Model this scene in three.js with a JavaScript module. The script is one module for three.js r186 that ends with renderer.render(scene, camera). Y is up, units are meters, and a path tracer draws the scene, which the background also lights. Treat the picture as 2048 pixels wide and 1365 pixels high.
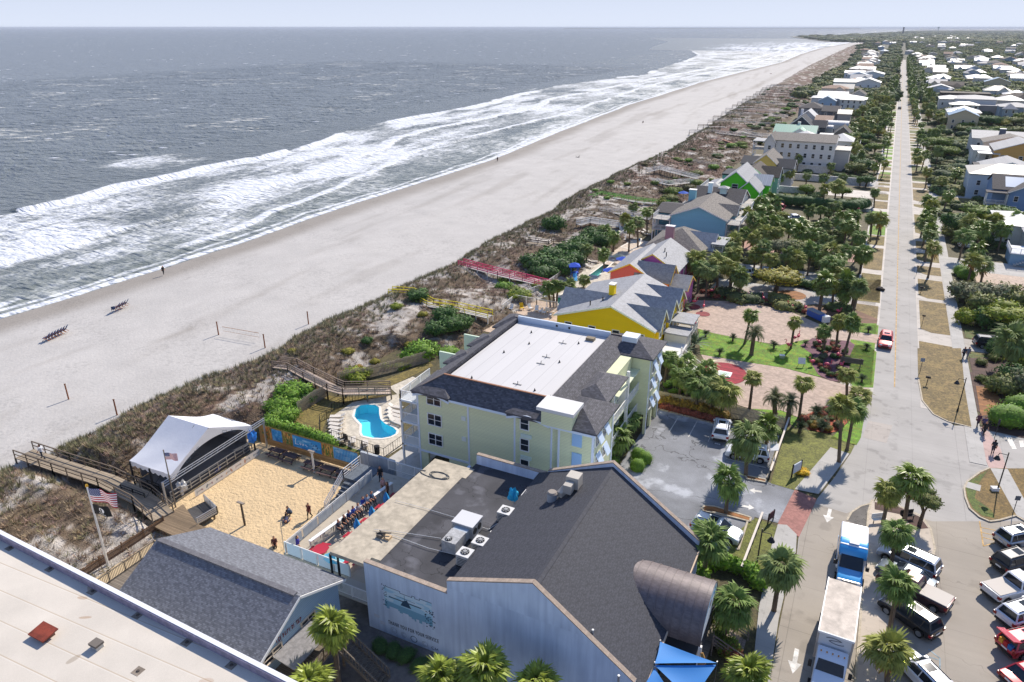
import * as THREE from 'three';
import { mergeGeometries, toCreasedNormals } from 'three/addons/utils/BufferGeometryUtils.js';
import { MarchingCubes } from 'three/addons/objects/MarchingCubes.js';

// ---------------------------------------------------------------- camera, sky, sun, exposure
const scene = new THREE.Scene();
const FOC = 1470, CX = 1024, CY = 682.5, CAMH = 45;
const PITCH = Math.atan((CY - 54) / FOC), YAW = Math.atan2(1808 - CX, FOC * Math.cos(PITCH) + (CY - 54) * Math.sin(PITCH));
const camera = new THREE.PerspectiveCamera(2 * Math.atan(CY / FOC) * 180 / Math.PI, 1024 / 682,0.5,60000);
camera.position.set(0, CAMH, 0);
camera.lookAt(-Math.sin(YAW) * Math.cos(PITCH), CAMH - Math.sin(PITCH), -Math.cos(YAW) * Math.cos(PITCH));
const SUN = new THREE.Vector3(Math.sin(0.15) * Math.cos(0.70), Math.sin(0.70), -Math.cos(0.15) * Math.cos(0.70));
{
const w = 512, h = 256, d = new Float32Array(w * h * 4), v = new THREE.Vector3();
for (let j = 0; j < h; j++) for (let i = 0; i < w; i++) {
const lat = ((j + 0.5) / h - 0.5) * Math.PI, ph = ((i + 0.5) / w - 0.5) * 2 * Math.PI;
v.set(Math.cos(lat) * Math.cos(ph), Math.sin(lat), Math.cos(lat) * Math.sin(ph));
const up = Math.max(0, v.y), k = Math.pow(1 - up, 3.2), c = Math.max(0, v.dot(SUN));
const g = 0.2 * Math.pow(c, 8) + 0.5 * Math.pow(c, 60), o = (j * w + i) * 4;
d[o] = 0.10 + 0.485 * k + g; d[o + 1] = 0.185 + 0.455 * k + g * 0.97; d[o + 2] = 0.41 + 0.35 * k + g * 0.9; d[o + 3] = 1;
if (v.y < 0) { d[o] = 0.585; d[o + 1] = 0.64; d[o + 2] = 0.76; }
}
const t = new THREE.DataTexture(d, w, h, THREE.RGBAFormat, THREE.FloatType);
t.mapping = THREE.EquirectangularReflectionMapping; t.magFilter = THREE.LinearFilter; t.minFilter = THREE.LinearFilter; t.needsUpdate = true;
scene.background = t; scene.environment = t;
}
const sun = new THREE.DirectionalLight(0xfff5e8,4.6);
sun.position.copy(SUN).multiplyScalar(900).add(new THREE.Vector3(-30,0,-200)); sun.target.position.set(-30,0,-200);
sun.castShadow = true; sun.shadow.mapSize.set(8192,8192); sun.shadow.bias = -0.0006;
Object.assign(sun.shadow.camera, { left: -260, right: 260, top: 420, bottom: -320, near: 100, far: 2200 });
scene.add(sun, sun.target);
scene.fog = new THREE.FogExp2(0xd7e0ee, 0.00006);
const renderer = new THREE.WebGLRenderer({ antialias: true });
renderer.toneMapping = THREE.LinearToneMapping; renderer.toneMappingExposure = 1.28;
renderer.shadowMap.enabled = true; renderer.setSize(1024,682);

// ---------------------------------------------------------------- helpers
function ray(px, py) {
const u = (px - CX) / FOC, v = (CY - py) / FOC, F = Math.cos(PITCH) + v * Math.sin(PITCH), U = -Math.sin(PITCH) + v * Math.cos(PITCH);
return [u * Math.cos(YAW) - F * Math.sin(YAW), U, -(u * Math.sin(YAW) + F * Math.cos(YAW))];
}
const P = (px, py, h = 0) => { const r = ray(px, py), t = (h - CAMH) / r[1]; return [r[0] * t, r[2] * t]; };
const ZONE = { 1: [0,820, .39933], 2: [700,900, .3711], 3: [1350,820, .39931], 4: [500,580, .29297], 5: [780,600, .29297], 6: [1300,560, .29308], 7: [1000,380, .24414], 8: [1700,340, .41037], b1: [1380,30, .32617], b2: [1250,200, .27834], b3: [1700,120, .26364], b4: [0,30, .4909], b5: [900,30, .43945], b6: [1700,440, .2345], b7: [1250,100, .26855], c1: [1830,720, .24914], c2: [1380,1000, .26749], c3: [1640,900, .21983], c4: [1640,1100, .19922], c5: [500,1080, .20874], c6: [560,900, .18315], d1: [250,800, .25879], d2: [1180,1080, .20874], d3: [740,1120, .15385], d4: [1040,440, .16602], d5: [1300,700, .19048], f: [0,0,1] };
const at = (z, x, y, h = 0) => { const [a, b, s] = ZONE[z]; return P(a + x * s, b + y * s, h); };
let SEED = 7;
const rnd = () => { SEED = (SEED + 0x6d2b79f5) | 0; let t = Math.imul(SEED ^ (SEED >>> 15), 1 | SEED); t = (t + Math.imul(t ^ (t >>> 7), 61 | t)) ^ t; return ((t ^ (t >>> 14)) >>> 0) / 4294967296; };
const rr = (a, b) => a + (b - a) * rnd(), pick = (a) => a[Math.floor(rnd() * a.length)];
const clamp = (v, a = 0, b = 1) => Math.min(b, Math.max(a, v)), lerp = (a, b, t) => a + (b - a) * t;
const sstep = (a, b, v) => { const t = clamp((v - a) / (b - a)); return t * t * (3 - 2 * t); };
const hash = (x, y) => { let h = Math.imul(x, 374761393) + Math.imul(y, 668265263) | 0; h = Math.imul(h ^ (h >>> 13), 1274126177); return ((h ^ (h >>> 16)) >>> 0) / 4294967296; };
function vnoise(x, y, p = 0) {
const xi = Math.floor(x), yi = Math.floor(y), fx = x - xi, fy = y - yi, sx = fx * fx * (3 - 2 * fx), sy = fy * fy * (3 - 2 * fy);
const m = (v) => (p ? ((v % p) + p) % p : v), a = hash(m(xi), m(yi)), b = hash(m(xi + 1), m(yi)), c = hash(m(xi), m(yi + 1)), d = hash(m(xi + 1), m(yi + 1));
return lerp(lerp(a, b, sx), lerp(c, d, sx), sy);
}
function fbm(x, y, o = 4, p = 0) { let s = 0, a = 0.5, f = 1, n = 0; for (let i = 0; i < o; i++) { s += a * vnoise(x * f + i * 17 * (p ? 0 : 1), y * f, p ? p * f : 0); n += a; a *= 0.5; f *= 2; } return s / n; }
function interp(tab, x) { if (x <= tab[0][0]) return tab[0][1]; for (let i = 1; i < tab.length; i++) if (x <= tab[i][0]) return lerp(tab[i - 1][1], tab[i][1], (x - tab[i - 1][0]) / (tab[i][0] - tab[i - 1][0])); return tab[tab.length - 1][1]; }

function dataTex(w, h, fn, srgb = true) {   // fn(u, v) -> [r, g, b] 0..1
const d = new Uint8Array(w * h * 4);
for (let j = 0; j < h; j++) for (let i = 0; i < w; i++) { const c = fn(i / w, j / h), o = (j * w + i) * 4; d[o] = clamp(c[0]) * 255; d[o + 1] = clamp(c[1]) * 255; d[o + 2] = clamp(c[2]) * 255; d[o + 3] = c.length > 3 ? clamp(c[3]) * 255 : 255; }
const t = new THREE.DataTexture(d, w, h); t.wrapS = t.wrapT = THREE.RepeatWrapping; t.magFilter = THREE.LinearFilter; t.minFilter = THREE.LinearMipmapLinearFilter; t.generateMipmaps = true;
if (srgb) t.colorSpace = THREE.SRGBColorSpace; t.needsUpdate = true; return t;
}
const grey = (v) => [v, v, v];
const tiled = (t, m, mv = m) => { const c = t.clone(); c.repeat.set(1 / m, 1 / mv); c.needsUpdate = true; return c; };
const canvasTex = (w, h, draw) => { const c = document.createElement('canvas'); c.width = w; c.height = h; draw(c.getContext('2d'), w, h); const t = new THREE.CanvasTexture(c); t.colorSpace = THREE.SRGBColorSpace; t.magFilter = THREE.LinearFilter; return t; };
const T = {
fine: dataTex(512,512, (u, v) => grey(0.80 + 0.22 * fbm(u * 16, v * 16,3,16) - 0.10 + 0.16 * hash(u * 512 | 0, v * 512 | 0) + 0.10 * (fbm(u * 4, v * 4,3,4) - 0.5))),
mott: dataTex(512,512, (u, v) => { const a = fbm(u * 5, v * 5,6,5), b = fbm(u * 40 + 3, v * 40,2,40); return grey(0.62 + 0.42 * a + 0.16 * (b - 0.5) + 0.05 * hash(u * 512 | 0, v * 512 | 0)); }),
shingle: dataTex(512,512, (u, v) => { const r = Math.floor(v * 24), uu = u * 16 + (r % 2) * 0.5 + hash(r, 3) * 0.4, c = Math.floor(uu), f = v * 24 - r; return grey(0.70 + 0.24 * hash(((c % 16) + 16) % 16, r) - (f < 0.14 ? 0.16 : 0) + 0.10 * (hash(u * 512 | 0, v * 512 | 0) - 0.5)); }),
siding: dataTex(64,512, (u, v) => { const f = (v * 16) % 1; return grey(0.96 - (f < 0.13 ? 0.16 : 0) - 0.03 * hash(Math.floor(v * 16), 2)); }),
seam: dataTex(512,64, (u, v) => { const f = (u * 12) % 1; return grey(0.93 - (f < 0.1 ? 0.2 : 0) + 0.04 * hash(Math.floor(u * 12), 4)); }),
memb: dataTex(1024,64, (u, v) => { const f = (u * 10) % 1; return grey(0.96 - (f < 0.03 ? 0.13 : 0) + 0.02 * hash(Math.floor(u * 10), 4) - 0.03 * fbm(u * 20, v * 2,3)); }),
streak: dataTex(512,512, (u, v) => { const a = fbm(u * 24, v * 2,4,24), b = fbm(u * 5, v * 5,4,5); return [0.84 + 0.16 * a + 0.10 * (b - 0.5), 0.86 + 0.15 * a + 0.09 * (b - 0.5), 0.89 + 0.13 * a + 0.07 * (b - 0.5)]; }),
plank: dataTex(512,512, (u, v) => { const r = Math.floor(v * 24), f = v * 24 - r; return grey(0.72 + 0.25 * hash(r, 9) + 0.16 * (fbm(u * 6 + r * 7, v * 90,2) - 0.5) - (f < 0.12 ? 0.35 : 0)); }),
grass: dataTex(512,512, (u, v) => { const a = fbm(u * 6, v * 6,5,6), b = fbm(u * 60, v * 60,2,60), d = sstep(0.5,0.68, fbm(u * 9 + 4, v * 9,4,9)); const g = 0.62 + 0.5 * (b - 0.35) + 0.3 * (a - 0.5); return [g * lerp(0.95,1.08, d), g * lerp(1.0,0.93, d), g * lerp(0.85,0.8, d)]; }),
dry: dataTex(512,512, (u, v) => { const a = fbm(u * 6, v * 6,5,6), b = fbm(u * 50, v * 50,3,50), s = sstep(0.56,0.72, fbm(u * 14 + 9, v * 14,4,14)); const g = 0.68 + 0.5 * (b - 0.4) + 0.25 * (a - 0.5); return [lerp(g, 1.0, s * 0.45), lerp(g * 0.99,0.96, s * 0.45), lerp(g * 0.86,0.88, s * 0.45)]; }),
sand: dataTex(1024,1024, (u, v) => { const a = fbm(u * 8, v * 8,6,8), b = fbm(u * 90, v * 90,2,90), f = sstep(0.62,0.72, vnoise(u * 70, v * 70,70)) * sstep(0.45,0.6, vnoise(u * 6, v * 6,6)); return grey(0.92 + 0.07 * (a - 0.5) + 0.05 * (b - 0.5) - 0.04 * f); }),
conc: dataTex(1024,1024, (u, v) => { const a = fbm(u * 5, v * 5,6,5), b = fbm(u * 3 + 5, v * 40,4), s = sstep(0.60,0.78, fbm(u * 11 + 2, v * 11,4,11)); const jt = (u * 3) % 1 < 0.006 || (v * 3) % 1 < 0.006 ? 0.13 : Math.abs(fbm(u * 3 + 7, v * 3,5,3) - 0.5) < 0.0025 ? 0.1 : 0; return grey(0.91 + 0.10 * (a - 0.5) + 0.04 * (b - 0.5) - 0.08 * s - jt + 0.05 * hash(u * 1024 | 0, v * 1024 | 0)); }),
asph: dataTex(1024,1024, (u, v) => { const a = fbm(u * 5, v * 5,5,5), s = sstep(0.55,0.75, fbm(u * 8 + 2, v * 8,5,8)), k = Math.abs(fbm(u * 4 + 1, v * 4,5,4) - 0.5) < 0.006 ? 0.2 : 0; return grey(0.68 + 0.34 * (a - 0.5) + 0.2 * s + 0.22 * (hash(u * 1024 | 0, v * 1024 | 0) - 0.5) - k); }),
bumpy: dataTex(512,512, (u, v) => grey(fbm(u * 24, v * 24,4,24)), false),
};
const MATS = new Map();
function mat(color, o = {}) {
const key = color + JSON.stringify([o.r, o.m, o.map, o.t, o.tv, o.b, o.vc, o.side]);
if (MATS.has(key)) return MATS.get(key);
const m = new THREE.MeshStandardMaterial({ color, roughness: o.r ?? 0.85, metalness: o.m ?? 0, vertexColors: !!o.vc, side: THREE.DoubleSide });
if (o.map) m.map = tiled(T[o.map], o.t ?? 4, o.tv ?? o.t ?? 4);
if (o.b) { m.bumpMap = tiled(T.bumpy, o.bt ?? 2); m.bumpScale = o.b; }
MATS.set(key, m); return m;
}
const used = new Map();
function numbered(n) { const k = used.get(n) ?? 0; used.set(n, k + 1); return k ? n + '_' + String(k).padStart(3, '0') : n; }
function tag(o, label, category, group) { o.userData.label = label; o.userData.category = category; if (group) o.userData.group = group; return o; }
function thing(name, label, category, [x, y, z] = [0,0,0], turn = 0, group) { const o = new THREE.Group(); o.name = numbered(name); o.position.set(x, y, z); o.rotation.y = turn; scene.add(o); return tag(o, label, category, group); }
function copy(src, [x, y, z], turn = 0, s = 1, label, group) { const c = src.clone(); c.name = numbered(src.name.replace(/_\d{3}$/, '')); c.position.set(x, y, z); c.rotation.y = turn; c.scale.setScalar(s); c.userData = { ...src.userData }; if (label) c.userData.label = label; if (group) c.userData.group = group; scene.add(c); return c; }
function shadow(m) { m.castShadow = m.receiveShadow = true; return m; }

class G {   // collects flat-shaded triangles
constructor() { this.p = []; }
tri(a, b, c) { this.p.push(...a, ...b, ...c); return this; }
quad(a, b, c, d) { return this.tri(a, b, c).tri(a, c, d); }
hexa(b, t) { // four bottom points, four top points (same order, counter-clockwise from above)
this.quad(t[0], t[1], t[2], t[3]).quad(b[3], b[2], b[1], b[0]);
for (let i = 0; i < 4; i++) { const j = (i + 1) % 4; this.quad(b[i], b[j], t[j], t[i]); }
return this;
}
box(x0, x1, y0, y1, z0, z1) { if (x0 > x1) [x0, x1] = [x1, x0]; if (z0 < z1) [z0, z1] = [z1, z0]; return this.hexa([[x0, y0, z0],[x1, y0, z0],[x1, y0, z1],[x0, y0, z1]],[[x0, y1, z0],[x1, y1, z0],[x1, y1, z1],[x0, y1, z1]]); }
cbox(cx, cy, cz, w, h, d) { return this.box(cx - w / 2, cx + w / 2, cy - h / 2, cy + h / 2, cz - d / 2, cz + d / 2); }
beam(a, b, w, h = w) { // square bar from a to b
const A = new THREE.Vector3(...a), B = new THREE.Vector3(...b), d = B.clone().sub(A).normalize(), s = new THREE.Vector3(0,1,0); if (Math.abs(d.y) > 0.95) s.set(1,0,0);
const r = d.clone().cross(s).normalize().multiplyScalar(w / 2), u = r.clone().cross(d).normalize().multiplyScalar(h / 2);
const c = (o, i, j) => o.clone().addScaledVector(r, i).addScaledVector(u, j).toArray();
const e = (o) => [c(o, -1,-1), c(o, 1,-1), c(o, 1,1), c(o, -1,1)], p = e(A), q = e(B);
for (let i = 0; i < 4; i++) { const j = (i + 1) % 4; this.quad(p[j], p[i], q[i], q[j]); }
return this.quad(p[0], p[1], p[2], p[3]).quad(q[3], q[2], q[1], q[0]);
}
tube(a, b, r, r2 = r, n = 7) {
const A = new THREE.Vector3(...a), B = new THREE.Vector3(...b), d = B.clone().sub(A).normalize(), s = Math.abs(d.y) > 0.95 ? new THREE.Vector3(1,0,0) : new THREE.Vector3(0,1,0), u = d.clone().cross(s).normalize(), v = d.clone().cross(u);
const pt = (o, R, k) => { const t = k / n * 2 * Math.PI; return o.clone().addScaledVector(u, Math.cos(t) * R).addScaledVector(v, Math.sin(t) * R).toArray(); };
for (let k = 0; k < n; k++) { this.quad(pt(A, r, k), pt(A, r, k + 1), pt(B, r2, k + 1), pt(B, r2, k)); this.tri(B.toArray(), pt(B, r2, k), pt(B, r2, k + 1)); this.tri(A.toArray(), pt(A, r, k + 1), pt(A, r, k)); }
return this;
}
prismY(poly, y0, y1) { // poly [[x, z]...]
const sh = THREE.ShapeUtils, c = poly.map(([x, z]) => new THREE.Vector2(x, -z)); if (sh.isClockWise(c)) { c.reverse(); }
const f = sh.triangulateShape(c, []), q = (v, y) => [v.x, y, -v.y];
for (const [a, b, d] of f) { this.tri(q(c[a], y1), q(c[b], y1), q(c[d], y1)); this.tri(q(c[d], y0), q(c[b], y0), q(c[a], y0)); }
for (let i = 0; i < c.length; i++) { const j = (i + 1) % c.length; this.quad(q(c[i], y0), q(c[j], y0), q(c[j], y1), q(c[i], y1)); }
return this;
}
prismZ(poly, z0, z1) { // poly [[x, y]...] extruded from z0 (near) to z1
const sh = THREE.ShapeUtils, c = poly.map(([x, y]) => new THREE.Vector2(x, y)); if (sh.isClockWise(c)) c.reverse();
if (z0 < z1) [z0, z1] = [z1, z0];
const f = sh.triangulateShape(c, []), q = (v, z) => [v.x, v.y, z];
for (const [a, b, d] of f) { this.tri(q(c[a], z0), q(c[b], z0), q(c[d], z0)); this.tri(q(c[d], z1), q(c[b], z1), q(c[a], z1)); }
for (let i = 0; i < c.length; i++) { const j = (i + 1) % c.length; this.quad(q(c[j], z0), q(c[i], z0), q(c[i], z1), q(c[j], z1)); }
return this;
}
prismX(poly, x0, x1) { // poly [[z, y]...]
const n = this.p.length; this.prismZ(poly, x0, x1);
for (let i = n; i < this.p.length; i += 3) { const t = this.p[i]; this.p[i] = this.p[i + 2]; this.p[i + 2] = t; }
for (let i = n; i < this.p.length; i += 9) for (let k = 0; k < 3; k++) { const t = this.p[i + 3 + k]; this.p[i + 3 + k] = this.p[i + 6 + k]; this.p[i + 6 + k] = t; }
return this;
}
geo() {
const g = new THREE.BufferGeometry(), p = new Float32Array(this.p), uv = new Float32Array(p.length / 3 * 2);
g.setAttribute('position', new THREE.BufferAttribute(p, 3)); g.computeVertexNormals();
const n = g.attributes.normal.array;
for (let i = 0; i < p.length / 3; i++) {
const nx = n[i * 3], ny = n[i * 3 + 1], nz = n[i * 3 + 2], x = p[i * 3], y = p[i * 3 + 1], z = p[i * 3 + 2], l = Math.hypot(nx, nz);
if (l < 0.05) { uv[i * 2] = x; uv[i * 2 + 1] = -z; } else { const ux = nz / l, uz = -nx / l; uv[i * 2] = x * ux + z * uz; uv[i * 2 + 1] = y * l + (-nx / l * x - nz / l * z) * ny; }
}
g.setAttribute('uv', new THREE.BufferAttribute(uv, 2)); return g;
}
mesh(name, m, parent) { const o = shadow(new THREE.Mesh(this.geo(), m)); o.name = parent ? name : numbered(name); (parent ?? scene).add(o); return o; }
}
const structure = (o) => { o.userData.kind = 'structure'; return o; };
function sheet(name, pts, y, m, th = 0) {   // a ground sheet, pts [[x, z]...]; th = thickness of a raised slab
if (th) return structure(new G().prismY(pts, y - th, y).mesh(name, m));
const c = pts.map(([x, z]) => new THREE.Vector2(x, -z)); if (THREE.ShapeUtils.isClockWise(c)) c.reverse();
const g = new G(); for (const [a, b, d] of THREE.ShapeUtils.triangulateShape(c, [])) g.tri([c[a].x, y, -c[a].y],[c[b].x, y, -c[b].y],[c[d].x, y, -c[d].y]);
return structure(g.mesh(name, m));
}
const poly = (z, ...c) => { const o = []; for (let i = 0; i < c.length; i += 2) o.push(at(z, c[i], c[i + 1])); return o; };
const rect = (x0, x1, z0, z1) => [[x0, z0],[x1, z0],[x1, z1],[x0, z1]];
// ---------------------------------------------------------------- the setting: sea, beach, dunes, ground
const SHORE = [[0,-133],[67,-131.9],[81,-130.9],[100,-130.2],[124,-129.8],[166,-132],[250,-131],[339,-140],[470,-150],[707,-157],[943,-153],[1168,-148],[1554,-163],[1976,-167],[2703,-143],[2823,-90],[30000,-90]];
const DUNE = [[0,-81],[57,-79],[71,-78],[104,-76],[119,-74.5],[149,-76],[215,-77],[301,-75],[493,-83],[715,-89],[1069,-99.5],[1729,-108],[2326,-114],[2790,-85],[30000,-85]];
const OUTER = [[0,80],[120,80],[222,84],[258,88],[298,101],[420,88],[622,105],[797,82],[1023,118],[1418,165],[1700,240],[3000,500]];
const shoreX = (z) => interp(SHORE, -z) + 2.2 * (fbm(z / 37,3.3,3) - 0.5), duneX = (z) => interp(DUNE, -z) + 3.5 * (fbm(z / 9,8.1,3) - 0.5);
const SEA = -1.3;
const gridMesh = (name, us, vs, f, m, parent) => {   // f(u, v) -> {p, c, uv}
const p = [], c = [], uv = [], ix = [], nu = us.length, nv = vs.length; let hasC = false;
for (const v of vs) for (const u of us) { const r = f(u, v); p.push(...r.p); uv.push(...(r.uv ?? [r.p[0], -r.p[2]])); if (r.c) { hasC = true; c.push(...r.c); } }
for (let j = 0; j < nv - 1; j++) for (let i = 0; i < nu - 1; i++) { const a = j * nu + i; ix.push(a, a + 1, a + nu, a + 1, a + nu + 1, a + nu); }
const g = new THREE.BufferGeometry(); g.setAttribute('position', new THREE.Float32BufferAttribute(p, 3)); g.setAttribute('uv', new THREE.Float32BufferAttribute(uv, 2)); if (hasC) g.setAttribute('color', new THREE.Float32BufferAttribute(c, 3));
g.setIndex(ix); g.computeVertexNormals();
const o = shadow(new THREE.Mesh(g, m)); o.name = numbered(name); (parent ?? scene).add(o); return o;
};
const span = (a, b, n) => Array.from({ length: n + 1 }, (_, i) => lerp(a, b, i / n));
const geom = (a, b, n, k) => Array.from({ length: n + 1 }, (_, i) => a + (b - a) * (Math.pow(k, i / n) - 1) / (k - 1));
// wind chop: crests lie across the view, tile turned accordingly
const chopTex = dataTex(1024,1024, (u, v) => {
const pn = (fx, fy) => { let s = 0, a = 0.5, n = 0; for (let i = 0; i < 4; i++) { const f = 1 << i; const X = u * fx * f, Y = v * fy * f, xi = Math.floor(X), yi = Math.floor(Y), px = fx * f, py = fy * f, dx = X - xi, dy = Y - yi, sx = dx * dx * (3 - 2 * dx), sy = dy * dy * (3 - 2 * dy), h = (q, w) => hash(((q % px) + px) % px + i * 91, ((w % py) + py) % py); s += a * lerp(lerp(h(xi, yi), h(xi + 1, yi), sx), lerp(h(xi, yi + 1), h(xi + 1, yi + 1), sx), sy); n += a; a *= 0.55; } return s / n; };
const q = pn(7,17); return grey(0.65 * (1 - Math.abs(2 * q - 1)) + 0.35 * pn(16,34));
}, false);
const chopMap = (m) => { const t = chopTex.clone(); t.repeat.set(1 / m, 1 / m); t.rotation = -YAW; t.needsUpdate = true; return t; };
const waterCol = [0.385,0.405,0.388];
const lacy = (x, y) => { const wx = x + 2.2 * (fbm(x * 0.3, y * 0.3,3) - 0.5), wy = y + 2.2 * (fbm(x * 0.3 + 40, y * 0.3,3) - 0.5); return 0.38 * (1 - Math.abs(2 * fbm(wx * 0.5, wy * 0.26,3) - 1)) + 0.30 * (1 - Math.abs(2 * fbm(wx * 0.15 + 9, wy * 0.07,2) - 1)) + 0.32 * (1 - Math.abs(2 * fbm(wx * 1.5 + 31, wy * 0.8,2) - 1)); };
const line2 = (t) => interp([[0,32],[90,34],[127,36],[195,40],[286,62],[330,60],[420,48],[520,60],[800,50],[3000,60]], t) + 5 * (fbm(t / 26,1.7,3) - 0.5) * 2;
const line3 = (t) => interp([[0,4],[88,5],[108,8],[134,10],[160,15],[204,22],[257,38],[330,30],[420,20],[600,30],[3000,30]], t) + 3 * (fbm(t / 15,5.7,3) - 0.5) * 2;
const line1 = (t) => interp(OUTER, t) - 1 + 3 * (fbm(t / 22,9.7,3) - 0.5) * 2;
function foam(s, t) {   // s metres offshore, t metres along
const o = line1(t) + 6 * (fbm(s / 9, t / 9,3) - 0.5), l2 = line2(t), l3 = line3(t);
let D = 0;
if (s < o) { D = s < l3 ? 0.33 : 0.34; const L = [[o * 0.8,0.3,8],[l2,0.34,13],[lerp(l2, l3,0.5), 0.24,7],[l3,0.3,5]]; L.forEach(([q, A, w], i) => { const e = s - q - 3 * (fbm(s / 5, t / 7 + i * 9,2) - 0.5); D += A * sstep(0.25,0.6, vnoise(t / 37 + i * 5.3, i)) * (e < 0 ? Math.exp(e / 1.2) : Math.exp(-e / w)); }); }
const m = fbm(s / 21 + 3, t / 34,3); D += (m - 0.5) * 0.85 * (s < o ? 1 : 0);
const b1 = sstep(0.40,0.52, vnoise(t / 45 + 2.2,0.5) + (t > 118 && t < 232 ? 0.6 : 0)), e1 = s - o;
if (e1 > -7 && e1 < 2.5) D += b1 * 0.62 * sstep(2.5,0.5, e1) * sstep(-7,-2, e1);
const e2 = s - l2, k2 = sstep(0.3,0.5, vnoise(t / 40,7.5)); if (e2 > -2 && e2 < 7) D += 0.6 * k2 * sstep(-2,0, e2) * sstep(7,2, e2);
const e3 = s - l3; if (e3 > -1 && e3 < 3.2) D += 0.7 * sstep(-1,0, e3) * sstep(3.2,0.8, e3) * sstep(0.25,0.45, vnoise(t / 30,3.5));
D += 0.75 * sstep(1.6,0.2, Math.abs(s - 0.9)) + 0.35 * sstep(1,0.2, Math.abs(s - 3.2 - 2 * vnoise(t / 8,2)));
if (s > o) { const px = s - 112, py = t - 190; D += 0.5 * sstep(1,0.2, Math.hypot(px / 22, py / 26) + 0.6 * (fbm(s / 6, t / 12,3) - 0.5)); D += 0.55 * sstep(0.78,0.9, fbm(s / 9 + 50, t / 26,4)); }
const n = lacy(s, t);
return clamp(0.42 * sstep(0.8 - D, 1.1 - D, n) + 0.52 * sstep(1.0 - D, 1.4 - D, n));
}
function surfTex(w, h, s0, s1, t0, t1) {
const F = new Float32Array(w * h);
for (let j = 0; j < h; j++) for (let i = 0; i < w; i++) F[j * w + i] = foam(lerp(s0, s1, (i + 0.5) / w), lerp(t0, t1, (j + 0.5) / h));
const col = dataTex(w, h, (u, v) => { const i = Math.min(w - 1, Math.round(u * w)), j = Math.min(h - 1, Math.round(v * h)), f = F[j * w + i], s = lerp(s0, s1, u), k = sstep(45,0, s) * 0.07, l = 0.02 * (hash(i, j) - 0.5); return [lerp(waterCol[0] + k + l, 0.86, f), lerp(waterCol[1] + k + l, 0.875, f), lerp(waterCol[2] + k * 0.8 + l, 0.895, f)]; });
const rg = dataTex(w / 2, h / 2, (u, v) => { const f = F[Math.min(h - 1, Math.round(v * h)) * w + Math.min(w - 1, Math.round(u * w))]; return grey(lerp(0.24,0.92, f)); }, false);
for (const t of [col, rg]) { t.wrapS = t.wrapT = THREE.ClampToEdgeWrapping; }
const bt = chopTex.clone(); bt.repeat.set((s1 - s0) / 45, (t1 - t0) / 45); bt.needsUpdate = true; return new THREE.MeshStandardMaterial({ map: col, roughnessMap: rg, roughness: 1, bumpMap: bt, bumpScale: 1.1, side: THREE.DoubleSide });
}
const chopH = (x, z) => { const a = x * Math.cos(YAW) - z * Math.sin(YAW), b = x * Math.sin(YAW) + z * Math.cos(YAW); return (1 - Math.abs(2 * fbm(a / 17 + 0.8 * fbm(a / 30, b / 30,2), b / 7,3) - 1)) * 0.75 - 0.4; };
const breaker = (s, t) => { const l1 = line1(t), l2 = line2(t), l3 = line3(t); const q = (e, a, w) => a * (e < 0 ? Math.exp(-e * e / 1.6) : Math.exp(-e * e / w)); return q(s - l1,0.9 * sstep(0.35,0.55, vnoise(t / 45 + 2.2,0.5) + (t > 118 && t < 232 ? 0.6 : 0)), 14) + q(s - l2,0.55,12) + q(s - l3,0.35,7); };
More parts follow.
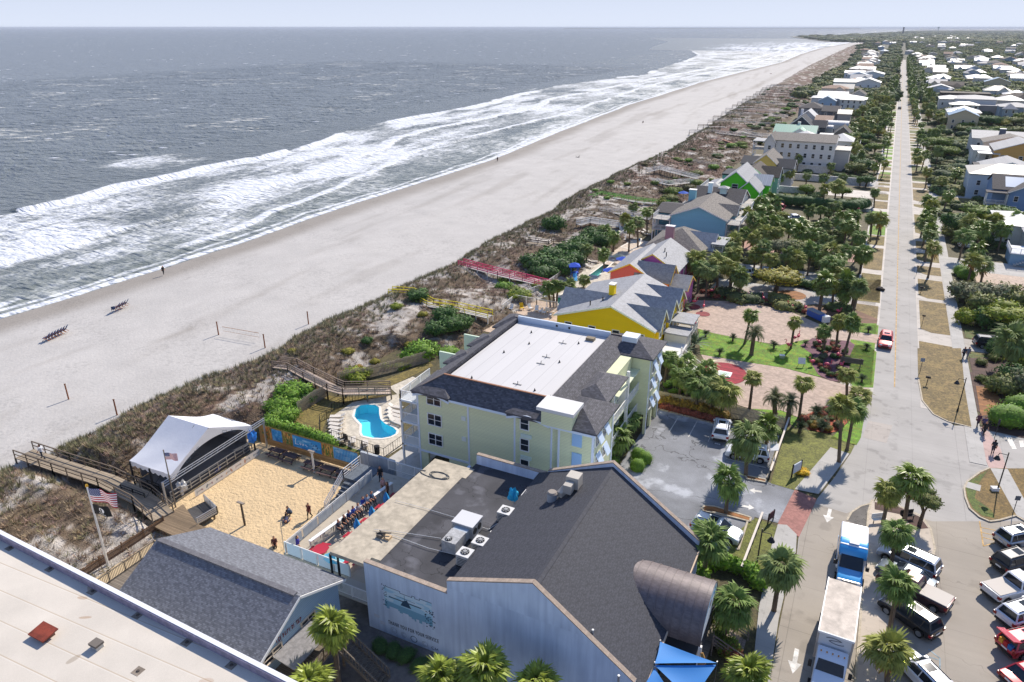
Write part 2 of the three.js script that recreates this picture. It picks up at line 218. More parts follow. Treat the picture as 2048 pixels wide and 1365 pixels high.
{
const near = surfTex(1024,2048,-6,134,20,380), far = surfTex(512,2048,-6,264,380,1700);
structure(gridMesh('surf_water', span(-6,134,200), span(20,380,420), (s, t) => { const x = shoreX(-t) - s, k = sstep(0,14, s); return { p: [x, SEA - 0.02 + 0.10 * sstep(8,0, s) + k * (breaker(s, t) + 0.35 * chopH(x, -t) * sstep(134,110, s)), -t], uv: [(s + 6) / 140, (t - 20) / 360] }; }, near));
structure(gridMesh('surf_water', span(-6,264,110), span(380,1700,260), (s, t) => ({ p: [shoreX(-t) - s, SEA - 0.02 + sstep(8,0, s) * 0.1 + sstep(0,14, s) * breaker(s, t), -t], uv: [(s + 6) / 270, (t - 380) / 1320] }), far));
const deep = new THREE.MeshStandardMaterial({ color: new THREE.Color().setRGB(...waterCol, THREE.SRGBColorSpace), roughness: 0.24, vertexColors: true, bumpMap: chopMap(70), bumpScale: 1.9, side: THREE.DoubleSide });
const cap = (x, z, h) => { const w = sstep(0.29,0.345, h) * sstep(0.62,0.75, vnoise(x / 31, z / 31)); const d = 0.9 + 0.2 * fbm(x / 60, z / 130,3); return [lerp(d, 5.2, w), lerp(d, 4.5, w), lerp(d, 4.2, w)]; };
structure(gridMesh('ocean', span(120,620,300), span(10,1000,560), (s, t) => { const x = shoreX(-t) - s, h = chopH(x, -t) * sstep(120,135, s) * sstep(620,560, s) * sstep(1000,900, t); return { p: [x, SEA - 0.06 + sstep(120,135, s) * 0.04 + h, -t], c: cap(x, -t, h) }; }, deep));
const deep2 = deep.clone(); deep2.vertexColors = false; deep2.bumpMap = chopMap(110); deep2.bumpScale = 2.8;
const c = new G(), Y = SEA - 0.12, big = 36000, L = (x0, x1, z0, z1) => c.quad([x0, Y, z0],[x1, Y, z0],[x1, Y, z1],[x0, Y, z1]);
L(-big, -128,400, -big); L(-128,9000,-2700, -big); L(-60,20000,-16000, -big);
structure(c.mesh('ocean', deep2));
// shoals off the far inlet: broken white water
const sh = surfTex(1024,1024,0,1,0,1); const fx = dataTex(1024,1024, (u, v) => { const n = 0.6 * (1 - Math.abs(2 * fbm(u * 40, v * 16,5) - 1)) + 0.4 * fbm(u * 5, v * 9,3), e = sstep(0,0.75, u) * sstep(1,0.35, v), f = 0.9 * sstep(0.5,0.85, n * (0.42 + 0.75 * e)); return [lerp(waterCol[0], 0.93, f), lerp(waterCol[1], 0.935, f), lerp(waterCol[2], 0.95, f)]; });
sh.map = fx; sh.roughnessMap = null; sh.roughness = 0.3;
structure(gridMesh('shoal_water', span(0,1,20), span(0,1,40), (u, v) => { const t = lerp(1690,3600, v), s = lerp(lerp(330,800, v), -6, u); return { p: [shoreX(-Math.min(t, 2700)) - s + (t > 2700 ? -120 * (t - 2700) / 900 : 0), SEA - 0.04, -t], uv: [u, v] }; }, sh));
// whitecaps further out
const wc = []; for (let k = 0; k < 12; k++) { const a0 = k / 12 * 6.2832, a1 = (k + 1) / 12 * 6.2832, r = (a) => 0.6 + 0.4 * vnoise(a * 3,5); const q = (a) => [Math.cos(a) * r(a % 6.2832) * 1.0,0, Math.sin(a) * r(a % 6.2832) * 0.3]; wc.push([0,0.25,0, ...q(a1), ...q(a0)]); }
const wg = new THREE.BufferGeometry(); wg.setAttribute('position', new THREE.Float32BufferAttribute(wc.flat(), 3)); wg.computeVertexNormals();
const N = 1100, im = new THREE.InstancedMesh(wg, mat(0xe6e9ec, { r: 0.95 }), N), mm = new THREE.Matrix4(), q = new THREE.Quaternion();
for (let i = 0; i < N; i++) { const t = Math.pow(rnd(), 1.6) * 5200 + 60, s = 130 + Math.pow(rnd(), 1.5) * (400 + t * 1.3), k = rr(0.6,2.4) * (1 + t / 2600); q.setFromAxisAngle(new THREE.Vector3(0,1,0), YAW + rr(-0.25,0.25)); mm.compose(new THREE.Vector3(shoreX(-Math.min(t, 2600)) - s, SEA + 0.12, -t), q, new THREE.Vector3(k * rr(0.8,2.4), 1, k)); im.setMatrixAt(i, mm); }
im.name = 'whitecaps'; im.userData = { kind: 'stuff', label: 'small white wave crests scattered over the open grey sea', category: 'whitecaps' }; scene.add(im);
}
// beach
{
const streaks = [[300,692,395,656,1.3,0.5],[955,503,1120,436,1.2,0.45],[930,530,985,505,0.9,0.35],[1180,400,1330,318,1.4,0.4],[0,760,200,690,1.0,0.22],[700,560,860,500,1.1,0.28],[1400,215,1500,178,2.2,0.5],[1480,190,1600,130,5,0.4],[1290,235,1380,205,2.5,0.35]].map(([a, b, c, d, w, k]) => [P(a, b, -0.3), P(c, d, -0.3), w, k]);
const smear = (x, z) => { let v = 0; for (const [a, b, w, k] of streaks) { const dx = b[0] - a[0], dz = b[1] - a[1], t = clamp(((x - a[0]) * dx + (z - a[1]) * dz) / (dx * dx + dz * dz)), q = Math.hypot(x - a[0] - dx * t, z - a[1] - dz * t) + 1.6 * (fbm(x / 2, z / 2,2) - 0.5); v = Math.max(v, k * sstep(w, w * 0.25, q) * sstep(0,0.15, t + 0.02) * sstep(1,0.8, t - 0.02)); } return v; };
const wet = (s, t) => sstep(13,4, s + 5 * (fbm(t / 30, s / 12,3) - 0.5)) * 0.9;
const f = (u, t) => {
const a = shoreX(-t) - 4, b = Math.max(duneX(-t) + 5, a + 6), x = lerp(a, b, u), s = x - shoreX(-t), w = wet(s, t);
const st = sstep(0.60,0.74, fbm((x + t * 0.10) / 5.5, t / 70,4)) * sstep(6,20, s) * 0.35, st2 = sstep(0.66,0.78, fbm(x / 3.2, t / 38 + 4,4)) * 0.25, g = 0.94 + 0.1 * fbm(x / 14, t / 30,3), k = clamp(w + st + st2 + smear(x, -t));
return { p: [x, lerp(-1.55,0.12, Math.pow(clamp((x - a) / 34), 0.8)) + 0.10 * (fbm(x / 3, t / 3,2) - 0.5) * sstep(8,20, s), -t], c: [lerp(g, 0.56, k), lerp(g, 0.525, k), lerp(g, 0.485, k)] };
};
const m = new THREE.MeshStandardMaterial({ color: 0xc9c5bf, roughness: 0.9, vertexColors: true, map: tiled(T.sand, 31), bumpMap: tiled(T.bumpy, 6), bumpScale: 0.035, side: THREE.DoubleSide });
structure(gridMesh('beach', span(0,1,48), span(0,400,300), f, m)); structure(gridMesh('beach', span(0,1,36), geom(400,2830,260,5), f, m));
}
// pools (holes in the ground)
const POOLS = [
{ p: poly('4', 703,868,716,815,745,790,800,782,860,786,888,805,890,850,897,885,930,915,985,940,1010,965,1000,990,960,1010,900,1021,830,1018,765,1003,752,980,755,925,725,895) },
{ p: poly('d4', 430,950,575,850,640,900,575,1035,440,1015) },
{ p: poly('d4', 835,665,1055,500,1130,510,945,682) },
{ p: poly('d4', 1215,325,1290,290,1340,222,1462,225,1450,290,1360,370) },
];
const holed = (out, holes, y, name, m) => {
const V = (a) => a.map(([x, z]) => new THREE.Vector2(x, -z)), c = V(out); if (THREE.ShapeUtils.isClockWise(c)) c.reverse();
const hs = holes.map((h) => { const v = V(h); if (!THREE.ShapeUtils.isClockWise(v)) v.reverse(); return v; }), all = [c, ...hs].flat(), g = new G();
for (const t of THREE.ShapeUtils.triangulateShape(c, hs)) g.tri(...t.map((i) => [all[i].x, y, -all[i].y])); return structure(g.mesh(name, m));
};
const earth = mat(0x6f6748, { map: 'dry', t: 7 }), farland = mat(0x474a30, { map: 'dry', t: 60 });
holed([[-82,60],[60,60],[400,-400],[400,-900],[-60,-900],[-62,-500],[-60,-330],[-62,-140],[-66,-100],[-72,-60],[-82,-40]], POOLS.map((o) => o.p), 0, 'ground', earth);
{
const o = []; for (const t of [900,1300,1800,2300,2700]) o.push([interp(DUNE, t) + 12, -t]);
sheet('ground', [...o, [-60,-2760],[4000,-2760],[4000,-900],[400,-900],[-60,-900]], -0.02, farland);
sheet('ground', [[60,60],[4000,60],[4000,-900],[400,-900],[400,-400]], -0.02, farland);
sheet('headland', [[-520,-4300],[-368,-3560],[-230,-2900],[-142,-2850],[-60,-2760],[9000,-2760],[20000,-16000],[300,-16000],[-60,-8000],[-330,-5000]], -0.4, farland);
const c = new G(), A = P(1120,57.5), B = P(1720,57.5); for (let i = 0; i < 24; i++) { const q = (k) => { const t = k / 24; return [lerp(A[0], B[0], t) * 0.85, lerp(A[1], B[1], t) * 0.85]; }, [x0, z0] = q(i), [x1, z1] = q(i + 1), h0 = 14 + 14 * vnoise(i * 0.7,2), h1 = 14 + 14 * vnoise((i + 1) * 0.7,2); c.quad([x0,-2, z0],[x1,-2, z1],[x1, h1, z1 - 300],[x0, h0, z0 - 300]); c.quad([x0, h0, z0 - 300],[x1, h1, z1 - 300],[x1,-2, z1 - 900],[x0,-2, z0 - 900]); }
structure(c.mesh('far_coast', mat(0x3c4a3c)));
}
// dunes
const duneEast = (t) => interp([[0,-56],[37,-56],[39,-66],[55,-66],[58,-62],[84,-61],[88,-53],[120,-50],[200,-46],[300,-45],[420,-46],[700,-48],[1100,-52],[1700,-66],[2400,-80],[2790,-70]], t);
const duneY = (x, z) => {
const t = -z, a = duneX(z), b = duneEast(t), e = sstep(a - 1, a + 5, x) * sstep(b + 1, b - 4, x); let h = 0.35 + 2.3 * Math.pow(fbm(x / 9 + 20, z / 13,4), 1.6) + 0.35 * (fbm(x / 2.2, z / 2.2,3) - 0.5);
h += 0.9 * sstep(a + 14, a + 4, x) * fbm(z / 16,3,2);
h *= 1 - 0.78 * sstep(3.4,1.6, Math.abs(z + 39.7)); return e * h - 0.06 + 0.1 * e;
};
{
const f = (u, t) => {
const a = duneX(-t) - 1, b = duneEast(t) + 1.5, x = lerp(a, b, u), y = duneY(x, -t);
const n = fbm(x / 4.5 + 5, t / 6,5), n2 = fbm(x / 1.1, t / 1.1,3), k = clamp(sstep(lerp(0.35,0.28, sstep(120,260, t)), lerp(0.50,0.42, sstep(120,260, t)), n + 0.05 * sstep(80,45, t) + 0.5 * (n2 - 0.5)) * (0.75 + 0.25 * sstep(a + 2, a + 10, x))), br = 0.7 + 0.6 * fbm(x / 2 + 9, t / 3,3), rd = sstep(0.45,0.65, fbm(x / 17, t / 25 + 7,2));
const s = [0.66,0.60,0.53], d = [lerp(0.185,0.21, rd) * br, lerp(0.13,0.12, rd) * br, lerp(0.08,0.085, rd) * br];
return { p: [x, y, -t], c: s.map((v, i) => lerp(v, d[i], k)) };
};
const m = new THREE.MeshStandardMaterial({ color: 0xffffff, roughness: 0.95, vertexColors: true, map: tiled(T.mott, 5), bumpMap: tiled(T.bumpy, 2.2), bumpScale: 0.12, side: THREE.DoubleSide });
structure(gridMesh('dunes', span(0,1,60), span(5,330,560), f, m)); structure(gridMesh('dunes', span(0,1,26), geom(330,2780,300,6), f, m));
}
// ---------------------------------------------------------------- streets and paving
const conc = mat(0xb2aea8, { map: 'conc', t: 14 }), concTan = mat(0xa89f92, { map: 'conc', t: 17 }), walkC = mat(0xbcb9b3, { map: 'conc', t: 6 }), asph = mat(0xbdc1c9, { map: 'asph', t: 16 }), kerbM = mat(0xcfc2ab, { map: 'fine', t: 2 });
const dryG = mat(0x9a8a52, { map: 'dry', t: 6 }), dryB = mat(0xa08a60, { map: 'dry', t: 8 }), grnG = mat(0x7c8a3a, { map: 'grass', t: 5 }), turf = mat(0x93c41a, { map: 'grass', t: 4 }), paver = mat(0xc6af9d, { map: 'fine', t: 5 }), mulch = mat(0x5c4038, { map: 'mott', t: 2 }), straw = mat(0xa9713f, { map: 'mott', t: 2 }), brick = mat(0xb07a70, { map: 'fine', t: 3 }), pinkC = mat(0xc7a9a0, { map: 'conc', t: 5 }), paint = mat(0xe4e2dc, { r: 0.6, map: 'mott', t: 2 }), yellowP = mat(0xe0b878, { map: 'mott', t: 2 });
sheet('road', [[4.7,-92],[10.4,-92],[10.7,-300],[11.4,-1310],[5,-1310],[5,-300]], 0.020, conc);
sheet('road', poly('3', 948,-40,930,120,880,220,800,340,710,450,620,640,610,740,560,900,520,1100,470,1400,440,1800,2400,1800,2400,240,1800,140,1480,80,1400,80,1290,0,1215,-40), 0.016, conc);
sheet('parking_lot', poly('3', 700,470,860,520,985,470,1290,560,1450,560,1540,560,1760,560,2400,700,2400,1800,440,1800,470,1400,520,1100,560,900,612,740,625,640), 0.024, concTan);
new G().box(7.28,7.42,0.024,0.028,-103,-1300).mesh('yellow_line', yellowP).userData.kind = 'structure';
sheet('road_patch', poly('3', 970,55,1090,80,1060,168,940,140), 0.026, mat(0xb9b0a6, { map: 'conc', t: 5 }));
const dl = (p, y = 0.028) => sheet('road_marking', p, y, paint);
const arrow = (z, a, b) => { const [x0, z0] = at(z, ...a), [x1, z1] = at(z, ...b), L = Math.hypot(x1 - x0, z1 - z0), dx = (x1 - x0) / L, dz = (z1 - z0) / L, q = (s, w) => [x0 + dx * s - dz * w, z0 + dz * s + dx * w]; dl([q(0,0.17), q(L * 0.55,0.17), q(L * 0.55,0.5), q(L, 0), q(L * 0.55,-0.5), q(L * 0.55,-0.17), q(0,-0.17)], 0.032); };
arrow('3', [778,498],[762,566]); arrow('3', [612,1200],[590,1324]); arrow('3', [435,412],[372,404]); arrow('3', [335,482],[398,494]);
for (const c of [[725,612,770,612,820,720,782,718],[835,650,872,650,880,700,850,705]]) dl(poly('c1', ...c));
for (const [a, b] of [[[1530,590],[1650,615]],[[1535,615],[1620,635]],[[1540,640],[1600,655]],[[1545,685],[1605,668]],[[1527,560],[1546,686]]]) { const p = at('3', ...a), q = at('3', ...b); new G().beam([p[0], 0.03, p[1]],[q[0], 0.03, q[1]], 0.12,0.01).mesh('road_marking', yellowP).userData.kind = 'structure'; }
const blueP = mat(0x9fb6c0, { map: 'mott', t: 1 });
for (const [a, b] of [[[990,1045],[1190,1110]],[[1090,1000],[1200,1090]],[[1205,1090],[1205,1280]],[[730,780],[690,680]],[[580,660],[690,690]]]) { const p = at('c4', ...a), q = at('c4', ...b); new G().beam([p[0], 0.03, p[1]],[q[0], 0.03, q[1]], 0.1,0.008).mesh('road_marking', blueP).userData.kind = 'structure'; }
// left verge, brick crossing, pavements
sheet('sidewalk', poly('3', 780,190,875,222,720,425,600,400), 0.06, walkC); sheet('brick_crossing', poly('3', 600,402,712,450,622,640,515,572), 0.05, brick);
sheet('sidewalk', poly('3', 515,578,560,582,610,630,605,720,570,760,480,700), 0.12, walkC, 0.12);
sheet('sidewalk', poly('3', 450,800,560,850,548,930,520,1050,490,1250,470,1400,380,1400,400,1200,420,1000,440,900), 0.12, walkC, 0.12);
sheet('lawn', poly('3', 560,90,760,120,900,182,880,222,780,190,640,385,600,405,480,370), 0.05, mat(0x8f9448, { map: 'dry', t: 5 }));
sheet('lawn', poly('3', 405,545,512,585,480,700,450,800,330,800,250,740,330,600,380,560), 0.05, mat(0x858c40, { map: 'dry', t: 5 }));
sheet('parking_lot', [[-20,-82.6],[-4.9,-82.6],[-4.9,-71.9],[-1.8,-71.9],[-2.6,-65],[-4.9,-65],[-4.9,-58],[-8,-58],[-8,-53],[-20,-53]], 0.030, asph);
const kerb = (z, h, ...c) => { const p = poly(z, ...c); for (let i = 0; i + 1 < p.length; i++) structure(new G().beam([p[i][0], h / 2, p[i][1]],[p[i + 1][0], h / 2, p[i + 1][1]], 0.18, h).mesh('kerb', kerbM)); };
for (const c of [[135,500,150,485,200,490,380,545,375,565,200,520,145,515],[352,332,455,355,458,368,360,350]]) { sheet('planting_bed', poly('3', ...c), 0.14, straw, 0.13); kerb('3', 0.17, ...c, c[0], c[1]); }
kerb('3', 0.15,365,560,318,705,305,700); kerb('3', 0.15,500,240,462,345); kerb('6', 0.15,60,885,500,1000); kerb('6', 0.15,60,885,-10,990);
for (const [a, b] of [[[305,700],[205,862]],[[502,742],[405,918]],[[690,800],[612,968]],[[855,840],[800,970]],[[800,1145],[1215,1240]]]) { const p = at('d5', ...a), q = at('d5', ...b); new G().beam([p[0], 0.037, p[1]],[q[0], 0.037, q[1]], 0.11,0.008).mesh('road_marking', paint).userData.kind = 'structure'; }
{ const m = new THREE.MeshStandardMaterial({ map: canvasTex(128,64, (g) => { g.fillStyle = '#5b5d62'; g.fillRect(0,0,128,64); g.fillStyle = '#e6e6e4'; g.font = 'bold 52px sans-serif'; g.fillText('203', 18,50); }), roughness: 0.9 });
const [x, z] = at('d5', 712,992), o = new THREE.Mesh(new THREE.PlaneGeometry(1.0,0.5), m); o.rotation.x = -Math.PI / 2; o.position.set(x, 0.038, z); o.name = 'road_marking_number'; o.receiveShadow = true; structure(o); scene.add(o); }
// bus island and corner islands
const islandW = mat(0xcdc0b0, { map: 'conc', t: 5 });
{ const c = [985,460,968,520,962,600,952,760,938,900,925,1100,900,1420,1060,1420,1075,1250,1080,1120,1050,960,1035,800,1080,700,1180,690,1240,730,1290,745,1302,700,1280,600,1230,535,1100,478,1010,455]; sheet('traffic_island', poly('3', ...c), 0.13, islandW, 0.13); kerb('3', 0.145, ...c, c[0], c[1]); sheet('planting_bed', poly('3', 1000,468,1100,482,1226,542,1270,600,1200,605,1130,530,1000,505), 0.137, mulch); sheet('road_patch', poly('3', 985,468,962,600,862,555,900,500), 0.034, mat(0x9d9892, { map: 'asph', t: 6 })); kerb('3', 0.06,985,470,930,485,885,515,862,555); }
{ const c = [600,875,520,910,420,985,395,1040,405,1110,440,1200,520,1270,600,1305,680,1295,810,1258,900,1310,1100,1300,1100,880,740,880]; sheet('traffic_island', poly('c1', ...c), 0.12, mat(0x9a7f4e, { map: 'dry', t: 5 }), 0.12); kerb('c1', 0.15, ...c.slice(0,22)); sheet('sidewalk', poly('c1', 605,878,745,886,900,1170,900,1300,812,1252), 0.127, walkC); sheet('concrete_pad', poly('c1', 405,982,532,1017,522,1065,400,1030), 0.13, walkC); sheet('lawn', poly('c1', 590,890,430,985,408,1040,425,1120,465,1200,545,1262,640,1280,620,1220,480,1120,500,1020), 0.124, grnG); }
sheet('crossing', poly('c1', 430,548,500,520,595,580,690,720,742,888,600,876,525,700), 0.03, pinkC);
sheet('lawn', poly('c1', 22,-90,28,150,60,330,150,440,270,500,455,545,430,400,400,220,372,-90), 0.06, dryB); kerb('c1', 0.1,28,150,60,330,150,440,270,500,455,545);
sheet('planting_bed', poly('c1', 437,-10,490,215,530,460,600,572,875,632,1400,700,1400,-60), 0.06, mulch); sheet('planting_bed', poly('c1', 490,212,530,455,770,410,620,235), 0.064, straw);
// right verge lawns and drives
const zOf = (y) => at('8', 400, y)[1];
const lawnsR = [[845,1250],[645,795],[540,630],[475,515],[412,452],[355,395],[225,320],[175,190],[102,160],[0,55]];
for (const [a, b] of lawnsR.slice(1)) sheet('lawn', [[10.9, zOf(a)],[15.1, zOf(a)],[15.1, zOf(b)],[12.4, zOf(b) + 0.1],[10.9, zOf(b) - 1.2]].map(([x, z]) => [x, z]), 0.05, pick([dryB, dryG, dryB]));
sheet('lawn', [[10.6, zOf(845)],[15.2, zOf(850)],[15.2,-104],[10.6,-104]], 0.056, dryB);
for (let z = -255, k = 0; z > -800; k++) { const L = rr(5,11); sheet('lawn', rect(10.9,15, z, z - L), 0.05, pick([dryB, grnG, dryG])); z -= L + rr(2.5,4); }
sheet('sidewalk', [[15.1,-86],[16.8,-86],[17.0,-180],[17.2,-900],[15.3,-900],[15.2,-180]], 0.058, walkC);
sheet('driveway', [[10.4,-98],[15.3,-98],[15.3,-900],[11.3,-900]], 0.032, mat(0xcbc3b8, { map: 'conc', t: 8 }));
for (const [z0, z1, m] of [[-126.5,-121.5, mat(0xb9b2a8, { map: 'conc', t: 6 })],[-113,-100, mulch],[-176,-164, walkC],[-252,-243, walkC]]) sheet('driveway', rect(16.9,40, z0, z1), 0.04, m);
sheet('yard', rect(20,46,-150,-140), 0.044, mat(0xd8cdb8, { map: 'sand', t: 6 })); sheet('driveway', rect(21,40,-167,-154), 0.042, mat(0xcfb9a6, { map: 'fine', t: 4 }));
sheet('lawn', rect(17.2,26,-121,-118.6), 0.05, grnG); sheet('lawn', rect(17.2,26,-131,-127), 0.05, grnG);
for (let z = -195, k = 0; z > -420; k++) { const L = rr(4,9); sheet('lawn', rect(17.3, rr(24,30), z, z - L), 0.05, pick([grnG, dryG, grnG])); z -= L + rr(5,12); }
// left verge along the road
const vL = [[20,60, dryG],[118,148, dryG],[155,190, dryB],[205,265, turf],[275,320, turf],[325,370, dryG],[385,492, dryB],[515,645, dryG],[670,745, dryB],[742,805, turf],[852,1062, turf]];
const zL = (y) => at('8', 160, y)[1];
sheet('driveway', [[0.6,-100],[4.8,-100],[5,-320],[5,-900],[1.2,-900]], 0.03, mat(0xd5cdc3, { map: 'conc', t: 8 }));
for (const [a, b, m] of vL) sheet('lawn', [[1.0, zL(a)],[4.5, zL(a)],[4.5, zL(b)],[3.2, zL(b) + 0.3],[1.0, zL(b)]], 0.05, m);
for (let z = -245; z > -900;) { const L = rr(3,9); sheet('lawn', rect(1.4,4.6, z, z - L), 0.05, pick([dryG, grnG, turf, dryB])); z -= L + rr(2.5,5); }
// gardens in front of the yellow house
sheet('forecourt', poly('6', 225,260,300,140,640,150,950,215,1230,335,1400,358,1560,378,1552,442,1400,440,1250,410,1060,410,900,445,780,430,560,390,430,365,330,335), 0.034, paver);
sheet('forecourt', poly('6', 350,512,520,540,700,570,900,600,1150,665,1390,735,1500,740,1490,790,1450,840,1300,862,1160,890,1010,940,900,893,690,884,600,855,450,700), 0.034, paver);
sheet('lawn', poly('6', 330,335,430,365,560,392,780,432,880,452,960,432,1060,412,1250,408,1240,430,1100,470,1110,560,1165,665,900,600,700,570,520,540,345,510), 0.05, turf);
sheet('lawn', poly('6', 1405,445,1490,450,1548,495,1525,738,1390,735,1360,690,1365,500), 0.05, turf); sheet('lawn', poly('6', 1390,300,1562,312,1556,376,1400,356), 0.05, turf);
sheet('lawn', poly('6', 690,882,900,895,1010,945,1000,1010,860,930), 0.05, turf); sheet('lawn', poly('6', 1440,845,1480,850,1460,960,1440,1080,1410,1130,1230,1085,1350,980), 0.05, turf);
sheet('planting_bed', poly('6', 1025,450,1110,400,1250,410,1360,420,1400,445,1365,520,1360,690,1300,700,1230,690,1150,650,1105,580,1120,520), 0.06, mat(0x7d4f5e, { map: 'mott', t: 2 }));
sheet('planting_bed', poly('6', 995,960,1120,900,1240,880,1330,870,1360,960,1300,1030,1210,1052,1080,1025), 0.06, mat(0xb4532f, { map: 'mott', t: 2 }));
sheet('planting_bed', poly('6', 240,120,640,140,950,205,1100,245,1090,215,900,165,600,110,260,80), 0.058, mulch);
for (const [x, y, r] of [[290,185,1.4],[362,235,1.2],[250,245,1.3]]) { const [a, b] = at('6', x, y); sheet('planting_bed', Array.from({ length: 14 }, (_, i) => [a + r * Math.cos(i / 14 * 6.283), b + r * Math.sin(i / 14 * 6.283)]), 0.07, mat(0x9c4448, { map: 'mott', t: 1.5 })); }
{ const [a, b] = at('6', 500,640), r = 3.4; sheet('planting_bed', Array.from({ length: 20 }, (_, i) => [a + r * Math.cos(i / 20 * 6.283) * 0.95, b + r * Math.sin(i / 20 * 6.283) * 1.1]), 0.07, mat(0xb02a3c, { map: 'mott', t: 1.5 })); }
sheet('driveway', poly('6', 560,90,700,40,1050,60,1150,130,1400,140,1570,190,1560,240,1380,190,1150,165,950,185,760,130), 0.04, mat(0xb9afa8, { map: 'conc', t: 6 }));
{ const [a, b] = at('6', 965,105); sheet('planting_bed', Array.from({ length: 16 }, (_, i) => [a + 2.6 * Math.cos(i / 16 * 6.283), b + 2.6 * Math.sin(i / 16 * 6.283)]), 0.06, straw); }
sheet('lawn', poly('6', 1400,140,1570,160,1580,0,1460,0), 0.05, dryG); sheet('planting_bed', poly('6', 1040,190,1230,165,1390,200,1555,270,1550,300,1390,298,1250,280,1100,240), 0.052, mat(0x8a6650, { map: 'mott', t: 3 }));
// drives and beds of the houses further on
for (const [x0, x1, z0, z1, m] of [[-24,1,-172,-163, mat(0xc49a8c, { map: 'fine', t: 4 })],[-24,4,-140,-133, walkC],[-24,1,-152,-146, walkC],[-22,1,-222,-214, walkC],[-13,4,-243,-232, mat(0xd9d0c4, { map: 'conc', t: 6 })],[-14,3,-262,-250, walkC]]) sheet('driveway', rect(x0, x1, z0, z1), 0.03, m);
// sand court, pool decks, yards
sheet('sand_court', [[-61.5,-38.6],[-41.2,-38.6],[-41.2,-54.2],[-59.6,-54.2],[-61.5,-50]], 0.03, new THREE.MeshStandardMaterial({ color: 0xe2c69a, roughness: 0.95, map: tiled(T.sand, 9), bumpMap: tiled(T.bumpy, 5), bumpScale: 0.1 }));
sheet('sand', [[-60,-24],[-50,-24],[-50,-38],[-60,-38]], 0.02, mat(0xd6bf98, { map: 'sand', t: 6 })); sheet('sand', [[-68,-37],[-61,-37],[-61,-54],[-68,-54]], 0.015, mat(0xc9b593, { map: 'sand', t: 6 }));
const poolDeck = mat(0xddd3c0, { map: 'fine', t: 4 });
holed(poly('4', 525,890,700,770,930,728,1015,715,1060,1060,915,1150,700,1085,560,1020), [POOLS[0].p], 0.05, 'pool_deck', poolDeck);
sheet('lawn', poly('4', 330,850,540,722,600,735,930,725,700,768,520,890,480,1000,340,960,285,930), 0.03, dryG); sheet('lawn', poly('4', 640,1060,915,1152,1000,1190,900,1222,560,1110), 0.034, grnG); sheet('lawn', poly('4', 860,640,1225,492,1250,520,960,660), 0.032, dryG); sheet('path', poly('4', 950,665,1110,595,1150,610,1010,720), 0.04, poolDeck);
sheet('paving', [[-44.4,-53],[-39.4,-53],[-39.4,-62],[-43.6,-62]], 0.06, mat(0xc9c6c0, { map: 'conc', t: 6 }));
holed([[-53,-96],[-40,-96],[-40,-113],[-51,-113]],[POOLS[1].p], 0.05, 'pool_deck', mat(0xd9bfa4, { map: 'fine', t: 4 })); holed([[-50,-116],[-39.6,-116],[-39.6,-136],[-49,-136]],[POOLS[2].p], 0.05, 'pool_deck', poolDeck); holed([[-49.5,-139],[-37,-139],[-37,-160],[-49,-160]],[POOLS[3].p], 0.05, 'pool_deck', mat(0xe0cdb8, { map: 'fine', t: 4 }));
sheet('service_yard', [[-50,-5],[-4,-5],[-4,-39],[-46,-39]], 0.012, mat(0x7e7772, { map: 'fine', t: 4 }));
{ // pool basins and water
const cols = [0x6fe4f2,0x84ecd4,0x62c4b4,0x5ccdf6];
const water = new THREE.MeshPhysicalMaterial({ color: 0xeafcff, roughness: 0.06, transmission: 1, thickness: 0, ior: 1.33, bumpMap: tiled(T.bumpy, 3), bumpScale: 0.02, side: THREE.DoubleSide });
POOLS.forEach(({ p }, k) => {
const g = new G(), m = mat(cols[k], { r: 0.5 }), c = p.map(([x, z]) => new THREE.Vector2(x, -z)); if (THREE.ShapeUtils.isClockWise(c)) c.reverse();
for (const t of THREE.ShapeUtils.triangulateShape(c, [])) g.tri(...t.map((i) => [c[i].x, -1.35, -c[i].y]));
for (let i = 0; i < c.length; i++) { const j = (i + 1) % c.length; g.quad([c[j].x, -1.35, -c[j].y],[c[i].x, -1.35, -c[i].y],[c[i].x, 0.05, -c[i].y],[c[j].x, 0.05, -c[j].y]); }
const o = thing('swimming_pool', ['kidney shaped turquoise pool with wide pale deck and loungers', 'mint green pool beside the yellow house', 'dark teal rectangular pool beside the coral house', 'bright blue angled pool beside the mauve chimney house'][k], 'pool');
g.mesh('basin', m, o); const s = new G(); for (const t of THREE.ShapeUtils.triangulateShape(c, [])) s.tri(...t.map((i) => [c[i].x, -0.12, -c[i].y])); s.mesh('water', water, o);
const r = new G(); for (let i = 0; i < c.length; i++) { const j = (i + 1) % c.length; r.beam([c[i].x, 0.055, -c[i].y],[c[j].x, 0.055, -c[j].y], 0.3,0.05); } r.mesh('coping', mat(0xe6dfd2, { r: 0.7 }), o);
});
}
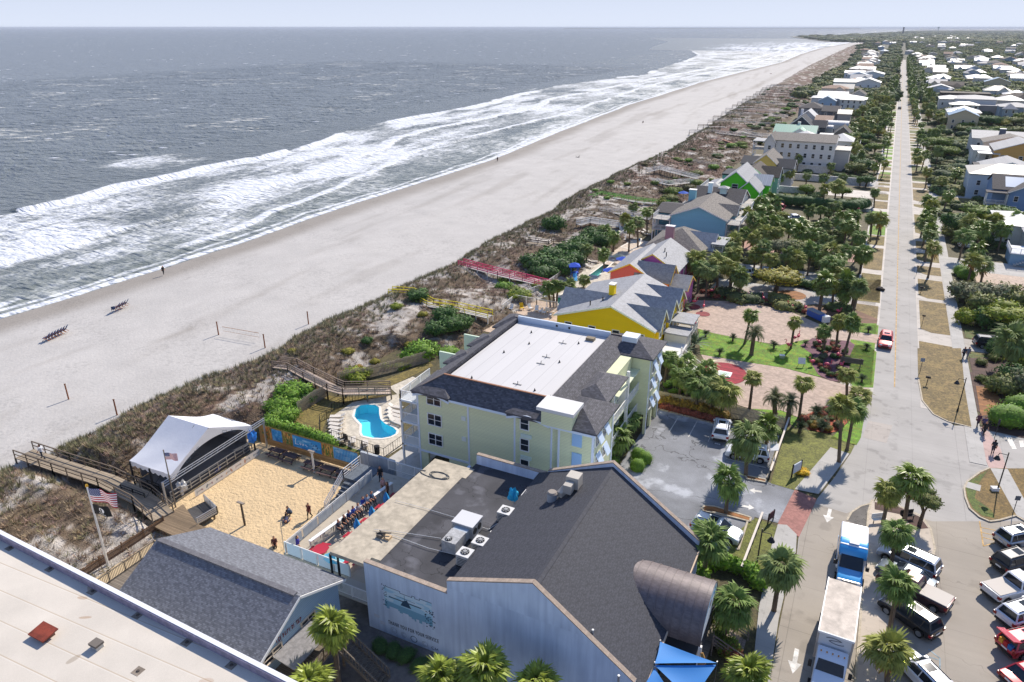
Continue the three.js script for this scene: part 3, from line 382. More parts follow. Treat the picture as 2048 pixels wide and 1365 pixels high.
// ---------------------------------------------------------------- building helpers
const onZ = (z, x, y, pz) => { const [a, b, s] = ZONE[z], r = ray(a + x * s, b + y * s), t = pz / r[2]; return [r[0] * t, CAMH + r[1] * t]; };   // [x, y] on the wall plane z = pz
const onX = (z, x, y, px) => { const [a, b, s] = ZONE[z], r = ray(a + x * s, b + y * s), t = px / r[0]; return [CAMH + r[1] * t, r[2] * t]; };   // [y, z] on the wall plane x = px
const white = mat(0xe9e8e4, { r: 0.6 }), glass = new THREE.MeshStandardMaterial({ color: 0x1d2530, roughness: 0.08, metalness: 0.0 }), dark = mat(0x16181c, { r: 0.8 }), steel = mat(0xb9bcc0, { r: 0.4, m: 0.7 }), greyMetal = mat(0xc4c4c2, { r: 0.45, m: 0.2, map: 'fine', t: 2 }), wood = mat(0x9a8468, { map: 'plank', t: 3.4 }), greyWood = mat(0x8d8274, { map: 'plank', t: 3.4 }), black = mat(0x121212, { r: 0.6 });
const winCache = new Map();
function win(parent, [x, y, z], w, h, face = 0, fm = white, mull = 1) {   // face 0 +z, 1 +x, 2 -z, 3 -x
const key = [w, h, mull].join(); let g = winCache.get(key);
if (!g) {
const f = new G(), t = 0.09; f.box(-w / 2 - t, -w / 2, -h / 2 - t, h / 2 + t, 0.09,-0.02).box(w / 2, w / 2 + t, -h / 2 - t, h / 2 + t, 0.09,-0.02).box(-w / 2, w / 2, h / 2, h / 2 + t, 0.09,-0.02).box(-w / 2, w / 2, -h / 2 - t, -h / 2,0.11,-0.02);
for (let i = 1; i <= mull; i++) { const q = -w / 2 + w * i / (mull + 1); f.box(q - 0.04, q + 0.04, -h / 2, h / 2,0.07,0); }
f.box(-w / 2, w / 2,-0.025,0.025,0.065,0);
g = { f: f.geo(), p: new G().box(-w / 2, w / 2, -h / 2, h / 2,0.03,-0.02).geo() }; winCache.set(key, g);
}
const o = shadow(new THREE.Mesh(g.f, fm)); o.name = 'window'; o.position.set(x, y, z); o.rotation.y = face * Math.PI / 2; parent.add(o);
const p = new THREE.Mesh(g.p, glass); p.name = 'pane'; p.receiveShadow = true; o.add(p); return o;
}
function railGeo(g, pts, h, { step = 1.6, bal = 0.16, bw = 0.035, post = 0.09, top = 0.07, low = 0.1, rails = 0 } = {}) {   // pts [[x, y, z]...] along the foot
for (let i = 0; i + 1 < pts.length; i++) {
const a = pts[i], b = pts[i + 1], L = Math.hypot(b[0] - a[0], b[1] - a[1], b[2] - a[2]), q = (t, y) => [lerp(a[0], b[0], t), lerp(a[1], b[1], t) + y, lerp(a[2], b[2], t)];
g.beam(q(0, h), q(1, h), top, top); if (low !== null) g.beam(q(0, low), q(1, low), 0.05,0.05);
for (let k = 1; k <= rails; k++) g.beam(q(0, h * k / (rails + 1)), q(1, h * k / (rails + 1)), 0.05,0.1);
const n = Math.max(1, Math.round(L / step)); for (let k = 0; k <= n; k++) g.beam(q(k / n, 0), q(k / n, h + 0.04), post, post);
if (bal) { const m = Math.round(L / bal); for (let k = 1; k < m; k++) g.beam(q(k / m, low ?? 0), q(k / m, h), bw, bw); }
}
return g;
}
function gable(g, x0, x1, z0, z1, e, r, ax, ov = 0.4, th = 0.16, off = 0) {   // two roof slabs; off moves the ridge
if (ax === 'z') {
const c = (x0 + x1) / 2 + off, sl = (xx) => { const s = (r - e) / Math.abs(xx - c); return e - s * ov; };
for (const [xe, sg] of [[x0,-1],[x1,1]]) { const y = sl(xe), X = xe + sg * ov, A = [[X, y],[c, r],[c, r + th],[X, y + th]]; g.prismZ(A, z0 + ov, z1 - ov); }
} else {
const c = (z0 + z1) / 2 + off, sl = (zz) => { const s = (r - e) / Math.abs(zz - c); return e - s * ov; };
for (const [ze, sg] of [[z0,1],[z1,-1]]) { const y = sl(ze), Z = ze + sg * ov, A = [[Z, y],[c, r],[c, r + th],[Z, y + th]]; g.prismX(A, x0 - ov, x1 + ov); }
}
return g;
}
function hip(g, x0, x1, z0, z1, e, r, ov = 0.4, th = 0.16) {
x0 -= ov; x1 += ov; z0 += ov; z1 -= ov; const w = x1 - x0, d = z0 - z1, m = Math.min(w, d) / 2 * 0.999, y = e - 0.05;
const A = [x0 + m, r, z0 - m], B = [x1 - m, r, z1 + m], c = [[x0, y + th, z0],[x1, y + th, z0],[x1, y + th, z1],[x0, y + th, z1]], b = c.map(([a, , q]) => [a, y, q]);
if (w >= d) { const L = [x0 + m, r, (z0 + z1) / 2], R = [x1 - m, r, (z0 + z1) / 2]; g.quad(c[0], c[1], R, L).tri(c[1], c[2], R).quad(c[2], c[3], L, R).tri(c[3], c[0], L); }
else { const N = [(x0 + x1) / 2, r, z0 - m], F = [(x0 + x1) / 2, r, z1 + m]; g.tri(c[0], c[1], N).quad(c[1], c[2], F, N).tri(c[2], c[3], F).quad(c[3], c[0], N, F); }
for (let i = 0; i < 4; i++) { const j = (i + 1) % 4; g.quad(b[i], b[j], c[j], c[i]); } return g.quad(b[3], b[2], b[1], b[0]);
}
function gableWall(g, x0, x1, z0, z1, y0, e, r, ax, off = 0) { if (ax === 'z') g.prismZ([[x0, y0],[x1, y0],[x1, e],[(x0 + x1) / 2 + off, r],[x0, e]], z0, z1); else g.prismX([[z0, y0],[z1, y0],[z1, e],[(z0 + z1) / 2 + off, r],[z0, e]], x0, x1); return g; }
function stairs(g, [x0, z0],[x1, z1], y0, y1, w, n) { for (let i = 0; i < n; i++) { const t = (i + 0.5) / n, x = lerp(x0, x1, t), z = lerp(z0, z1, t), y = lerp(y0, y1, (i + 1) / n), dx = Math.abs(x1 - x0) > Math.abs(z1 - z0); const run = (dx ? Math.abs(x1 - x0) : Math.abs(z1 - z0)) / n; if (dx) g.box(x - run / 2, x + run / 2 - 0.02, y - 0.08, y, z + w / 2, z - w / 2); else g.box(x - w / 2, x + w / 2, y - 0.08, y, z + run / 2, z - run / 2 + 0.02); } return g; }

// ---------------------------------------------------------------- white flat-roofed building
{
const o = thing('white_building', 'flat roofed building with cream membrane roof and long white parapet', 'building');
const memb = new THREE.MeshStandardMaterial({ color: 0xdedad2, roughness: 0.8, side: THREE.DoubleSide, map: canvasTex(1024,1024, (g) => {
g.fillStyle = '#f4efe8'; g.fillRect(0,0,1024,1024); const d = g.getImageData(0,0,1024,1024); for (let i = 0; i < d.data.length; i += 4) { const x = (i / 4) % 1024, y = (i / 4) >> 10, n = 0.90 + 0.13 * fbm(x / 90, y / 90,5) + 0.04 * (hash(x, y) - 0.5); for (let k = 0; k < 3; k++) d.data[i + k] *= n; } g.putImageData(d, 0,0);
for (let y = 0; y < 1024; y += 57) { g.fillStyle = 'rgba(190,168,140,0.5)'; g.fillRect(0, y, 1024,2); g.fillStyle = 'rgba(255,255,255,0.4)'; g.fillRect(0, y + 2,1024,2); }
for (let k = 0; k < 60; k++) { const x = rnd() * 1024, y = rnd() * 1024, w = rr(3,18); g.fillStyle = `rgba(${pick(['150,100,60', '160,130,100', '120,100,80'])},${rr(0.08,0.3)})`; g.beginPath(); g.ellipse(x, y, w, w * rr(0.2,0.6), rnd() * 3,0,7); g.fill(); }
}) }); memb.map.wrapS = memb.map.wrapT = THREE.RepeatWrapping; memb.map.repeat.set(1 / 34,1 / 34); memb.map.rotation = 0.04;
const zt = (x) => interp([[-80,-25.1],[-57,-24.5],[-24,-23.1]], x), Y = 9;
new G().prismY([[-78, zt(-78)],[-22, zt(-22)],[-22,4],[-78,4]], 0, Y - 0.5).mesh('wall', mat(0xdcdad6, { map: 'streak', t: 6 }), o);
new G().prismY([[-78, zt(-78) + 0.3],[-22, zt(-22) + 0.3],[-22,4],[-78,4]], Y - 0.498, Y - 0.45).mesh('roof', memb, o);
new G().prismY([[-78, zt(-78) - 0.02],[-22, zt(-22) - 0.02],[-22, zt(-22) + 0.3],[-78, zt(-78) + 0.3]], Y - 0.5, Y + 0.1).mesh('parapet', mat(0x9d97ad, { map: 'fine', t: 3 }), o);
new G().prismY([[-78, zt(-78) - 0.1],[-22, zt(-22) - 0.1],[-22, zt(-22) + 0.22],[-78, zt(-78) + 0.22]], Y + 0.1, Y + 0.15).mesh('coping', mat(0xe4e6ea, { r: 0.5 }), o);
for (const [x, y] of [[50,692],[250,797],[462,910],[688,1030],[935,1165],[1158,1280],[690,1310]]) { const [a, b] = at('1', x, y, 8.56), g = new G().box(a - 0.3, a + 0.3,8.55,8.565, b + 0.3, b - 0.3), d = g.mesh('roof_drain', mat(0x9c8f80, { map: 'mott', t: 0.7 }), o); new G().tube([a, 8.56, b],[a, 8.63, b], 0.13,0.08,8).mesh('strainer', mat(0x4c443e), d); }
{ const [a, b] = at('1', 215,1115,8.9), h = thing('roof_hatch', 'rusty red tilted hatch lid on the cream membrane roof', 'hatch'); new G().box(a - 0.5, a + 0.5,8.55,8.8, b + 0.4, b - 0.4).mesh('curb', mat(0x6b4a3c), h); new G().hexa([[a - 0.75,8.82, b + 0.55],[a + 0.75,8.82, b + 0.55],[a + 0.75,8.98, b - 0.55],[a - 0.75,8.98, b - 0.55]],[[a - 0.75,8.9, b + 0.55],[a + 0.75,8.9, b + 0.55],[a + 0.75,9.06, b - 0.55],[a - 0.75,9.06, b - 0.55]]).mesh('lid', mat(0x9c4530, { map: 'mott', t: 2 }), h); }
{ const [a, b] = at('1', 482,1178,8.8), h = thing('roof_vent', 'small grey louvred vent on the cream membrane roof', 'vent'); new G().box(a - 0.3, a + 0.3,8.55,8.85, b + 0.25, b - 0.25).mesh('housing', greyMetal, h); for (let k = 0; k < 3; k++) new G().box(a - 0.36, a + 0.36,8.86 + k * 0.06,8.89 + k * 0.06, b + 0.3, b - 0.3).mesh('louvre', mat(0x6e675f), h); }
}
// ---------------------------------------------------------------- shingled bar hut
{
const o = thing('beach_hut', 'pale blue gabled bar hut with grey shingle roof and wooden balcony', 'building'), x0 = -46.2, x1 = -32.5, z0 = -26.6, z1 = -35, e = 5.05, r = 7.1, sky = mat(0xb4cfe2, { map: 'siding', t: 3 });
gableWall(new G(), x0, x1, z0, z1,0, e, r - 0.1, 'x', 0.3).mesh('wall', sky, o);
const rf = gable(new G(), x0, x1, z0, z1, e, r, 'x', 0.45,0.16,0.3).mesh('roof', mat(0x878a92, { map: 'shingle', t: 2.8, tv: 2.8, r: 0.6 }), o);
new G().box(x0 - 0.2, x1 + 0.1, r + 0.12, r + 0.24,-30.3,-30.72).mesh('ridge_cap', mat(0x77767a, { map: 'fine', t: 2 }), rf);
const fa = new G(), cz = (z0 + z1) / 2 + 0.3, s = (r - e) / (cz - z1); for (const [z, y] of [[z0 + 0.45, e - 0.22],[z1 - 0.45, e - 0.22]]) fa.beam([x1 + 0.49, y, z],[x1 + 0.49, r, cz], 0.07,0.2); fa.mesh('fascia', white, o);
for (const [x, y] of [[1043,755],[1178,800]]) { const [a, b] = at('1', x, y, 6), y0 = 6.0; new G().tube([a, y0 - 0.6, b],[a, y0 + 0.25, b], 0.07).mesh('vent_pipe', dark, rf); }
const X = x1 + 0.02; for (const [x, y, w, h] of [[215,1100,1.7,0.75],[555,775,1.4,0.7]]) { const [yy, zz] = onX('c5', x, y, X); win(o, [X, yy, zz], w, h, 1, mat(0xd8c9b4)); }
// red lettering across the gable
const tx = canvasTex(512,64, (g) => { g.clearRect(0,0,512,64); g.strokeStyle = '#7c1f2c'; g.lineWidth = 11; [14,58,96,140,186,226,262,318,356,410,446,484].forEach((x, i) => { g.beginPath(); g.moveTo(x, 10); g.lineTo(x + (i % 3 ? 0 : 12), 54); if (i % 2) { g.moveTo(x, 12); g.lineTo(x + 22,12 + (i % 4) * 6); } if (i % 3 === 1) { g.moveTo(x + 4,50); g.lineTo(x + 24,46); } g.stroke(); }); });
const lm = new THREE.MeshStandardMaterial({ map: tx, transparent: true, alphaTest: 0.5, roughness: 0.7, side: THREE.DoubleSide }), a = onX('c5', 240,985, X), b = onX('c5', 490,750, X);
const L = Math.hypot(a[0] - b[0], a[1] - b[1]), sg = new THREE.Mesh(new THREE.PlaneGeometry(L, 0.55), lm); sg.name = 'sign_lettering'; sg.position.set(X + 0.03, (a[0] + b[0]) / 2, (a[1] + b[1]) / 2); sg.rotation.order = 'YXZ'; sg.rotation.y = Math.PI / 2; sg.rotation.z = Math.atan2(b[0] - a[0], Math.abs(b[1] - a[1])); o.add(sg);
const aw = new G().hexa([[X, 3.9,-27.6],[X + 2,3.55,-27.6],[X + 2,3.55,-31.5],[X, 3.9,-31.5]],[[X, 3.98,-27.6],[X + 2,3.63,-27.6],[X + 2,3.63,-31.5],[X, 3.98,-31.5]]).mesh('awning', mat(0x9a9898, { map: 'fine', t: 2 }), o);
new G().box(X, X + 2.6,2.5,2.65,-26.9,-32.2).mesh('balcony_floor', greyWood, o);
railGeo(new G(), [[X, 2.65,-26.9],[X + 2.6,2.65,-26.9],[X + 2.6,2.65,-31.4]], 1, { bal: 0.14 }).mesh('balcony_railing', wood, o);
for (const z of [-27,-29.5,-32]) new G().beam([X + 2.5,0, z],[X + 2.5,2.5, z], 0.16).mesh('post', wood, o);
for (const z of [-27.6,-31.5]) new G().beam([X + 1.95,2.65, z],[X + 1.95,3.55, z], 0.1).mesh('awning_post', dark, o);
const st = new G(); stairs(st, [X + 2.8,-31.9],[X + 6.3,-31.9], 2.5,0.1,1.4,13); for (const z of [-31.2,-32.6]) { st.beam([X + 2.7,3.3, z],[X + 6.3,0.9, z], 0.1,0.1); st.beam([X + 2.7,2.45, z],[X + 6.3,0.05, z], 0.06,0.28); for (let k = 0; k < 14; k++) { const t = k / 13; st.beam([lerp(X + 2.7, X + 6.3, t), lerp(2.5,0.1, t), z],[lerp(X + 2.7, X + 6.3, t), lerp(3.3,0.9, t), z], 0.05); } } st.mesh('stair', greyWood, o);
// back terrace of the hut
const dk = thing('terrace', 'grey timber terrace with railing behind the shingled hut', 'terrace'); new G().box(-52.5,-46.4,1.5,1.62,-26,-34).mesh('floor', greyWood, dk); railGeo(new G(), [[-52.4,1.62,-26.2],[-52.4,1.62,-33.9],[-47,1.62,-33.9]], 1, { bal: 0.14 }).mesh('railing', greyWood, dk); for (const [x, z] of [[-52.3,-26.2],[-52.3,-33.8],[-47,-33.8]]) new G().beam([x, 0, z],[x, 1.5, z], 0.16).mesh('post', greyWood, dk);
}
// ---------------------------------------------------------------- music bar with the mural wall
const barWall = mat(0xdbe7f6, { map: 'streak', t: 7 }), capM = mat(0xb7a594, { map: 'fine', t: 2 });
{
const o = thing('music_bar', 'large blue white bar building with mural wall and dark gabled roof', 'building'), ZF = -36.2, ZB = -53;
const prof = [[-30.7,6.5],[-23.1,6.35],[-23.1,7.55],[-16.2,10],[-8.6,4.45]];
new G().prismZ([[-30.7,0], ...prof, [-8.6,0]], ZF, ZF - 0.4).mesh('front_wall', barWall, o);
const back = [[-29.8,7.1],[-22.3,7.0],[-22.3,7.4],[-16.2,10],[-8.1,4.4]]; new G().prismZ([[-29.8,0], ...back, [-8.1,0]], ZB, ZB - 0.4).mesh('rear_wall', barWall, o);
const cp = (pts, z) => { for (let i = 0; i + 1 < pts.length; i++) { if (pts[i][0] === pts[i + 1][0]) continue; const g = new G(); g.beam([pts[i][0], pts[i][1] + 0.06, z],[pts[i + 1][0], pts[i + 1][1] + 0.06, z], 0.41,0.08); g.mesh('coping', capM, o); } }; cp(prof, ZF - 0.2); cp(back, ZB - 0.2);
new G().box(-30.7,-30.4,0,5.7, ZF - 0.4, ZB).mesh('side_wall', barWall, o); new G().box(-8.6,-8.35,0,4.0, ZF - 0.4, ZB).mesh('side_wall', barWall, o);
const rm = mat(0x4c4e57, { map: 'shingle', t: 1.9, tv: 1.9, r: 0.75 }), c = -16.15, top = 9.55;
const rf = new G().prismZ([[-23.2,6.9],[c, top],[c, top + 0.12],[-23.2,7.02]], ZF - 0.41, ZB + 0.01).prismZ([[-8.0,3.75],[c, top],[c, top + 0.12],[-8.0,3.87]], ZF - 0.41, ZB + 0.01).mesh('roof', rm, o);
new G().prismZ([[c - 0.25, top + 0.05],[c, top + 0.2],[c + 0.25, top + 0.04]], ZF - 0.6, ZB + 1.2).mesh('ridge_cap', mat(0x4c4d54, { map: 'fine', t: 2 }), rf);
new G().box(-29.9,-23.1,5.95,6.1, ZF - 0.41, ZB + 0.01).mesh('flat_roof', mat(0x67676d, { map: 'asph', t: 11 }), o);
new G().prismY([[-34.2,-36.4],[-30.75,-36.4],[-30.75,-37.3],[-29.9,-37.3],[-29.9,-50.3],[-29.5,-50.3],[-29.5,-52],[-33.9,-52]], 5.8,6.14).mesh('canopy_roof', mat(0xcbbfa9, { map: 'fine', t: 6 }), o);
new G().box(-23.12,-22.9,6.1,7.05, ZF - 0.5, ZB + 0.1).mesh('roof_step', mat(0xcfcfd2, { r: 0.6 }), o);
new G().box(-8.06,-7.9,3.62,3.86, ZF - 0.2, ZB).mesh('gutter', mat(0xcfb79c), o);
for (const [x, y] of [[1308,997],[1455,1140]]) { const [a, b] = at('2', x, y, 6.5); const yy = 3.75 + (top - 3.75) * ((-8 - a) / (-8 - c)); new G().tube([a, yy - 0.2, b],[a, yy + 0.35, b], 0.09).mesh('vent_pipe', steel, rf); }
for (const z of [-37,-42,-47,-51.6]) new G().beam([-34,2, z],[-34,5.8, z], 0.14).mesh('canopy_post', dark, o);
// mural and lettering painted on the wall
const W = 7.6, H = 5.5, tx = canvasTex(1216,880, (g, w, h) => {
g.clearRect(0,0, w, h); const edge = (x) => 60 + Math.round(fbm(Math.floor(x / 55) * 0.7,2,2) * 5) * 26, low = (x) => 455 + Math.round(fbm(Math.floor(x / 40) * 0.9,9,2) * 6) * 22;
const xs = []; for (let x = 260; x <= 960; x += 22) xs.push(x); const clip = () => { g.beginPath(); g.moveTo(260,150); for (const x of xs) { g.lineTo(x, edge(x)); g.lineTo(x + 22, edge(x)); } for (const x of xs.slice().reverse()) { g.lineTo(x + 22, low(x) - 60); g.lineTo(x, low(x) - 60); } g.closePath(); };
g.save(); clip(); g.clip(); g.fillStyle = '#a9d2e6'; g.fillRect(0,0, w, h); g.fillStyle = '#cfe3ee'; for (let k = 0; k < 26; k++) { g.beginPath(); g.ellipse(rr(250,980), rr(90,330), rr(30,120), rr(10,30), 0,0,7); g.fill(); }
g.fillStyle = '#78aac4'; g.beginPath(); g.moveTo(200,340); g.lineTo(1000,360); g.lineTo(1000,700); g.lineTo(200,700); g.fill(); g.fillStyle = '#2f4d63'; g.fillRect(330,250,480,16); g.beginPath(); g.moveTo(500,330); g.lineTo(540,250); g.lineTo(600,215); g.lineTo(660,330); g.fill(); g.strokeStyle = '#2f4d63'; g.lineWidth = 5; g.beginPath(); g.moveTo(420,200); g.lineTo(720,215); g.moveTo(565,150); g.lineTo(565,260); g.stroke(); g.restore();
g.strokeStyle = '#2a3f57'; g.lineWidth = 7; g.beginPath(); g.moveTo(262,100); for (const x of xs) { g.lineTo(x, edge(x)); g.lineTo(x + 22, edge(x)); } g.stroke(); g.fillStyle = '#2c4560'; for (let k = 0; k < 46; k++) { g.fillRect(rr(850,985), rr(230,520), rr(8,22), rr(8,18)); g.fillRect(rr(225,290), rr(90,420), rr(5,16), rr(5,14)); }
g.fillStyle = '#1d2c44'; g.font = 'bold 80px sans-serif'; g.save(); g.translate(285,716); g.scale(757 / g.measureText('THANK YOU FOR YOUR SERVICE').width, 1); g.fillText('THANK YOU FOR YOUR SERVICE', 0,0); g.restore();
g.strokeStyle = 'rgba(60,85,120,0.75)'; for (const [x, y, r, l] of [[363,800,44,3],[515,808,38,3],[667,815,46,9],[830,822,40,3]]) { g.lineWidth = l; g.beginPath(); g.arc(x, y, r, 0,7); g.stroke(); if (l < 5) { g.beginPath(); g.arc(x, y, r * 0.55,0.4,5); g.stroke(); } } g.lineWidth = 6; g.beginPath(); g.arc(950,835,20,0.8,5.4); g.moveTo(978,858); g.lineTo(984,818); g.lineTo(1002,846); g.lineTo(1018,816); g.lineTo(1024,858); g.stroke();
g.fillStyle = 'rgba(235,240,250,0.7)'; g.fillRect(70,640,78,48); g.fillRect(160,720,74,52);
});
const mu = new THREE.Mesh(new THREE.PlaneGeometry(W, H), new THREE.MeshStandardMaterial({ map: tx, transparent: true, roughness: 0.85 })); mu.name = 'mural'; mu.position.set(-26.75,2.85, ZF + 0.012); mu.receiveShadow = true; o.add(mu);
// barrel vaulted entrance
const cz = -45.3, cy = 3.45, R = 2.95, xe = -5.5, xi = -13.5, arc = []; for (let k = 0; k <= 48; k++) { const a = Math.PI * k / 48; arc.push([cz + R * Math.cos(a), cy + R * Math.sin(a)]); } const inn = arc.map(([z, y]) => [cz + (z - cz) * 0.965, cy + (y - cy) * 0.965]).reverse();
const bv = new G().prismX([...arc, ...inn], xi, xe).mesh('barrel_roof', mat(0x7f7473, { r: 0.5, m: 0.15, map: 'fine', t: 3 }), o);
for (let k = 0; k < 11; k++) { const x = -12.6 + k * 0.68, g = new G(); for (let i = 0; i < 48; i++) g.beam([x, arc[i][1] + (arc[i][1] - cy) * 0.01, arc[i][0] + (arc[i][0] - cz) * 0.01],[x, arc[i + 1][1] + (arc[i + 1][1] - cy) * 0.01, arc[i + 1][0] + (arc[i + 1][0] - cz) * 0.01], 0.05,0.05); g.mesh('seam', mat(0x6f6565, { r: 0.5 }), bv); }
const em = canvasTex(512,512, (g) => { g.fillStyle = '#d3dde6'; g.fillRect(0,0,512,512); g.strokeStyle = '#5f95bd'; g.lineWidth = 26; g.beginPath(); g.arc(256,330,150,3.3,6.1); g.stroke(); g.lineWidth = 16; for (const q of [0,0.4,0.8]) { g.beginPath(); g.arc(256,350,210 - q * 60,3.5 + q, 5.6 + q * 0.3); g.stroke(); } g.fillStyle = '#6a5a56'; g.beginPath(); g.ellipse(262,250,34,46,0,0,7); g.fill(); g.fillStyle = '#c85a3a'; g.fillRect(250,205,34,14); });
const sh = new THREE.Shape(); sh.absarc(0,0, R * 0.955,0, Math.PI, false); const sg = new THREE.ShapeGeometry(sh, 24); { const u = sg.attributes.uv; for (let i = 0; i < u.count; i++) u.setXY(i, u.getX(i) / (2 * R) + 0.5, u.getY(i) / R); }
const eb = shadow(new THREE.Mesh(sg, new THREE.MeshStandardMaterial({ map: em, roughness: 0.7, side: THREE.DoubleSide }))); eb.name = 'painted_end_panel'; eb.position.set(xe - 0.05, cy, cz); eb.rotation.y = Math.PI / 2; o.add(eb);
new G().box(-8.3, xe - 0.1,0,2.4, cz + R - 0.1, cz - R + 0.1).mesh('entry_wall', mat(0x3f4148), o); new G().box(-8.3, xe + 0.4,1.0,1.15, cz + R + 0.3, cz - R - 0.3).mesh('entry_deck', greyWood, o);
for (const z of [cz + R - 0.1, cz - R + 0.1]) new G().beam([xe, 0, z],[xe, cy, z], 0.24).mesh('column', white, o);
for (const z of [-39.4,-41]) win(o, [-8.3,2.2, z], 0.9,1.1,1);
const st = new G(); stairs(st, [xe + 0.5,-46.8],[xe + 2.7,-46.8], 1.1,0.1,2.6,8); for (const z of [-45.4,-48.2]) { for (const h of [0.3,0.6,0.95]) st.beam([xe + 0.5,1.1 + h, z],[xe + 2.8,0.1 + h, z], 0.06,0.08); for (const t of [0,0.5,1]) st.beam([lerp(xe + 0.5, xe + 2.8, t), 0, z],[lerp(xe + 0.5, xe + 2.8, t), lerp(2.1,1.1, t), z], 0.1); } st.mesh('stair', mat(0xa59488, { map: 'plank', t: 3 }), o);
}
{ // carved post by the entrance
const o = thing('carved_post', 'twisted carved tan timber post beside the barrel vaulted entrance', 'carved post', [-5.2,0,-42.2]), m = mat(0xc99a54, { map: 'mott', t: 0.6 }); const g = new G(); let p = [0,0.9,0]; for (let k = 1; k <= 8; k++) { const q = [0.16 * Math.sin(k * 1.3), 0.9 + k * 0.26,0.16 * Math.cos(k * 1.1)]; g.tube(p, q, 0.24 - k * 0.012,0.22 - k * 0.012,8); p = q; } g.mesh('shaft', m, o); new G().box(-0.3,0.3,0,0.9,0.3,-0.3).mesh('plinth', white, o);
}
// shade sails
{
const m = new THREE.MeshPhysicalMaterial({ color: 0x1f86d6, roughness: 0.7, transmission: 0.25, thickness: 0, side: THREE.DoubleSide });
const sail = (a, b, c, label) => { const g = new THREE.BufferGeometry(), n = 14, V = (p, y) => new THREE.Vector3(p[0], y, p[1]), A = V(...a), B = V(...b), C = V(...c), p = [], ix = [], mid = A.clone().add(B).add(C).divideScalar(3);
for (let i = 0; i <= n; i++) for (let j = 0; j <= n - i; j++) { const u = i / n, v = j / n, w = 1 - u - v, q = A.clone().multiplyScalar(w).addScaledVector(B, u).addScaledVector(C, v); const pull = 0.55 * (u * v + v * w + u * w) * (1 - 9 * u * v * w * 0.8); q.lerp(mid, pull * 0.3); q.y -= 1.2 * u * v * w * 3; p.push(q.x, q.y, q.z); }
const id = (i, j) => { let k = 0; for (let q = 0; q < i; q++) k += n - q + 1; return k + j; }; for (let i = 0; i < n; i++) for (let j = 0; j < n - i; j++) { ix.push(id(i, j), id(i + 1, j), id(i, j + 1)); if (j < n - i - 1) ix.push(id(i + 1, j), id(i + 1, j + 1), id(i, j + 1)); }
g.setAttribute('position', new THREE.Float32BufferAttribute(p, 3)); g.setIndex(ix); g.computeVertexNormals(); const o = thing('shade_sail', label, 'shade sail'); const s = shadow(new THREE.Mesh(g, m)); s.name = 'cloth'; o.add(s); for (const q of [A, B, C]) new G().tube([q.x, 0, q.z],[q.x, q.y + 0.15, q.z], 0.04).mesh('pole', steel, o); };
const a = at('d2', 620,1188,4.6), b = at('d2', 1218,1183,4.6), c = at('d2', 672,978,4.3), d = at('d2', 980,1570,4), e = at('d2', 420,1540,4.2), f = at('d2', 900,1640,3.8);
sail([a, 4.6],[b, 4.6],[c, 4.3], 'blue shade sail stretched under the barrel vaulted entrance'); sail([a, 4.45],[b, 4.45],[d, 4.0], 'blue shade sail in the middle, over the timber tables'); sail([[a[0] + 0.05, a[1] + 0.1], 4.3],[e, 4.2],[f, 3.8], 'blue shade sail hung along the bar eave');
const t = thing('timber_terrace', 'pale timber terrace with bench under the blue shade sails', 'terrace'); new G().box(-8,-3.6,0.5,0.62,-35.5,-41.5).mesh('floor', wood, t); new G().box(-4.6,-4.1,0.62,1.05,-36,-40.5).mesh('bench', mat(0xd8c9b0, { map: 'plank', t: 3 }), t); railGeo(new G(), [[-3.65,0.62,-35.5],[-3.65,0.62,-41.4]], 0.95, { bal: 0, rails: 2 }).mesh('railing', mat(0xd2c7b8), t);
}
// ---------------------------------------------------------------- rooftop plant
const fanTop = (p, x, y, z, r) => { const g = new G().tube([x, y, z],[x, y + 0.05, z], r, r, 16); const f = g.mesh('fan_ring', dark, p), b = new G(); for (let k = 0; k < 4; k++) { const a = k * Math.PI / 4 + 0.3; b.beam([x - r * 0.95 * Math.cos(a), y + 0.07, z - r * 0.95 * Math.sin(a)],[x + r * 0.95 * Math.cos(a), y + 0.07, z + r * 0.95 * Math.sin(a)], 0.05,0.02); } b.tube([x, y + 0.05, z],[x, y + 0.12, z], 0.14,0.14,8); b.mesh('fan_grille', greyMetal, f); };
const condenser = (x, z, w, h, y, label) => { const o = thing('condenser_unit', label, 'air conditioner', [x, y, z]); new G().box(-w / 2, w / 2,0.12, h, w / 2, -w / 2).mesh('casing', greyMetal, o); new G().box(-w / 2 - 0.03, w / 2 + 0.03, h, h + 0.06, w / 2 + 0.03, -w / 2 - 0.03).mesh('lid', mat(0xd5d4d0, { r: 0.5 }), o); fanTop(o, 0, h + 0.06,0, w * 0.34); const v = new G(); for (let k = 0; k < 5; k++) v.box(-w / 2 - 0.015, -w / 2 + 0.01,0.2 + k * 0.15,0.27 + k * 0.15, w / 2 - 0.1, -w / 2 + 0.1).box(-w / 2 + 0.1, w / 2 - 0.1,0.2 + k * 0.15,0.27 + k * 0.15, w / 2 + 0.012, w / 2 - 0.01); v.mesh('side_grille', mat(0x57595d), o); new G().box(-w / 2, w / 2,0,0.12, w / 2, -w / 2).mesh('stand', dark, o); return o; };
[[620,555,1.05,1.1, 'square condenser unit on the bar roof nearest the mural wall'],[702,492,1.05,1.0, 'square condenser unit on the bar roof, second from the mural wall'],[840,328,1.1,1.05, 'square condenser unit on the bar roof with a blue cloth beside it'],[935,275,0.85,0.8, 'small condenser unit on the bar roof by the roof step'],[962,240,0.95,0.9, 'condenser unit on the bar roof closest to the rear parapet']].forEach(([x, y, w, h, l]) => { const [a, b] = at('2', x, y, 6.1 + h); condenser(a, b, w, h, 6.1, l); });
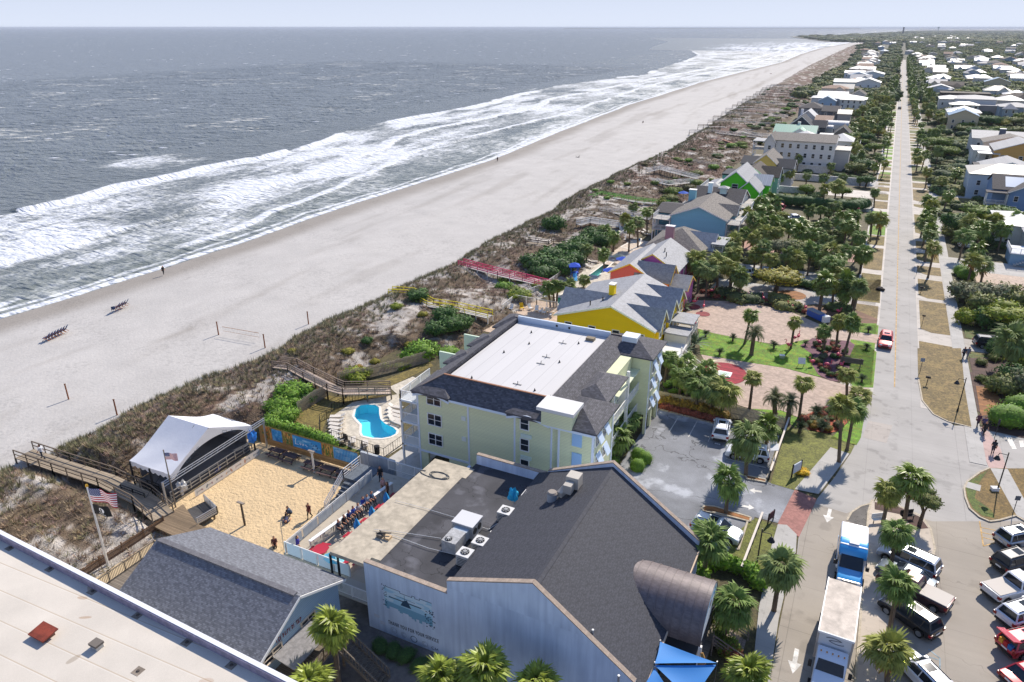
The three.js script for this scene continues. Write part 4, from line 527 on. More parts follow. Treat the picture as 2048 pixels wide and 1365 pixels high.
{ const [a, b] = at('2', 632,372,7.5), o = thing('rooftop_unit', 'large grey boxy air handler with two side fans on the bar roof', 'air handler', [a, 6.1, b]); new G().box(-0.95,0.95,0.15,1.35,0.85,-0.85).mesh('casing', greyMetal, o); new G().box(-1.0,1.0,1.35,1.42,0.9,-0.9).mesh('lid', mat(0xcfcfcf, { r: 0.5 }), o); for (const x of [-0.3,0.45]) new G().tube([0.95,0.8, x],[1.0,0.8, x], 0.3,0.3,12).mesh('fan', dark, o); new G().box(-0.9,0.9,0,0.15,0.8,-0.8).mesh('curb', dark, o);
const [c, d] = at('2', 555,470,7.3), q = thing('rooftop_unit', 'long grey air handler with a round fan joined by duct on the bar roof', 'air handler', [c, 6.1, d]); new G().box(-0.65,0.65,0.12,1.2,0.75,-0.95).mesh('casing', greyMetal, q); new G().box(-0.6,0.7,0.3,1.15,-0.95,-1.8).mesh('duct', mat(0xb7c2cb, { r: 0.4, m: 0.4 }), q); fanTop(q, -0.2,1.2,0.35,0.3); new G().box(-0.6,0.6,0,0.12,0.7,-0.9).mesh('curb', dark, q); }
{ const [a, b] = at('2', 1090,225,9.2), ry = 8.1; const o = thing('exhaust_fan', 'round galvanised exhaust fan with dark outlet on the shingle roof', 'exhaust fan', [a, ry, b]); new G().tube([0,0,0],[0,0.95,0], 0.42,0.42,14).mesh('drum', mat(0xb4bcc4, { r: 0.4, m: 0.5 }), o); new G().tube([0,0.95,0],[0,1.1,0], 0.48,0.34,14).mesh('cap', mat(0x8f867c, { r: 0.6 }), o); new G().beam([0.2,0.1,0.3],[1.5,0.5,0.6], 0.07).beam([0,0.05,0.5],[1.4,0.45,0.9], 0.07).mesh('stand', mat(0xd2c6b4), o);
const d = thing('duct_run', 'long tan sheet metal duct climbing the dark shingle roof', 'duct'), e = at('2', 1210,140,10.2); new G().hexa([[a + 0.3,8.7, b - 0.2],[a + 0.8,8.7, b - 0.1],[e[0] + 0.2,9.4, e[1] + 0.3],[e[0] - 0.4,9.4, e[1] + 0.3]],[[a + 0.3,9.15, b - 0.2],[a + 0.8,9.15, b - 0.1],[e[0] + 0.2,9.9, e[1] + 0.3],[e[0] - 0.4,9.9, e[1] + 0.3]]).mesh('duct', mat(0xb3aa9c, { r: 0.5 }), d); new G().box(e[0] - 0.6, e[0] + 0.5,9.1,10.2, e[1] + 0.4, e[1] - 0.7).mesh('fan_box', mat(0xb9b2a6, { r: 0.5 }), d); new G().box(e[0] - 0.5, e[0] + 0.2,9.1,9.9, e[1] + 1.3, e[1] + 0.5).mesh('inlet_box', mat(0xaaa59c, { r: 0.5 }), d); for (const t of [0.3,0.8]) new G().beam([lerp(a, e[0], t), 8.0, lerp(b, e[1], t)],[lerp(a, e[0], t), 9.2, lerp(b, e[1], t)], 0.06).mesh('leg', steel, d); }
{ // pipes, hose, loose things on the roof
const pm = mat(0xd9d9d6, { r: 0.5 }); const pipe = (label, pts) => { const g = new G(); for (let i = 0; i + 1 < pts.length; i++) g.tube(pts[i], pts[i + 1], 0.022,0.022,5); tag(g.mesh('roof_conduit', pm), label, 'conduit'); };
const q = (x, y, h = 6.25) => { const [a, b] = at('2', x, y, h); return [a, h, b]; };
pipe('white conduit from the canopy to the big air handler', [q(245,275), q(400,315), q(575,368)]); pipe('white conduit from the canopy to the long air handler', [q(130,430), q(240,440), q(490,478)]); pipe('white conduit crossing the roof to the nearest condenser', [q(200,450), q(420,530), q(600,575)]); pipe('white conduit looping between the rooftop units', [q(700,412), q(745,430), q(800,395)]); pipe('white conduit bent beside the long air handler', [q(660,440), q(725,470), q(700,500)]);
const h = at('2', 490,140,6.2), pts = []; for (let k = 0; k < 60; k++) { const t = k / 59; pts.push(new THREE.Vector3(h[0] - 0.2 + (0.7 + 0.5 * t) * Math.cos(t * 17) - (t > 0.8 ? (t - 0.8) * 6 : 0), 6.17 + 0.02 * (k % 3), h[1] + 0.5 * Math.sin(t * 17) + (t > 0.8 ? (t - 0.8) * 2 : 0))); } const hs = shadow(new THREE.Mesh(new THREE.TubeGeometry(new THREE.CatmullRomCurve3(pts), 160,0.04,5), mat(0x6a6a66))); hs.name = 'hose'; scene.add(hs); tag(hs, 'coiled grey hose lying on the tan canopy roof', 'hose');
const b = at('2', 185,470,6.2), r = thing('tool_pile', 'small rack of tools left on the tan canopy roof', 'tools', [b[0], 6.14, b[1]]); new G().box(-0.6,-0.1,0,0.3,0.3,-0.3).mesh('crate', mat(0x6e665c), r); new G().box(0.05,0.6,0,0.2,0.25,-0.25).mesh('box', mat(0xcbb08a), r); new G().beam([-0.7,0.35,0.2],[0.5,0.4,-0.3], 0.07).beam([-0.6,0.4,-0.2],[0.3,0.3,0.35], 0.06).mesh('bar', dark, r);
const cl = at('2', 880,255,7.2), cg = new THREE.IcosahedronGeometry(0.42,3), pa = cg.attributes.position; for (let i = 0; i < pa.count; i++) { const x = pa.getX(i), y = pa.getY(i), z = pa.getZ(i), n = 0.35 + 1.1 * vnoise(x * 9 + 9, y * 8 + z * 10 + 20); pa.setXYZ(i, x * n, y * n * 1.6, z * n); } cg.computeVertexNormals(); const co = thing('blue_cloth', 'bright blue cloth bundle tied to a pole on the bar roof', 'cloth', [cl[0], 6.1, cl[1]]); const cm = shadow(new THREE.Mesh(cg, mat(0x2ba9cf))); cm.name = 'cloth'; cm.position.y = 1.3; co.add(cm); new G().tube([0,0,0],[0,1.3,0], 0.03).mesh('pole', steel, co);
const bu = at('2', 768,450,6.4), bo = thing('bucket', 'small pale blue bucket on the dark flat roof', 'bucket', [bu[0], 6.1, bu[1]]); new G().tube([0,0,0],[0,0.4,0], 0.15,0.2,12).mesh('pail', mat(0xa9cde6), bo); new G().tube([0,0.4,0],[0,0.43,0], 0.21,0.21,12).mesh('rim', white, bo);
}
// ---------------------------------------------------------------- bar deck
{
const o = thing('bar_deck', 'raised concrete bar deck with white fence overlooking the sand court', 'deck');
new G().prismY([[-41.4,-38.3],[-30.7,-38.3],[-30.7,-52.9],[-41.4,-52.9]], 1.2,2.0).mesh('slab', mat(0xc3b8a6, { map: 'conc', t: 6 }), o);
new G().box(-41.3,-30.8,0,1.2,-38.6,-52.8).mesh('base_wall', mat(0x7c868e, { map: 'fine', t: 3 }), o);
railGeo(new G(), [[-41.2,2,-38.45],[-41.2,2,-51.2]], 1.15, { bal: 0.13 }).mesh('side_railing', mat(0xd9d7d2), o); const pn = new G(); for (let k = 0; k < 6; k++) pn.box(-41.16,-41.12,2.1,3.05,-38.6 - k * 2.1,-40.5 - k * 2.1); pn.mesh('screen_panel', mat(0xb9c0c6, { map: 'streak', t: 2 }), o);
for (let k = 0; k < 4; k++) new G().box(-41 + k * 1.75,-39.35 + k * 1.75,2.02,3.2,-38.4,-38.46).mesh('front_panel', mat(0xdfe9ef, { r: 0.5 }), o);
railGeo(new G(), [[-41.2,2,-38.4],[-34.2,2,-38.4]], 1.25, { bal: 0, low: null, step: 1.75 }).mesh('front_railing', white, o);
railGeo(new G(), [[-34.2,2,-36.6],[-30.8,2,-36.6]], 1.1, { bal: 0.12 }).mesh('gallery_railing', white, o); new G().box(-34.3,-30.7,1.8,2.0,-36.5,-38.3).mesh('gallery_floor', mat(0xb7b2a8), o);
new G().tube([-34.3,0,-36.5],[-34.3,5.8,-36.5], 0.1).mesh('post', dark, o);
railGeo(new G(), [[-39.4,2,-39.6],[-38.1,2,-50.4]], 1.05, { bal: 0.12 }).mesh('inner_railing', mat(0xcfc9c0), o); new G().beam([-39.4,3.08,-39.6],[-38.1,3.08,-50.4], 0.35,0.06).mesh('bar_counter', white, o);
const st = new G(); stairs(st, [-42.0,-50.2],[-44.3,-47.6], 2.0,0.2,1.6,9); st.p.length = 0; for (let k = 0; k < 8; k++) { const t = k / 8; st.box(-43.8 + t * 0.0 - 0.3 * (8 - k) * 0.0,-41.5, lerp(0.1,1.9, t) - 0.1, lerp(0.1,1.9, t) + 0.08,-46.9 - k * 0.4,-47.35 - k * 0.4); } st.box(-44.2,-41.5,0,2.0,-50.3,-53.2); st.mesh('stair', mat(0x6d7680, { map: 'fine', t: 2 }), o);
railGeo(new G(), [[-44,0.1,-46.9],[-44.1,2,-50.2],[-44.1,2,-53.1]], 1, { bal: 0, rails: 2 }).mesh('stair_railing', mat(0xdad8d6), o);
const w = thing('retaining_wall', 'low grey block wall bounding the pool lawn beside the bar deck', 'wall'); new G().box(-45,-40.6,0,2.6,-54.3,-54.6).mesh('wall', mat(0xb9bcbd, { map: 'streak', t: 3 }), w); railGeo(new G(), [[-40.8,2.0,-53.6],[-34.2,2,-53.6]], 1.15, { bal: 0.14 }).mesh('railing', white, w);
}
// ---------------------------------------------------------------- stage
{
const o = thing('stage', 'covered beach concert stage with white tent roof and dark arched opening', 'stage'), cl = new THREE.MeshPhysicalMaterial({ color: 0xe8e9ec, roughness: 0.7, transmission: 0.12, thickness: 0, side: THREE.DoubleSide, bumpMap: tiled(T.bumpy, 9), bumpScale: 0.012 });
const x0 = -64.6, x1 = -58.6, zr = -46.7, zl = -41.2, zh = -52.4, e = 3.4, r = 6.1, n = 20;
const ro = (name, z, sag) => { const g = new G(); for (let i = 0; i < n; i++) for (let k = 0; k < 6; k++) { const f = (t, s) => [lerp(x0, x1, s) + 0.0, lerp(r, e, t) - sag * 0.55 * Math.sin(Math.PI * t) + 0.1 * Math.sin(s * 9 + t * 7) * t, lerp(zr, z, t)]; g.quad(f(i / n, k / 6), f(i / n, (k + 1) / 6), f((i + 1) / n, (k + 1) / 6), f((i + 1) / n, k / 6)); } const gg = toCreasedNormals(g.geo(), 0.9); const m = shadow(new THREE.Mesh(gg, cl)); m.name = name; o.add(m); };
ro('tent_roof', zl, 0.4); ro('tent_roof', zh, 0.4);
const va = new G(), N = 16; for (const zz of [zl, zh]) for (let i = 0; i < N; i++) { const a = lerp(x0, x1, i / N), b = lerp(x0, x1, (i + 1) / N), s = 0.35 + 0.22 * (i % 2), s2 = 0.35 + 0.22 * ((i + 1) % 2); va.quad([a, e + 0.05, zz],[b, e + 0.05, zz],[b, e - s2, zz],[a, e - s, zz]); if (i === N - 1) { va.mesh('valance', cl, o); va.p.length = 0; } }
// front skirt with arched opening
const fs = new G(); for (let i = 0; i < 24; i++) { const q = (k) => { const t = k / 24, z = lerp(zl, zh, t), top = z > zr ? lerp(e, r, (zl - z) / (zl - zr)) : lerp(r, e, (zr - z) / (zr - zh)); const arch = 1.6 + 3.35 * Math.sqrt(Math.max(0,1 - Math.pow(2 * t - 1,2))) - 0.25; return [z, top, Math.min(top - 0.15, Math.max(arch, e - 0.6))]; }; const a = q(i), b = q(i + 1); fs.quad([x1, a[2], a[0]],[x1, b[2], b[0]],[x1, b[1], b[0]],[x1, a[1], a[0]]); } fs.mesh('front_skirt', cl, o);
const logo = canvasTex(256,64, (g) => { g.clearRect(0,0,256,64); g.strokeStyle = '#5c6c7c'; g.lineWidth = 4; g.strokeRect(12,16,70,26); g.beginPath(); g.moveTo(150,48); g.lineTo(168,10); g.lineTo(184,48); g.moveTo(200,22); g.lineTo(244,22); g.moveTo(200,36); g.lineTo(236,36); g.stroke(); }); const lm = new THREE.MeshStandardMaterial({ map: logo, transparent: true, side: THREE.DoubleSide, roughness: 0.8 });
for (const [z, y, rz] of [[-44.2,4.2,0.45],[-49.2,4.35,-0.42]]) { const p = new THREE.Mesh(new THREE.PlaneGeometry(2.2,0.55), lm); p.name = 'printed_logo'; p.position.set(x1 + 0.03, y, z); p.rotation.y = Math.PI / 2; p.rotation.order = 'YXZ'; p.rotation.z = rz; o.add(p); }
new G().box(-64.2,-59.0,0.1,1.1,-41.6,-52).mesh('stage_deck', mat(0x4c4f55, { r: 0.8 }), o); new G().box(-64.4,-64.3,1.1,3.3,-42,-52).mesh('backdrop', mat(0x5a5d64), o); new G().box(-64.3,-59.4,1.1,3.2,-52.0,-52.1).mesh('side_curtain', mat(0x5a5d64), o);
for (const z of [zl + 0.05, zh - 0.05]) for (const x of [x0 + 0.1, (x0 + x1) / 2, x1 - 0.1]) new G().beam([x, 0, z],[x, e, z], 0.14).mesh('tent_post', dark, o);
const tr = new G(); for (const y of [2.9,3.2,3.45]) tr.tube([-58.2, y, -39.8],[-58.2, y + 0.25,-54], 0.05,0.05,6); for (let k = 0; k < 16; k++) tr.tube([-58.2,2.9 + k * 0.016,-39.8 - k * 0.88],[-58.2,3.45 + k * 0.016,-40.2 - k * 0.88], 0.025,0.025,4); tr.mesh('lighting_truss', steel, o);
for (const z of [-39.9,-53.8]) new G().beam([-58.2,0, z],[-58.2,3.5, z], 0.16).mesh('truss_tower', steel, o);
const rl = new G(); railGeo(rl, [[-58.9,0.4,-41],[-58.9,0.4,-52.2]], 1.0, { bal: 0, rails: 1, step: 1.3 }); rl.mesh('crowd_rail', steel, o);
new G().box(-62.4,-60.2,2.6,2.68,-44.2,-46.2).mesh('hung_panel', mat(0x3b3f48), o);
const bn = canvasTex(1024,64, (g) => { g.fillStyle = '#d6d2cc'; g.fillRect(0,0,1024,64); for (let k = 0; k < 14; k++) { g.fillStyle = pick(['#b98f7a', '#8f9aa3', '#a88', '#7d8790', '#c9a890']); g.beginPath(); g.ellipse(k * 75 + 30,34, rr(8,26), rr(4,16), rr(0,3), 0,7); g.fill(); } g.strokeStyle = '#6a6a70'; g.lineWidth = 3; for (let k = 0; k < 7; k++) { g.beginPath(); for (let i = 0; i < 18; i++) g.lineTo(k * 150 + 40 + i * 4,32 + 7 * Math.sin(i * 1.7 + k)); g.stroke(); } });
const bb = new THREE.Mesh(new THREE.PlaneGeometry(9.2,0.8), new THREE.MeshStandardMaterial({ map: bn, roughness: 0.8, side: THREE.DoubleSide })); bb.name = 'printed_banner'; bb.rotation.y = Math.PI / 2; bb.position.set(-57.6,0.5,-47.4); shadow(bb); o.add(bb);
const tp = (x, y, z, s, c, n) => { const g = new THREE.IcosahedronGeometry(1,3), p = g.attributes.position; for (let i = 0; i < p.count; i++) { const k = 0.4 + 1.0 * vnoise(p.getX(i) * 4 + x, p.getY(i) * 4 + p.getZ(i) * 5 + z); p.setXYZ(i, p.getX(i) * k * s[0], p.getY(i) * k * s[1], p.getZ(i) * k * s[2]); } g.computeVertexNormals(); const m = shadow(new THREE.Mesh(g, mat(c, { r: 0.5 }))); m.name = n; m.position.set(x, y, z); o.add(m); };
tp(-59.6,0.55,-47, [0.6,0.4,2.0], 0x1a3f96, 'blue_tarp'); tp(-58.4,2.3,-52.0, [0.35,0.8,0.6], 0x2d80d8, 'blue_tarp'); tp(-59.2,1.0,-42.6, [0.6,0.75,0.5], 0xd3d4d2, 'white_bag');
for (const z of [-39.6,-41.4]) railGeo(new G(), [[-64.5,0.6, z],[-61,0.6, z]], 0.9, { bal: 0, rails: 2 }).mesh('side_rail', dark, o);
new G().beam([-61,0.2,-38.6],[-60.5,6,-46.5], 0.03).mesh('guy_rope', dark, o);
}
// ---------------------------------------------------------------- fence with banners along the court
{
const o = thing('court_fence', 'tan picket fence hung with blue printed banners along the sand court', 'fence'), z = -54.1, fm = mat(0xb58f5c, { map: 'fine', t: 1 });
const pk = new G(); for (let k = 0; k < 96; k++) { const x = -59.4 + k * 0.15; pk.hexa([[x, 0.1, z + 0.02],[x + 0.1,0.1, z + 0.02],[x + 0.1,0.1, z - 0.02],[x, 0.1, z - 0.02]],[[x + 0.02,2.6, z + 0.02],[x + 0.08,2.6, z + 0.02],[x + 0.08,2.6, z - 0.02],[x + 0.02,2.6, z - 0.02]]); } pk.mesh('pickets', fm, o).userData.kind = 'stuff';
new G().box(-59.4,-45,0.5,0.6, z - 0.03, z - 0.09).box(-59.4,-45,1.6,1.7, z - 0.03, z - 0.09).mesh('rails', fm, o);
[[-58.9,-57.5, '#c97f3e', 0],[-57.4,-55.9, '#2f93d3', 0],[-55.8,-54.4, '#8a8b4a', 0],[-54.3,-50.2, '#2f93d3', 1],[-50.1,-48.6, '#c99a45', 0],[-48.5,-45.2, '#3a9bd6', 2]].forEach(([a, b, c, k]) => {
const t = canvasTex(512,192, (g) => { g.fillStyle = c; g.fillRect(0,0,512,192); if (k === 0 && c !== '#2f93d3') for (let i = 0; i < 60; i++) { g.fillStyle = pick(['#6f7f35', '#d9a95a', '#b56a2c', '#506b3a']); g.beginPath(); g.ellipse(rnd() * 512, rnd() * 192, rr(10,60), rr(8,30), rnd() * 3,0,7); g.fill(); } if (k !== 0 || c === '#2f93d3') { for (let i = 0; i < 22; i++) { g.fillStyle = pick(['rgba(120,190,235,0.5)', 'rgba(25,110,180,0.4)', 'rgba(210,230,240,0.35)']); g.beginPath(); g.ellipse(rnd() * 512, rnd() * 192, rr(20,90), rr(8,30), 0,0,7); g.fill(); } } if (k === 1) { g.strokeStyle = '#eef4f8'; g.lineWidth = 9; g.beginPath(); g.moveTo(60,50); g.bezierCurveTo(40,90,50,130,40,140); g.lineTo(100,135); g.moveTo(115,120); g.bezierCurveTo(150,70,160,150,120,130); g.moveTo(165,105); g.lineTo(180,138); g.lineTo(200,100); g.moveTo(215,120); g.bezierCurveTo(250,90,240,150,260,130); g.stroke(); g.fillStyle = '#24508a'; for (let i = 0; i < 10; i++) g.fillRect(330 + rnd() * 130,50 + rnd() * 90,14,22); } if (k === 2) for (let i = 0; i < 16; i++) { g.fillStyle = 'rgba(235,240,240,0.5)'; g.fillRect(i * 33,0,9,192); } });
const p = shadow(new THREE.Mesh(new THREE.PlaneGeometry(b - a, 1.5), new THREE.MeshStandardMaterial({ map: t, roughness: 0.7, side: THREE.DoubleSide }))); p.name = 'printed_banner'; p.position.set((a + b) / 2,1.72, z + 0.05); o.add(p);
});
}
const pt = thing('picnic_table', 'weathered brown picnic table in the row beneath the court fence', 'picnic table', [0,0,0], 0, 'picnic tables along the sand court fence');
{ const m = mat(0x6f5550, { map: 'plank', t: 2 }); for (let k = 0; k < 5; k++) new G().box(-0.95,0.95,0.72,0.77,-0.36 + k * 0.15 + 0.13,-0.36 + k * 0.15).mesh('table_plank', m, pt); for (const s of [-1,1]) { new G().box(-0.95,0.95,0.42,0.47, s * 0.75 + 0.14, s * 0.75 - 0.14).mesh('bench', m, pt); for (const x of [-0.7,0.7]) new G().beam([x, 0, s * 0.62],[x, 0.72, s * 0.2], 0.09).mesh('leg', m, pt); } for (const x of [-0.7,0.7]) new G().beam([x, 0.4,-0.85],[x, 0.4,0.85], 0.08).mesh('crossbar', m, pt); }
[[1170,405],[1275,445],[1445,505],[1565,545],[1690,580]].forEach(([x, y], i) => { const [a, b] = at('d1', x, y, 0.5); if (i) copy(pt, [a, 0.03, b], 0.05 * (i - 2)); else pt.position.set(a, 0.03, b); });
// court posts
const cpost = (x, z, h, m, label, arm) => { const o = thing('net_post', label, 'post', [x, 0, z]); new G().tube([0,0,0],[-0.05, h, 0], 0.11,0.1,8).mesh('pole', m, o); new G().box(-0.5,0.35, h, h + 0.1,0.12,-0.12).mesh('pad', mat(0x8f8478), o); if (arm) new G().box(-0.3,0.2, h - 0.2, h - 0.12,0.05,-0.05).mesh('bracket', steel, o); };
cpost(-49.6,-51.9,2.7, mat(0xd8d4cc), 'white volleyball post with flat cap on the sand court', 1); cpost(-49.6,-41.6,2.6, mat(0x6b5b4a, { map: 'mott', t: 0.5 }), 'weathered timber volleyball post standing in the open sand court');
tag(new G().tube([-43.65,0,-40.5],[-43.7,3.2,-40.6], 0.035).mesh('light_pole', steel), 'thin steel pole at the corner of the sand court', 'pole'); tag(new G().tube([-42.6,0,-52.6],[-42.6,4.4,-52.6], 0.05).mesh('light_pole', steel), 'thin pale pole at the top of the deck steps', 'pole');
// ---------------------------------------------------------------- boardwalks
function boardwalk(name, label, pts, w, h, rm, deckM, opts = {}) {
const o = thing(name, label, 'boardwalk'), d = new G(), p = new G(), L = [], R = [];
pts.forEach((q, i) => { const a = pts[Math.max(0, i - 1)], b = pts[Math.min(pts.length - 1, i + 1)], dx = b[0] - a[0], dz = b[2] - a[2], l = Math.hypot(dx, dz), nx = -dz / l * w / 2, nz = dx / l * w / 2; L.push([q[0] + nx, q[1], q[2] + nz]); R.push([q[0] - nx, q[1], q[2] - nz]); });
for (let i = 0; i + 1 < pts.length; i++) { const dn = (v) => [v[0], v[1] - 0.12, v[2]]; d.hexa([dn(L[i]), dn(R[i]), dn(R[i + 1]), dn(L[i + 1])],[L[i], R[i], R[i + 1], L[i + 1]]); const n = Math.max(1, Math.round(Math.hypot(pts[i + 1][0] - pts[i][0], pts[i + 1][2] - pts[i][2]) / 2.5)); for (let k = 0; k <= n; k++) for (const S of [L, R]) { const q = S[i].map((v, j) => lerp(v, S[i + 1][j], k / n)); p.beam([q[0], -0.3, q[2]],[q[0], q[1], q[2]], 0.14); } }
d.mesh('decking', deckM, o); p.mesh('pilings', opts.pm ?? greyWood, o).userData.kind = 'stuff';
for (const S of [L, R]) railGeo(new G(), S, h, { bal: opts.bal ?? 0, rails: opts.rails ?? 1, step: 2.4, low: null, top: 0.1 }).mesh('railing', rm, o); return o;
}
const bleached = mat(0xb9a890, { map: 'plank', t: 3.2 });
boardwalk('beach_boardwalk', 'weathered boardwalk with grey railings crossing the dunes beside the stage', [[-80.5,0.9,-39.6],[-74,1.1,-39.6],[-67,1.1,-39.9],[-61,1.0,-39.4],[-57,0.8,-38.4]], 2.1,1.0, mat(0x6b5e50), bleached, { rails: 1 });
{ const o = thing('boardwalk_landing', 'timber landing with dark ramp and low rails at the court corner', 'landing'); new G().prismY([[-57,-37],[-50.5,-36.6],[-50.5,-39],[-53.2,-39.1],[-57,-40.8]], 0.55,0.7).mesh('floor', wood, o); new G().prismY([[-56.1,-40],[-53.1,-39.1],[-52.8,-41.3],[-55.5,-42.2]], 0.5,0.62).mesh('ramp', mat(0x5d5b5a, { map: 'plank', t: 2 }), o); railGeo(new G(), [[-53.1,0.6,-39.1],[-52.8,0.6,-41.3],[-55.5,0.6,-42.2]], 0.8, { bal: 0, rails: 3 }).mesh('railing', steel, o); for (const [x, z] of [[-56.8,-37.2],[-50.7,-36.8],[-53,-41]]) new G().beam([x, 0, z],[x, 0.55, z], 0.14).mesh('post', wood, o); }
{ const o = thing('dune_fence', 'brown slatted sand fence below the tall flagpole', 'fence'); const g = new G(), A = [-56.8,-29], B = [-56.5,-38]; for (let k = 0; k < 90; k++) { const t = k / 89; g.box(lerp(A[0], B[0], t) - 0.02, lerp(A[0], B[0], t) + 0.02,0,1.05 + 0.1 * hash(k, 3), lerp(A[1], B[1], t) + 0.035, lerp(A[1], B[1], t) - 0.035); } g.mesh('slats', mat(0x7d5f45), o).userData.kind = 'stuff'; for (let k = 0; k < 5; k++) new G().beam([lerp(A[0], B[0], k / 4), 0, lerp(A[1], B[1], k / 4)],[lerp(A[0], B[0], k / 4), 1.3, lerp(A[1], B[1], k / 4)], 0.1).mesh('post', mat(0x6d533d), o); for (const y of [0.4,0.85]) new G().beam([A[0] + 0.04, y, A[1]],[B[0] + 0.04, y, B[1]], 0.03).mesh('wire', dark, o); }
const yb = (z, x, y, h) => { const [a, b] = at(z, x, y, h); return [a, h, b]; };
boardwalk('beach_boardwalk', 'curved weathered boardwalk leading from the kidney pool to the beach', [yb('4', 180,515,1.4), yb('4', 290,530,1.6), yb('4', 400,590,1.6), yb('4', 560,670,1.5), yb('4', 640,695,1.4), yb('4', 960,690,0.9)], 1.7,1.0, mat(0x8a7a6c), mat(0xcbb8a8, { map: 'plank', t: 3 }), { rails: 2 });
const whiteDeck = mat(0xd9d4cc, { map: 'plank', t: 3.2 });
boardwalk('beach_boardwalk', 'boardwalk with bright yellow handrails crossing the dunes', [yb('4', 960,20,1.5), yb('4', 1100,30,1.7), yb('4', 1230,105,1.6), yb('4', 1400,130,1.5), yb('4', 1640,185,1.3)], 1.6,0.95, mat(0xe0cf2a), whiteDeck, { rails: 1, pm: white });
boardwalk('beach_boardwalk', 'boardwalk with hot pink handrails crossing the dunes', [yb('7', -320,610,1.6), yb('7', 0,695,1.6), yb('7', 200,740,1.5), yb('7', 400,790,1.2)], 1.6,0.95, mat(0xd4306c), whiteDeck, { rails: 2, pm: white });
boardwalk('beach_boardwalk', 'boardwalk with lime green handrails crossing the dunes', [yb('b5', 640,840,1.6), yb('b5', 690,822,1.6), yb('b5', 850,850,1.5), yb('b5', 1000,865,1.2)], 1.6,1, mat(0x58b82c), whiteDeck, { rails: 1, pm: white });
boardwalk('beach_boardwalk', 'dark brown zigzag boardwalk over bare sand near the thick shrubs', [yb('7', 220,432,1.5), yb('7', 400,455,1.5), yb('7', 430,430,1.5), yb('7', 620,448,1.3)], 1.4,1, mat(0x4f4038), mat(0xcab79c, { map: 'plank', t: 3 }), { rails: 1 });
boardwalk('beach_boardwalk', 'short white boardwalk with pickets and pavilion end near the pools', [yb('7', 645,285,2.0), yb('7', 740,262,2.2), yb('7', 990,300,2), yb('7', 1020,350,1)], 1.8,1, white, whiteDeck, { bal: 0.16, pm: greyWood });
boardwalk('beach_boardwalk', 'long pale boardwalk rising over scrub behind the pools', [yb('7', 830,170,1.8), yb('7', 1000,195,1.8), yb('7', 1230,240,1.4)], 1.6,1, mat(0xd2ccc4), whiteDeck, { rails: 2 });
boardwalk('beach_boardwalk', 'white arched boardwalk seaward of the green house', [yb('b5', 900,712,2), yb('b5', 960,702,2.4), yb('b5', 1060,728,2), yb('b5', 1130,745,1.4)], 1.8,1, mat(0xd8d6d2), whiteDeck, { rails: 2 });
boardwalk('beach_boardwalk', 'short white boardwalk ramp seaward of the green house', [yb('b5', 930,758,1.6), yb('b5', 990,772,1.8), yb('b5', 1100,762,1.4)], 1.6,1, white, whiteDeck, { rails: 2 });
boardwalk('beach_boardwalk', 'pale boardwalk in the scrub seaward of the beige building', [yb('b5', 1090,668,1.2), yb('b5', 1220,688,1.2)], 2.2,0.8, mat(0xcfc8be), whiteDeck, { rails: 1 }); boardwalk('beach_boardwalk', 'reddish brown boardwalk seaward of the mint roofed house', [yb('b5', 1190,568,1.6), yb('b5', 1240,565,1.8), yb('b5', 1310,590,1.4)], 1.6,1, mat(0x7c4a3a), mat(0x9c6f5c), { rails: 1 });
boardwalk('beach_boardwalk', 'pale curved boardwalk seaward of the mint roofed house', [yb('b5', 1330,530,1.4), yb('b5', 1380,545,1.4), yb('b5', 1450,552,1.2)], 1.6,0.9, mat(0xd6d0c8), whiteDeck, { rails: 1 });
for (let k = 0; k < 16; k++) { const z = -340 - k * 21 - rr(0,8), a = duneX(z); boardwalk('beach_boardwalk', 'small distant timber walkover crossing the dune scrub', [[a - 2,1.4, z],[a + 8,1.8, z - rr(-2,2)],[-47,1.2, z - rr(-3,3)]], 1.5,1, pick([greyWood, wood, mat(0xd0c9c0)]), pick([bleached, whiteDeck]), { rails: 1 }).userData.group = 'distant walkovers across the dunes'; }
// ---------------------------------------------------------------- pool surroundings
{
const o = thing('wooden_fence', 'curving weathered picket fence between the dunes and the pool lawn', 'fence'); const run = (pts) => { const g = new G(); for (let i = 0; i + 1 < pts.length; i++) { const [a, b] = [pts[i], pts[i + 1]], n = Math.round(Math.hypot(b[0] - a[0], b[1] - a[1]) / 0.21); for (let k = 0; k < n; k++) { const t = k / n, x = lerp(a[0], b[0], t), z = lerp(a[1], b[1], t), h = 1.7 + 0.16 * hash(k, i); g.box(x - 0.065, x + 0.065,0, h, z + 0.02, z - 0.02); } } g.mesh('pickets', mat(0xd6c6b2, { map: 'fine', t: 1 }), o).userData.kind = 'stuff'; const r = new G(); for (let i = 0; i + 1 < pts.length; i++) for (const y of [0.5,1.35]) r.beam([pts[i][0], y, pts[i][1] - 0.06],[pts[i + 1][0], y, pts[i + 1][1] - 0.06], 0.06,0.09); r.mesh('rails', mat(0x8a7a68), o); };
run([at('4', 330,850), at('4', 430,785), at('4', 540,715)]); run([at('4', 605,640), at('4', 800,605), at('4', 1000,555), at('4', 1225,490), at('4', 1240,440)]);
const f = thing('pool_fence', 'thin black metal fence around the kidney shaped pool', 'fence'); railGeo(new G(), [at('4', 480,1000), at('4', 478,910), at('4', 525,885), at('4', 560,830), at('4', 700,765), at('4', 950,715)].map(([x, z]) => [x, 0.03, z]), 1.2, { bal: 0.4, bw: 0.02, post: 0.05, top: 0.04 }).mesh('railing', black, f); railGeo(new G(), [at('4', 560,1020), at('4', 915,1150), at('4', 1040,1060)].map(([x, z]) => [x, 0.05, z]), 1.2, { bal: 0.4, bw: 0.02, post: 0.05, top: 0.04 }).mesh('railing', black, f);
}
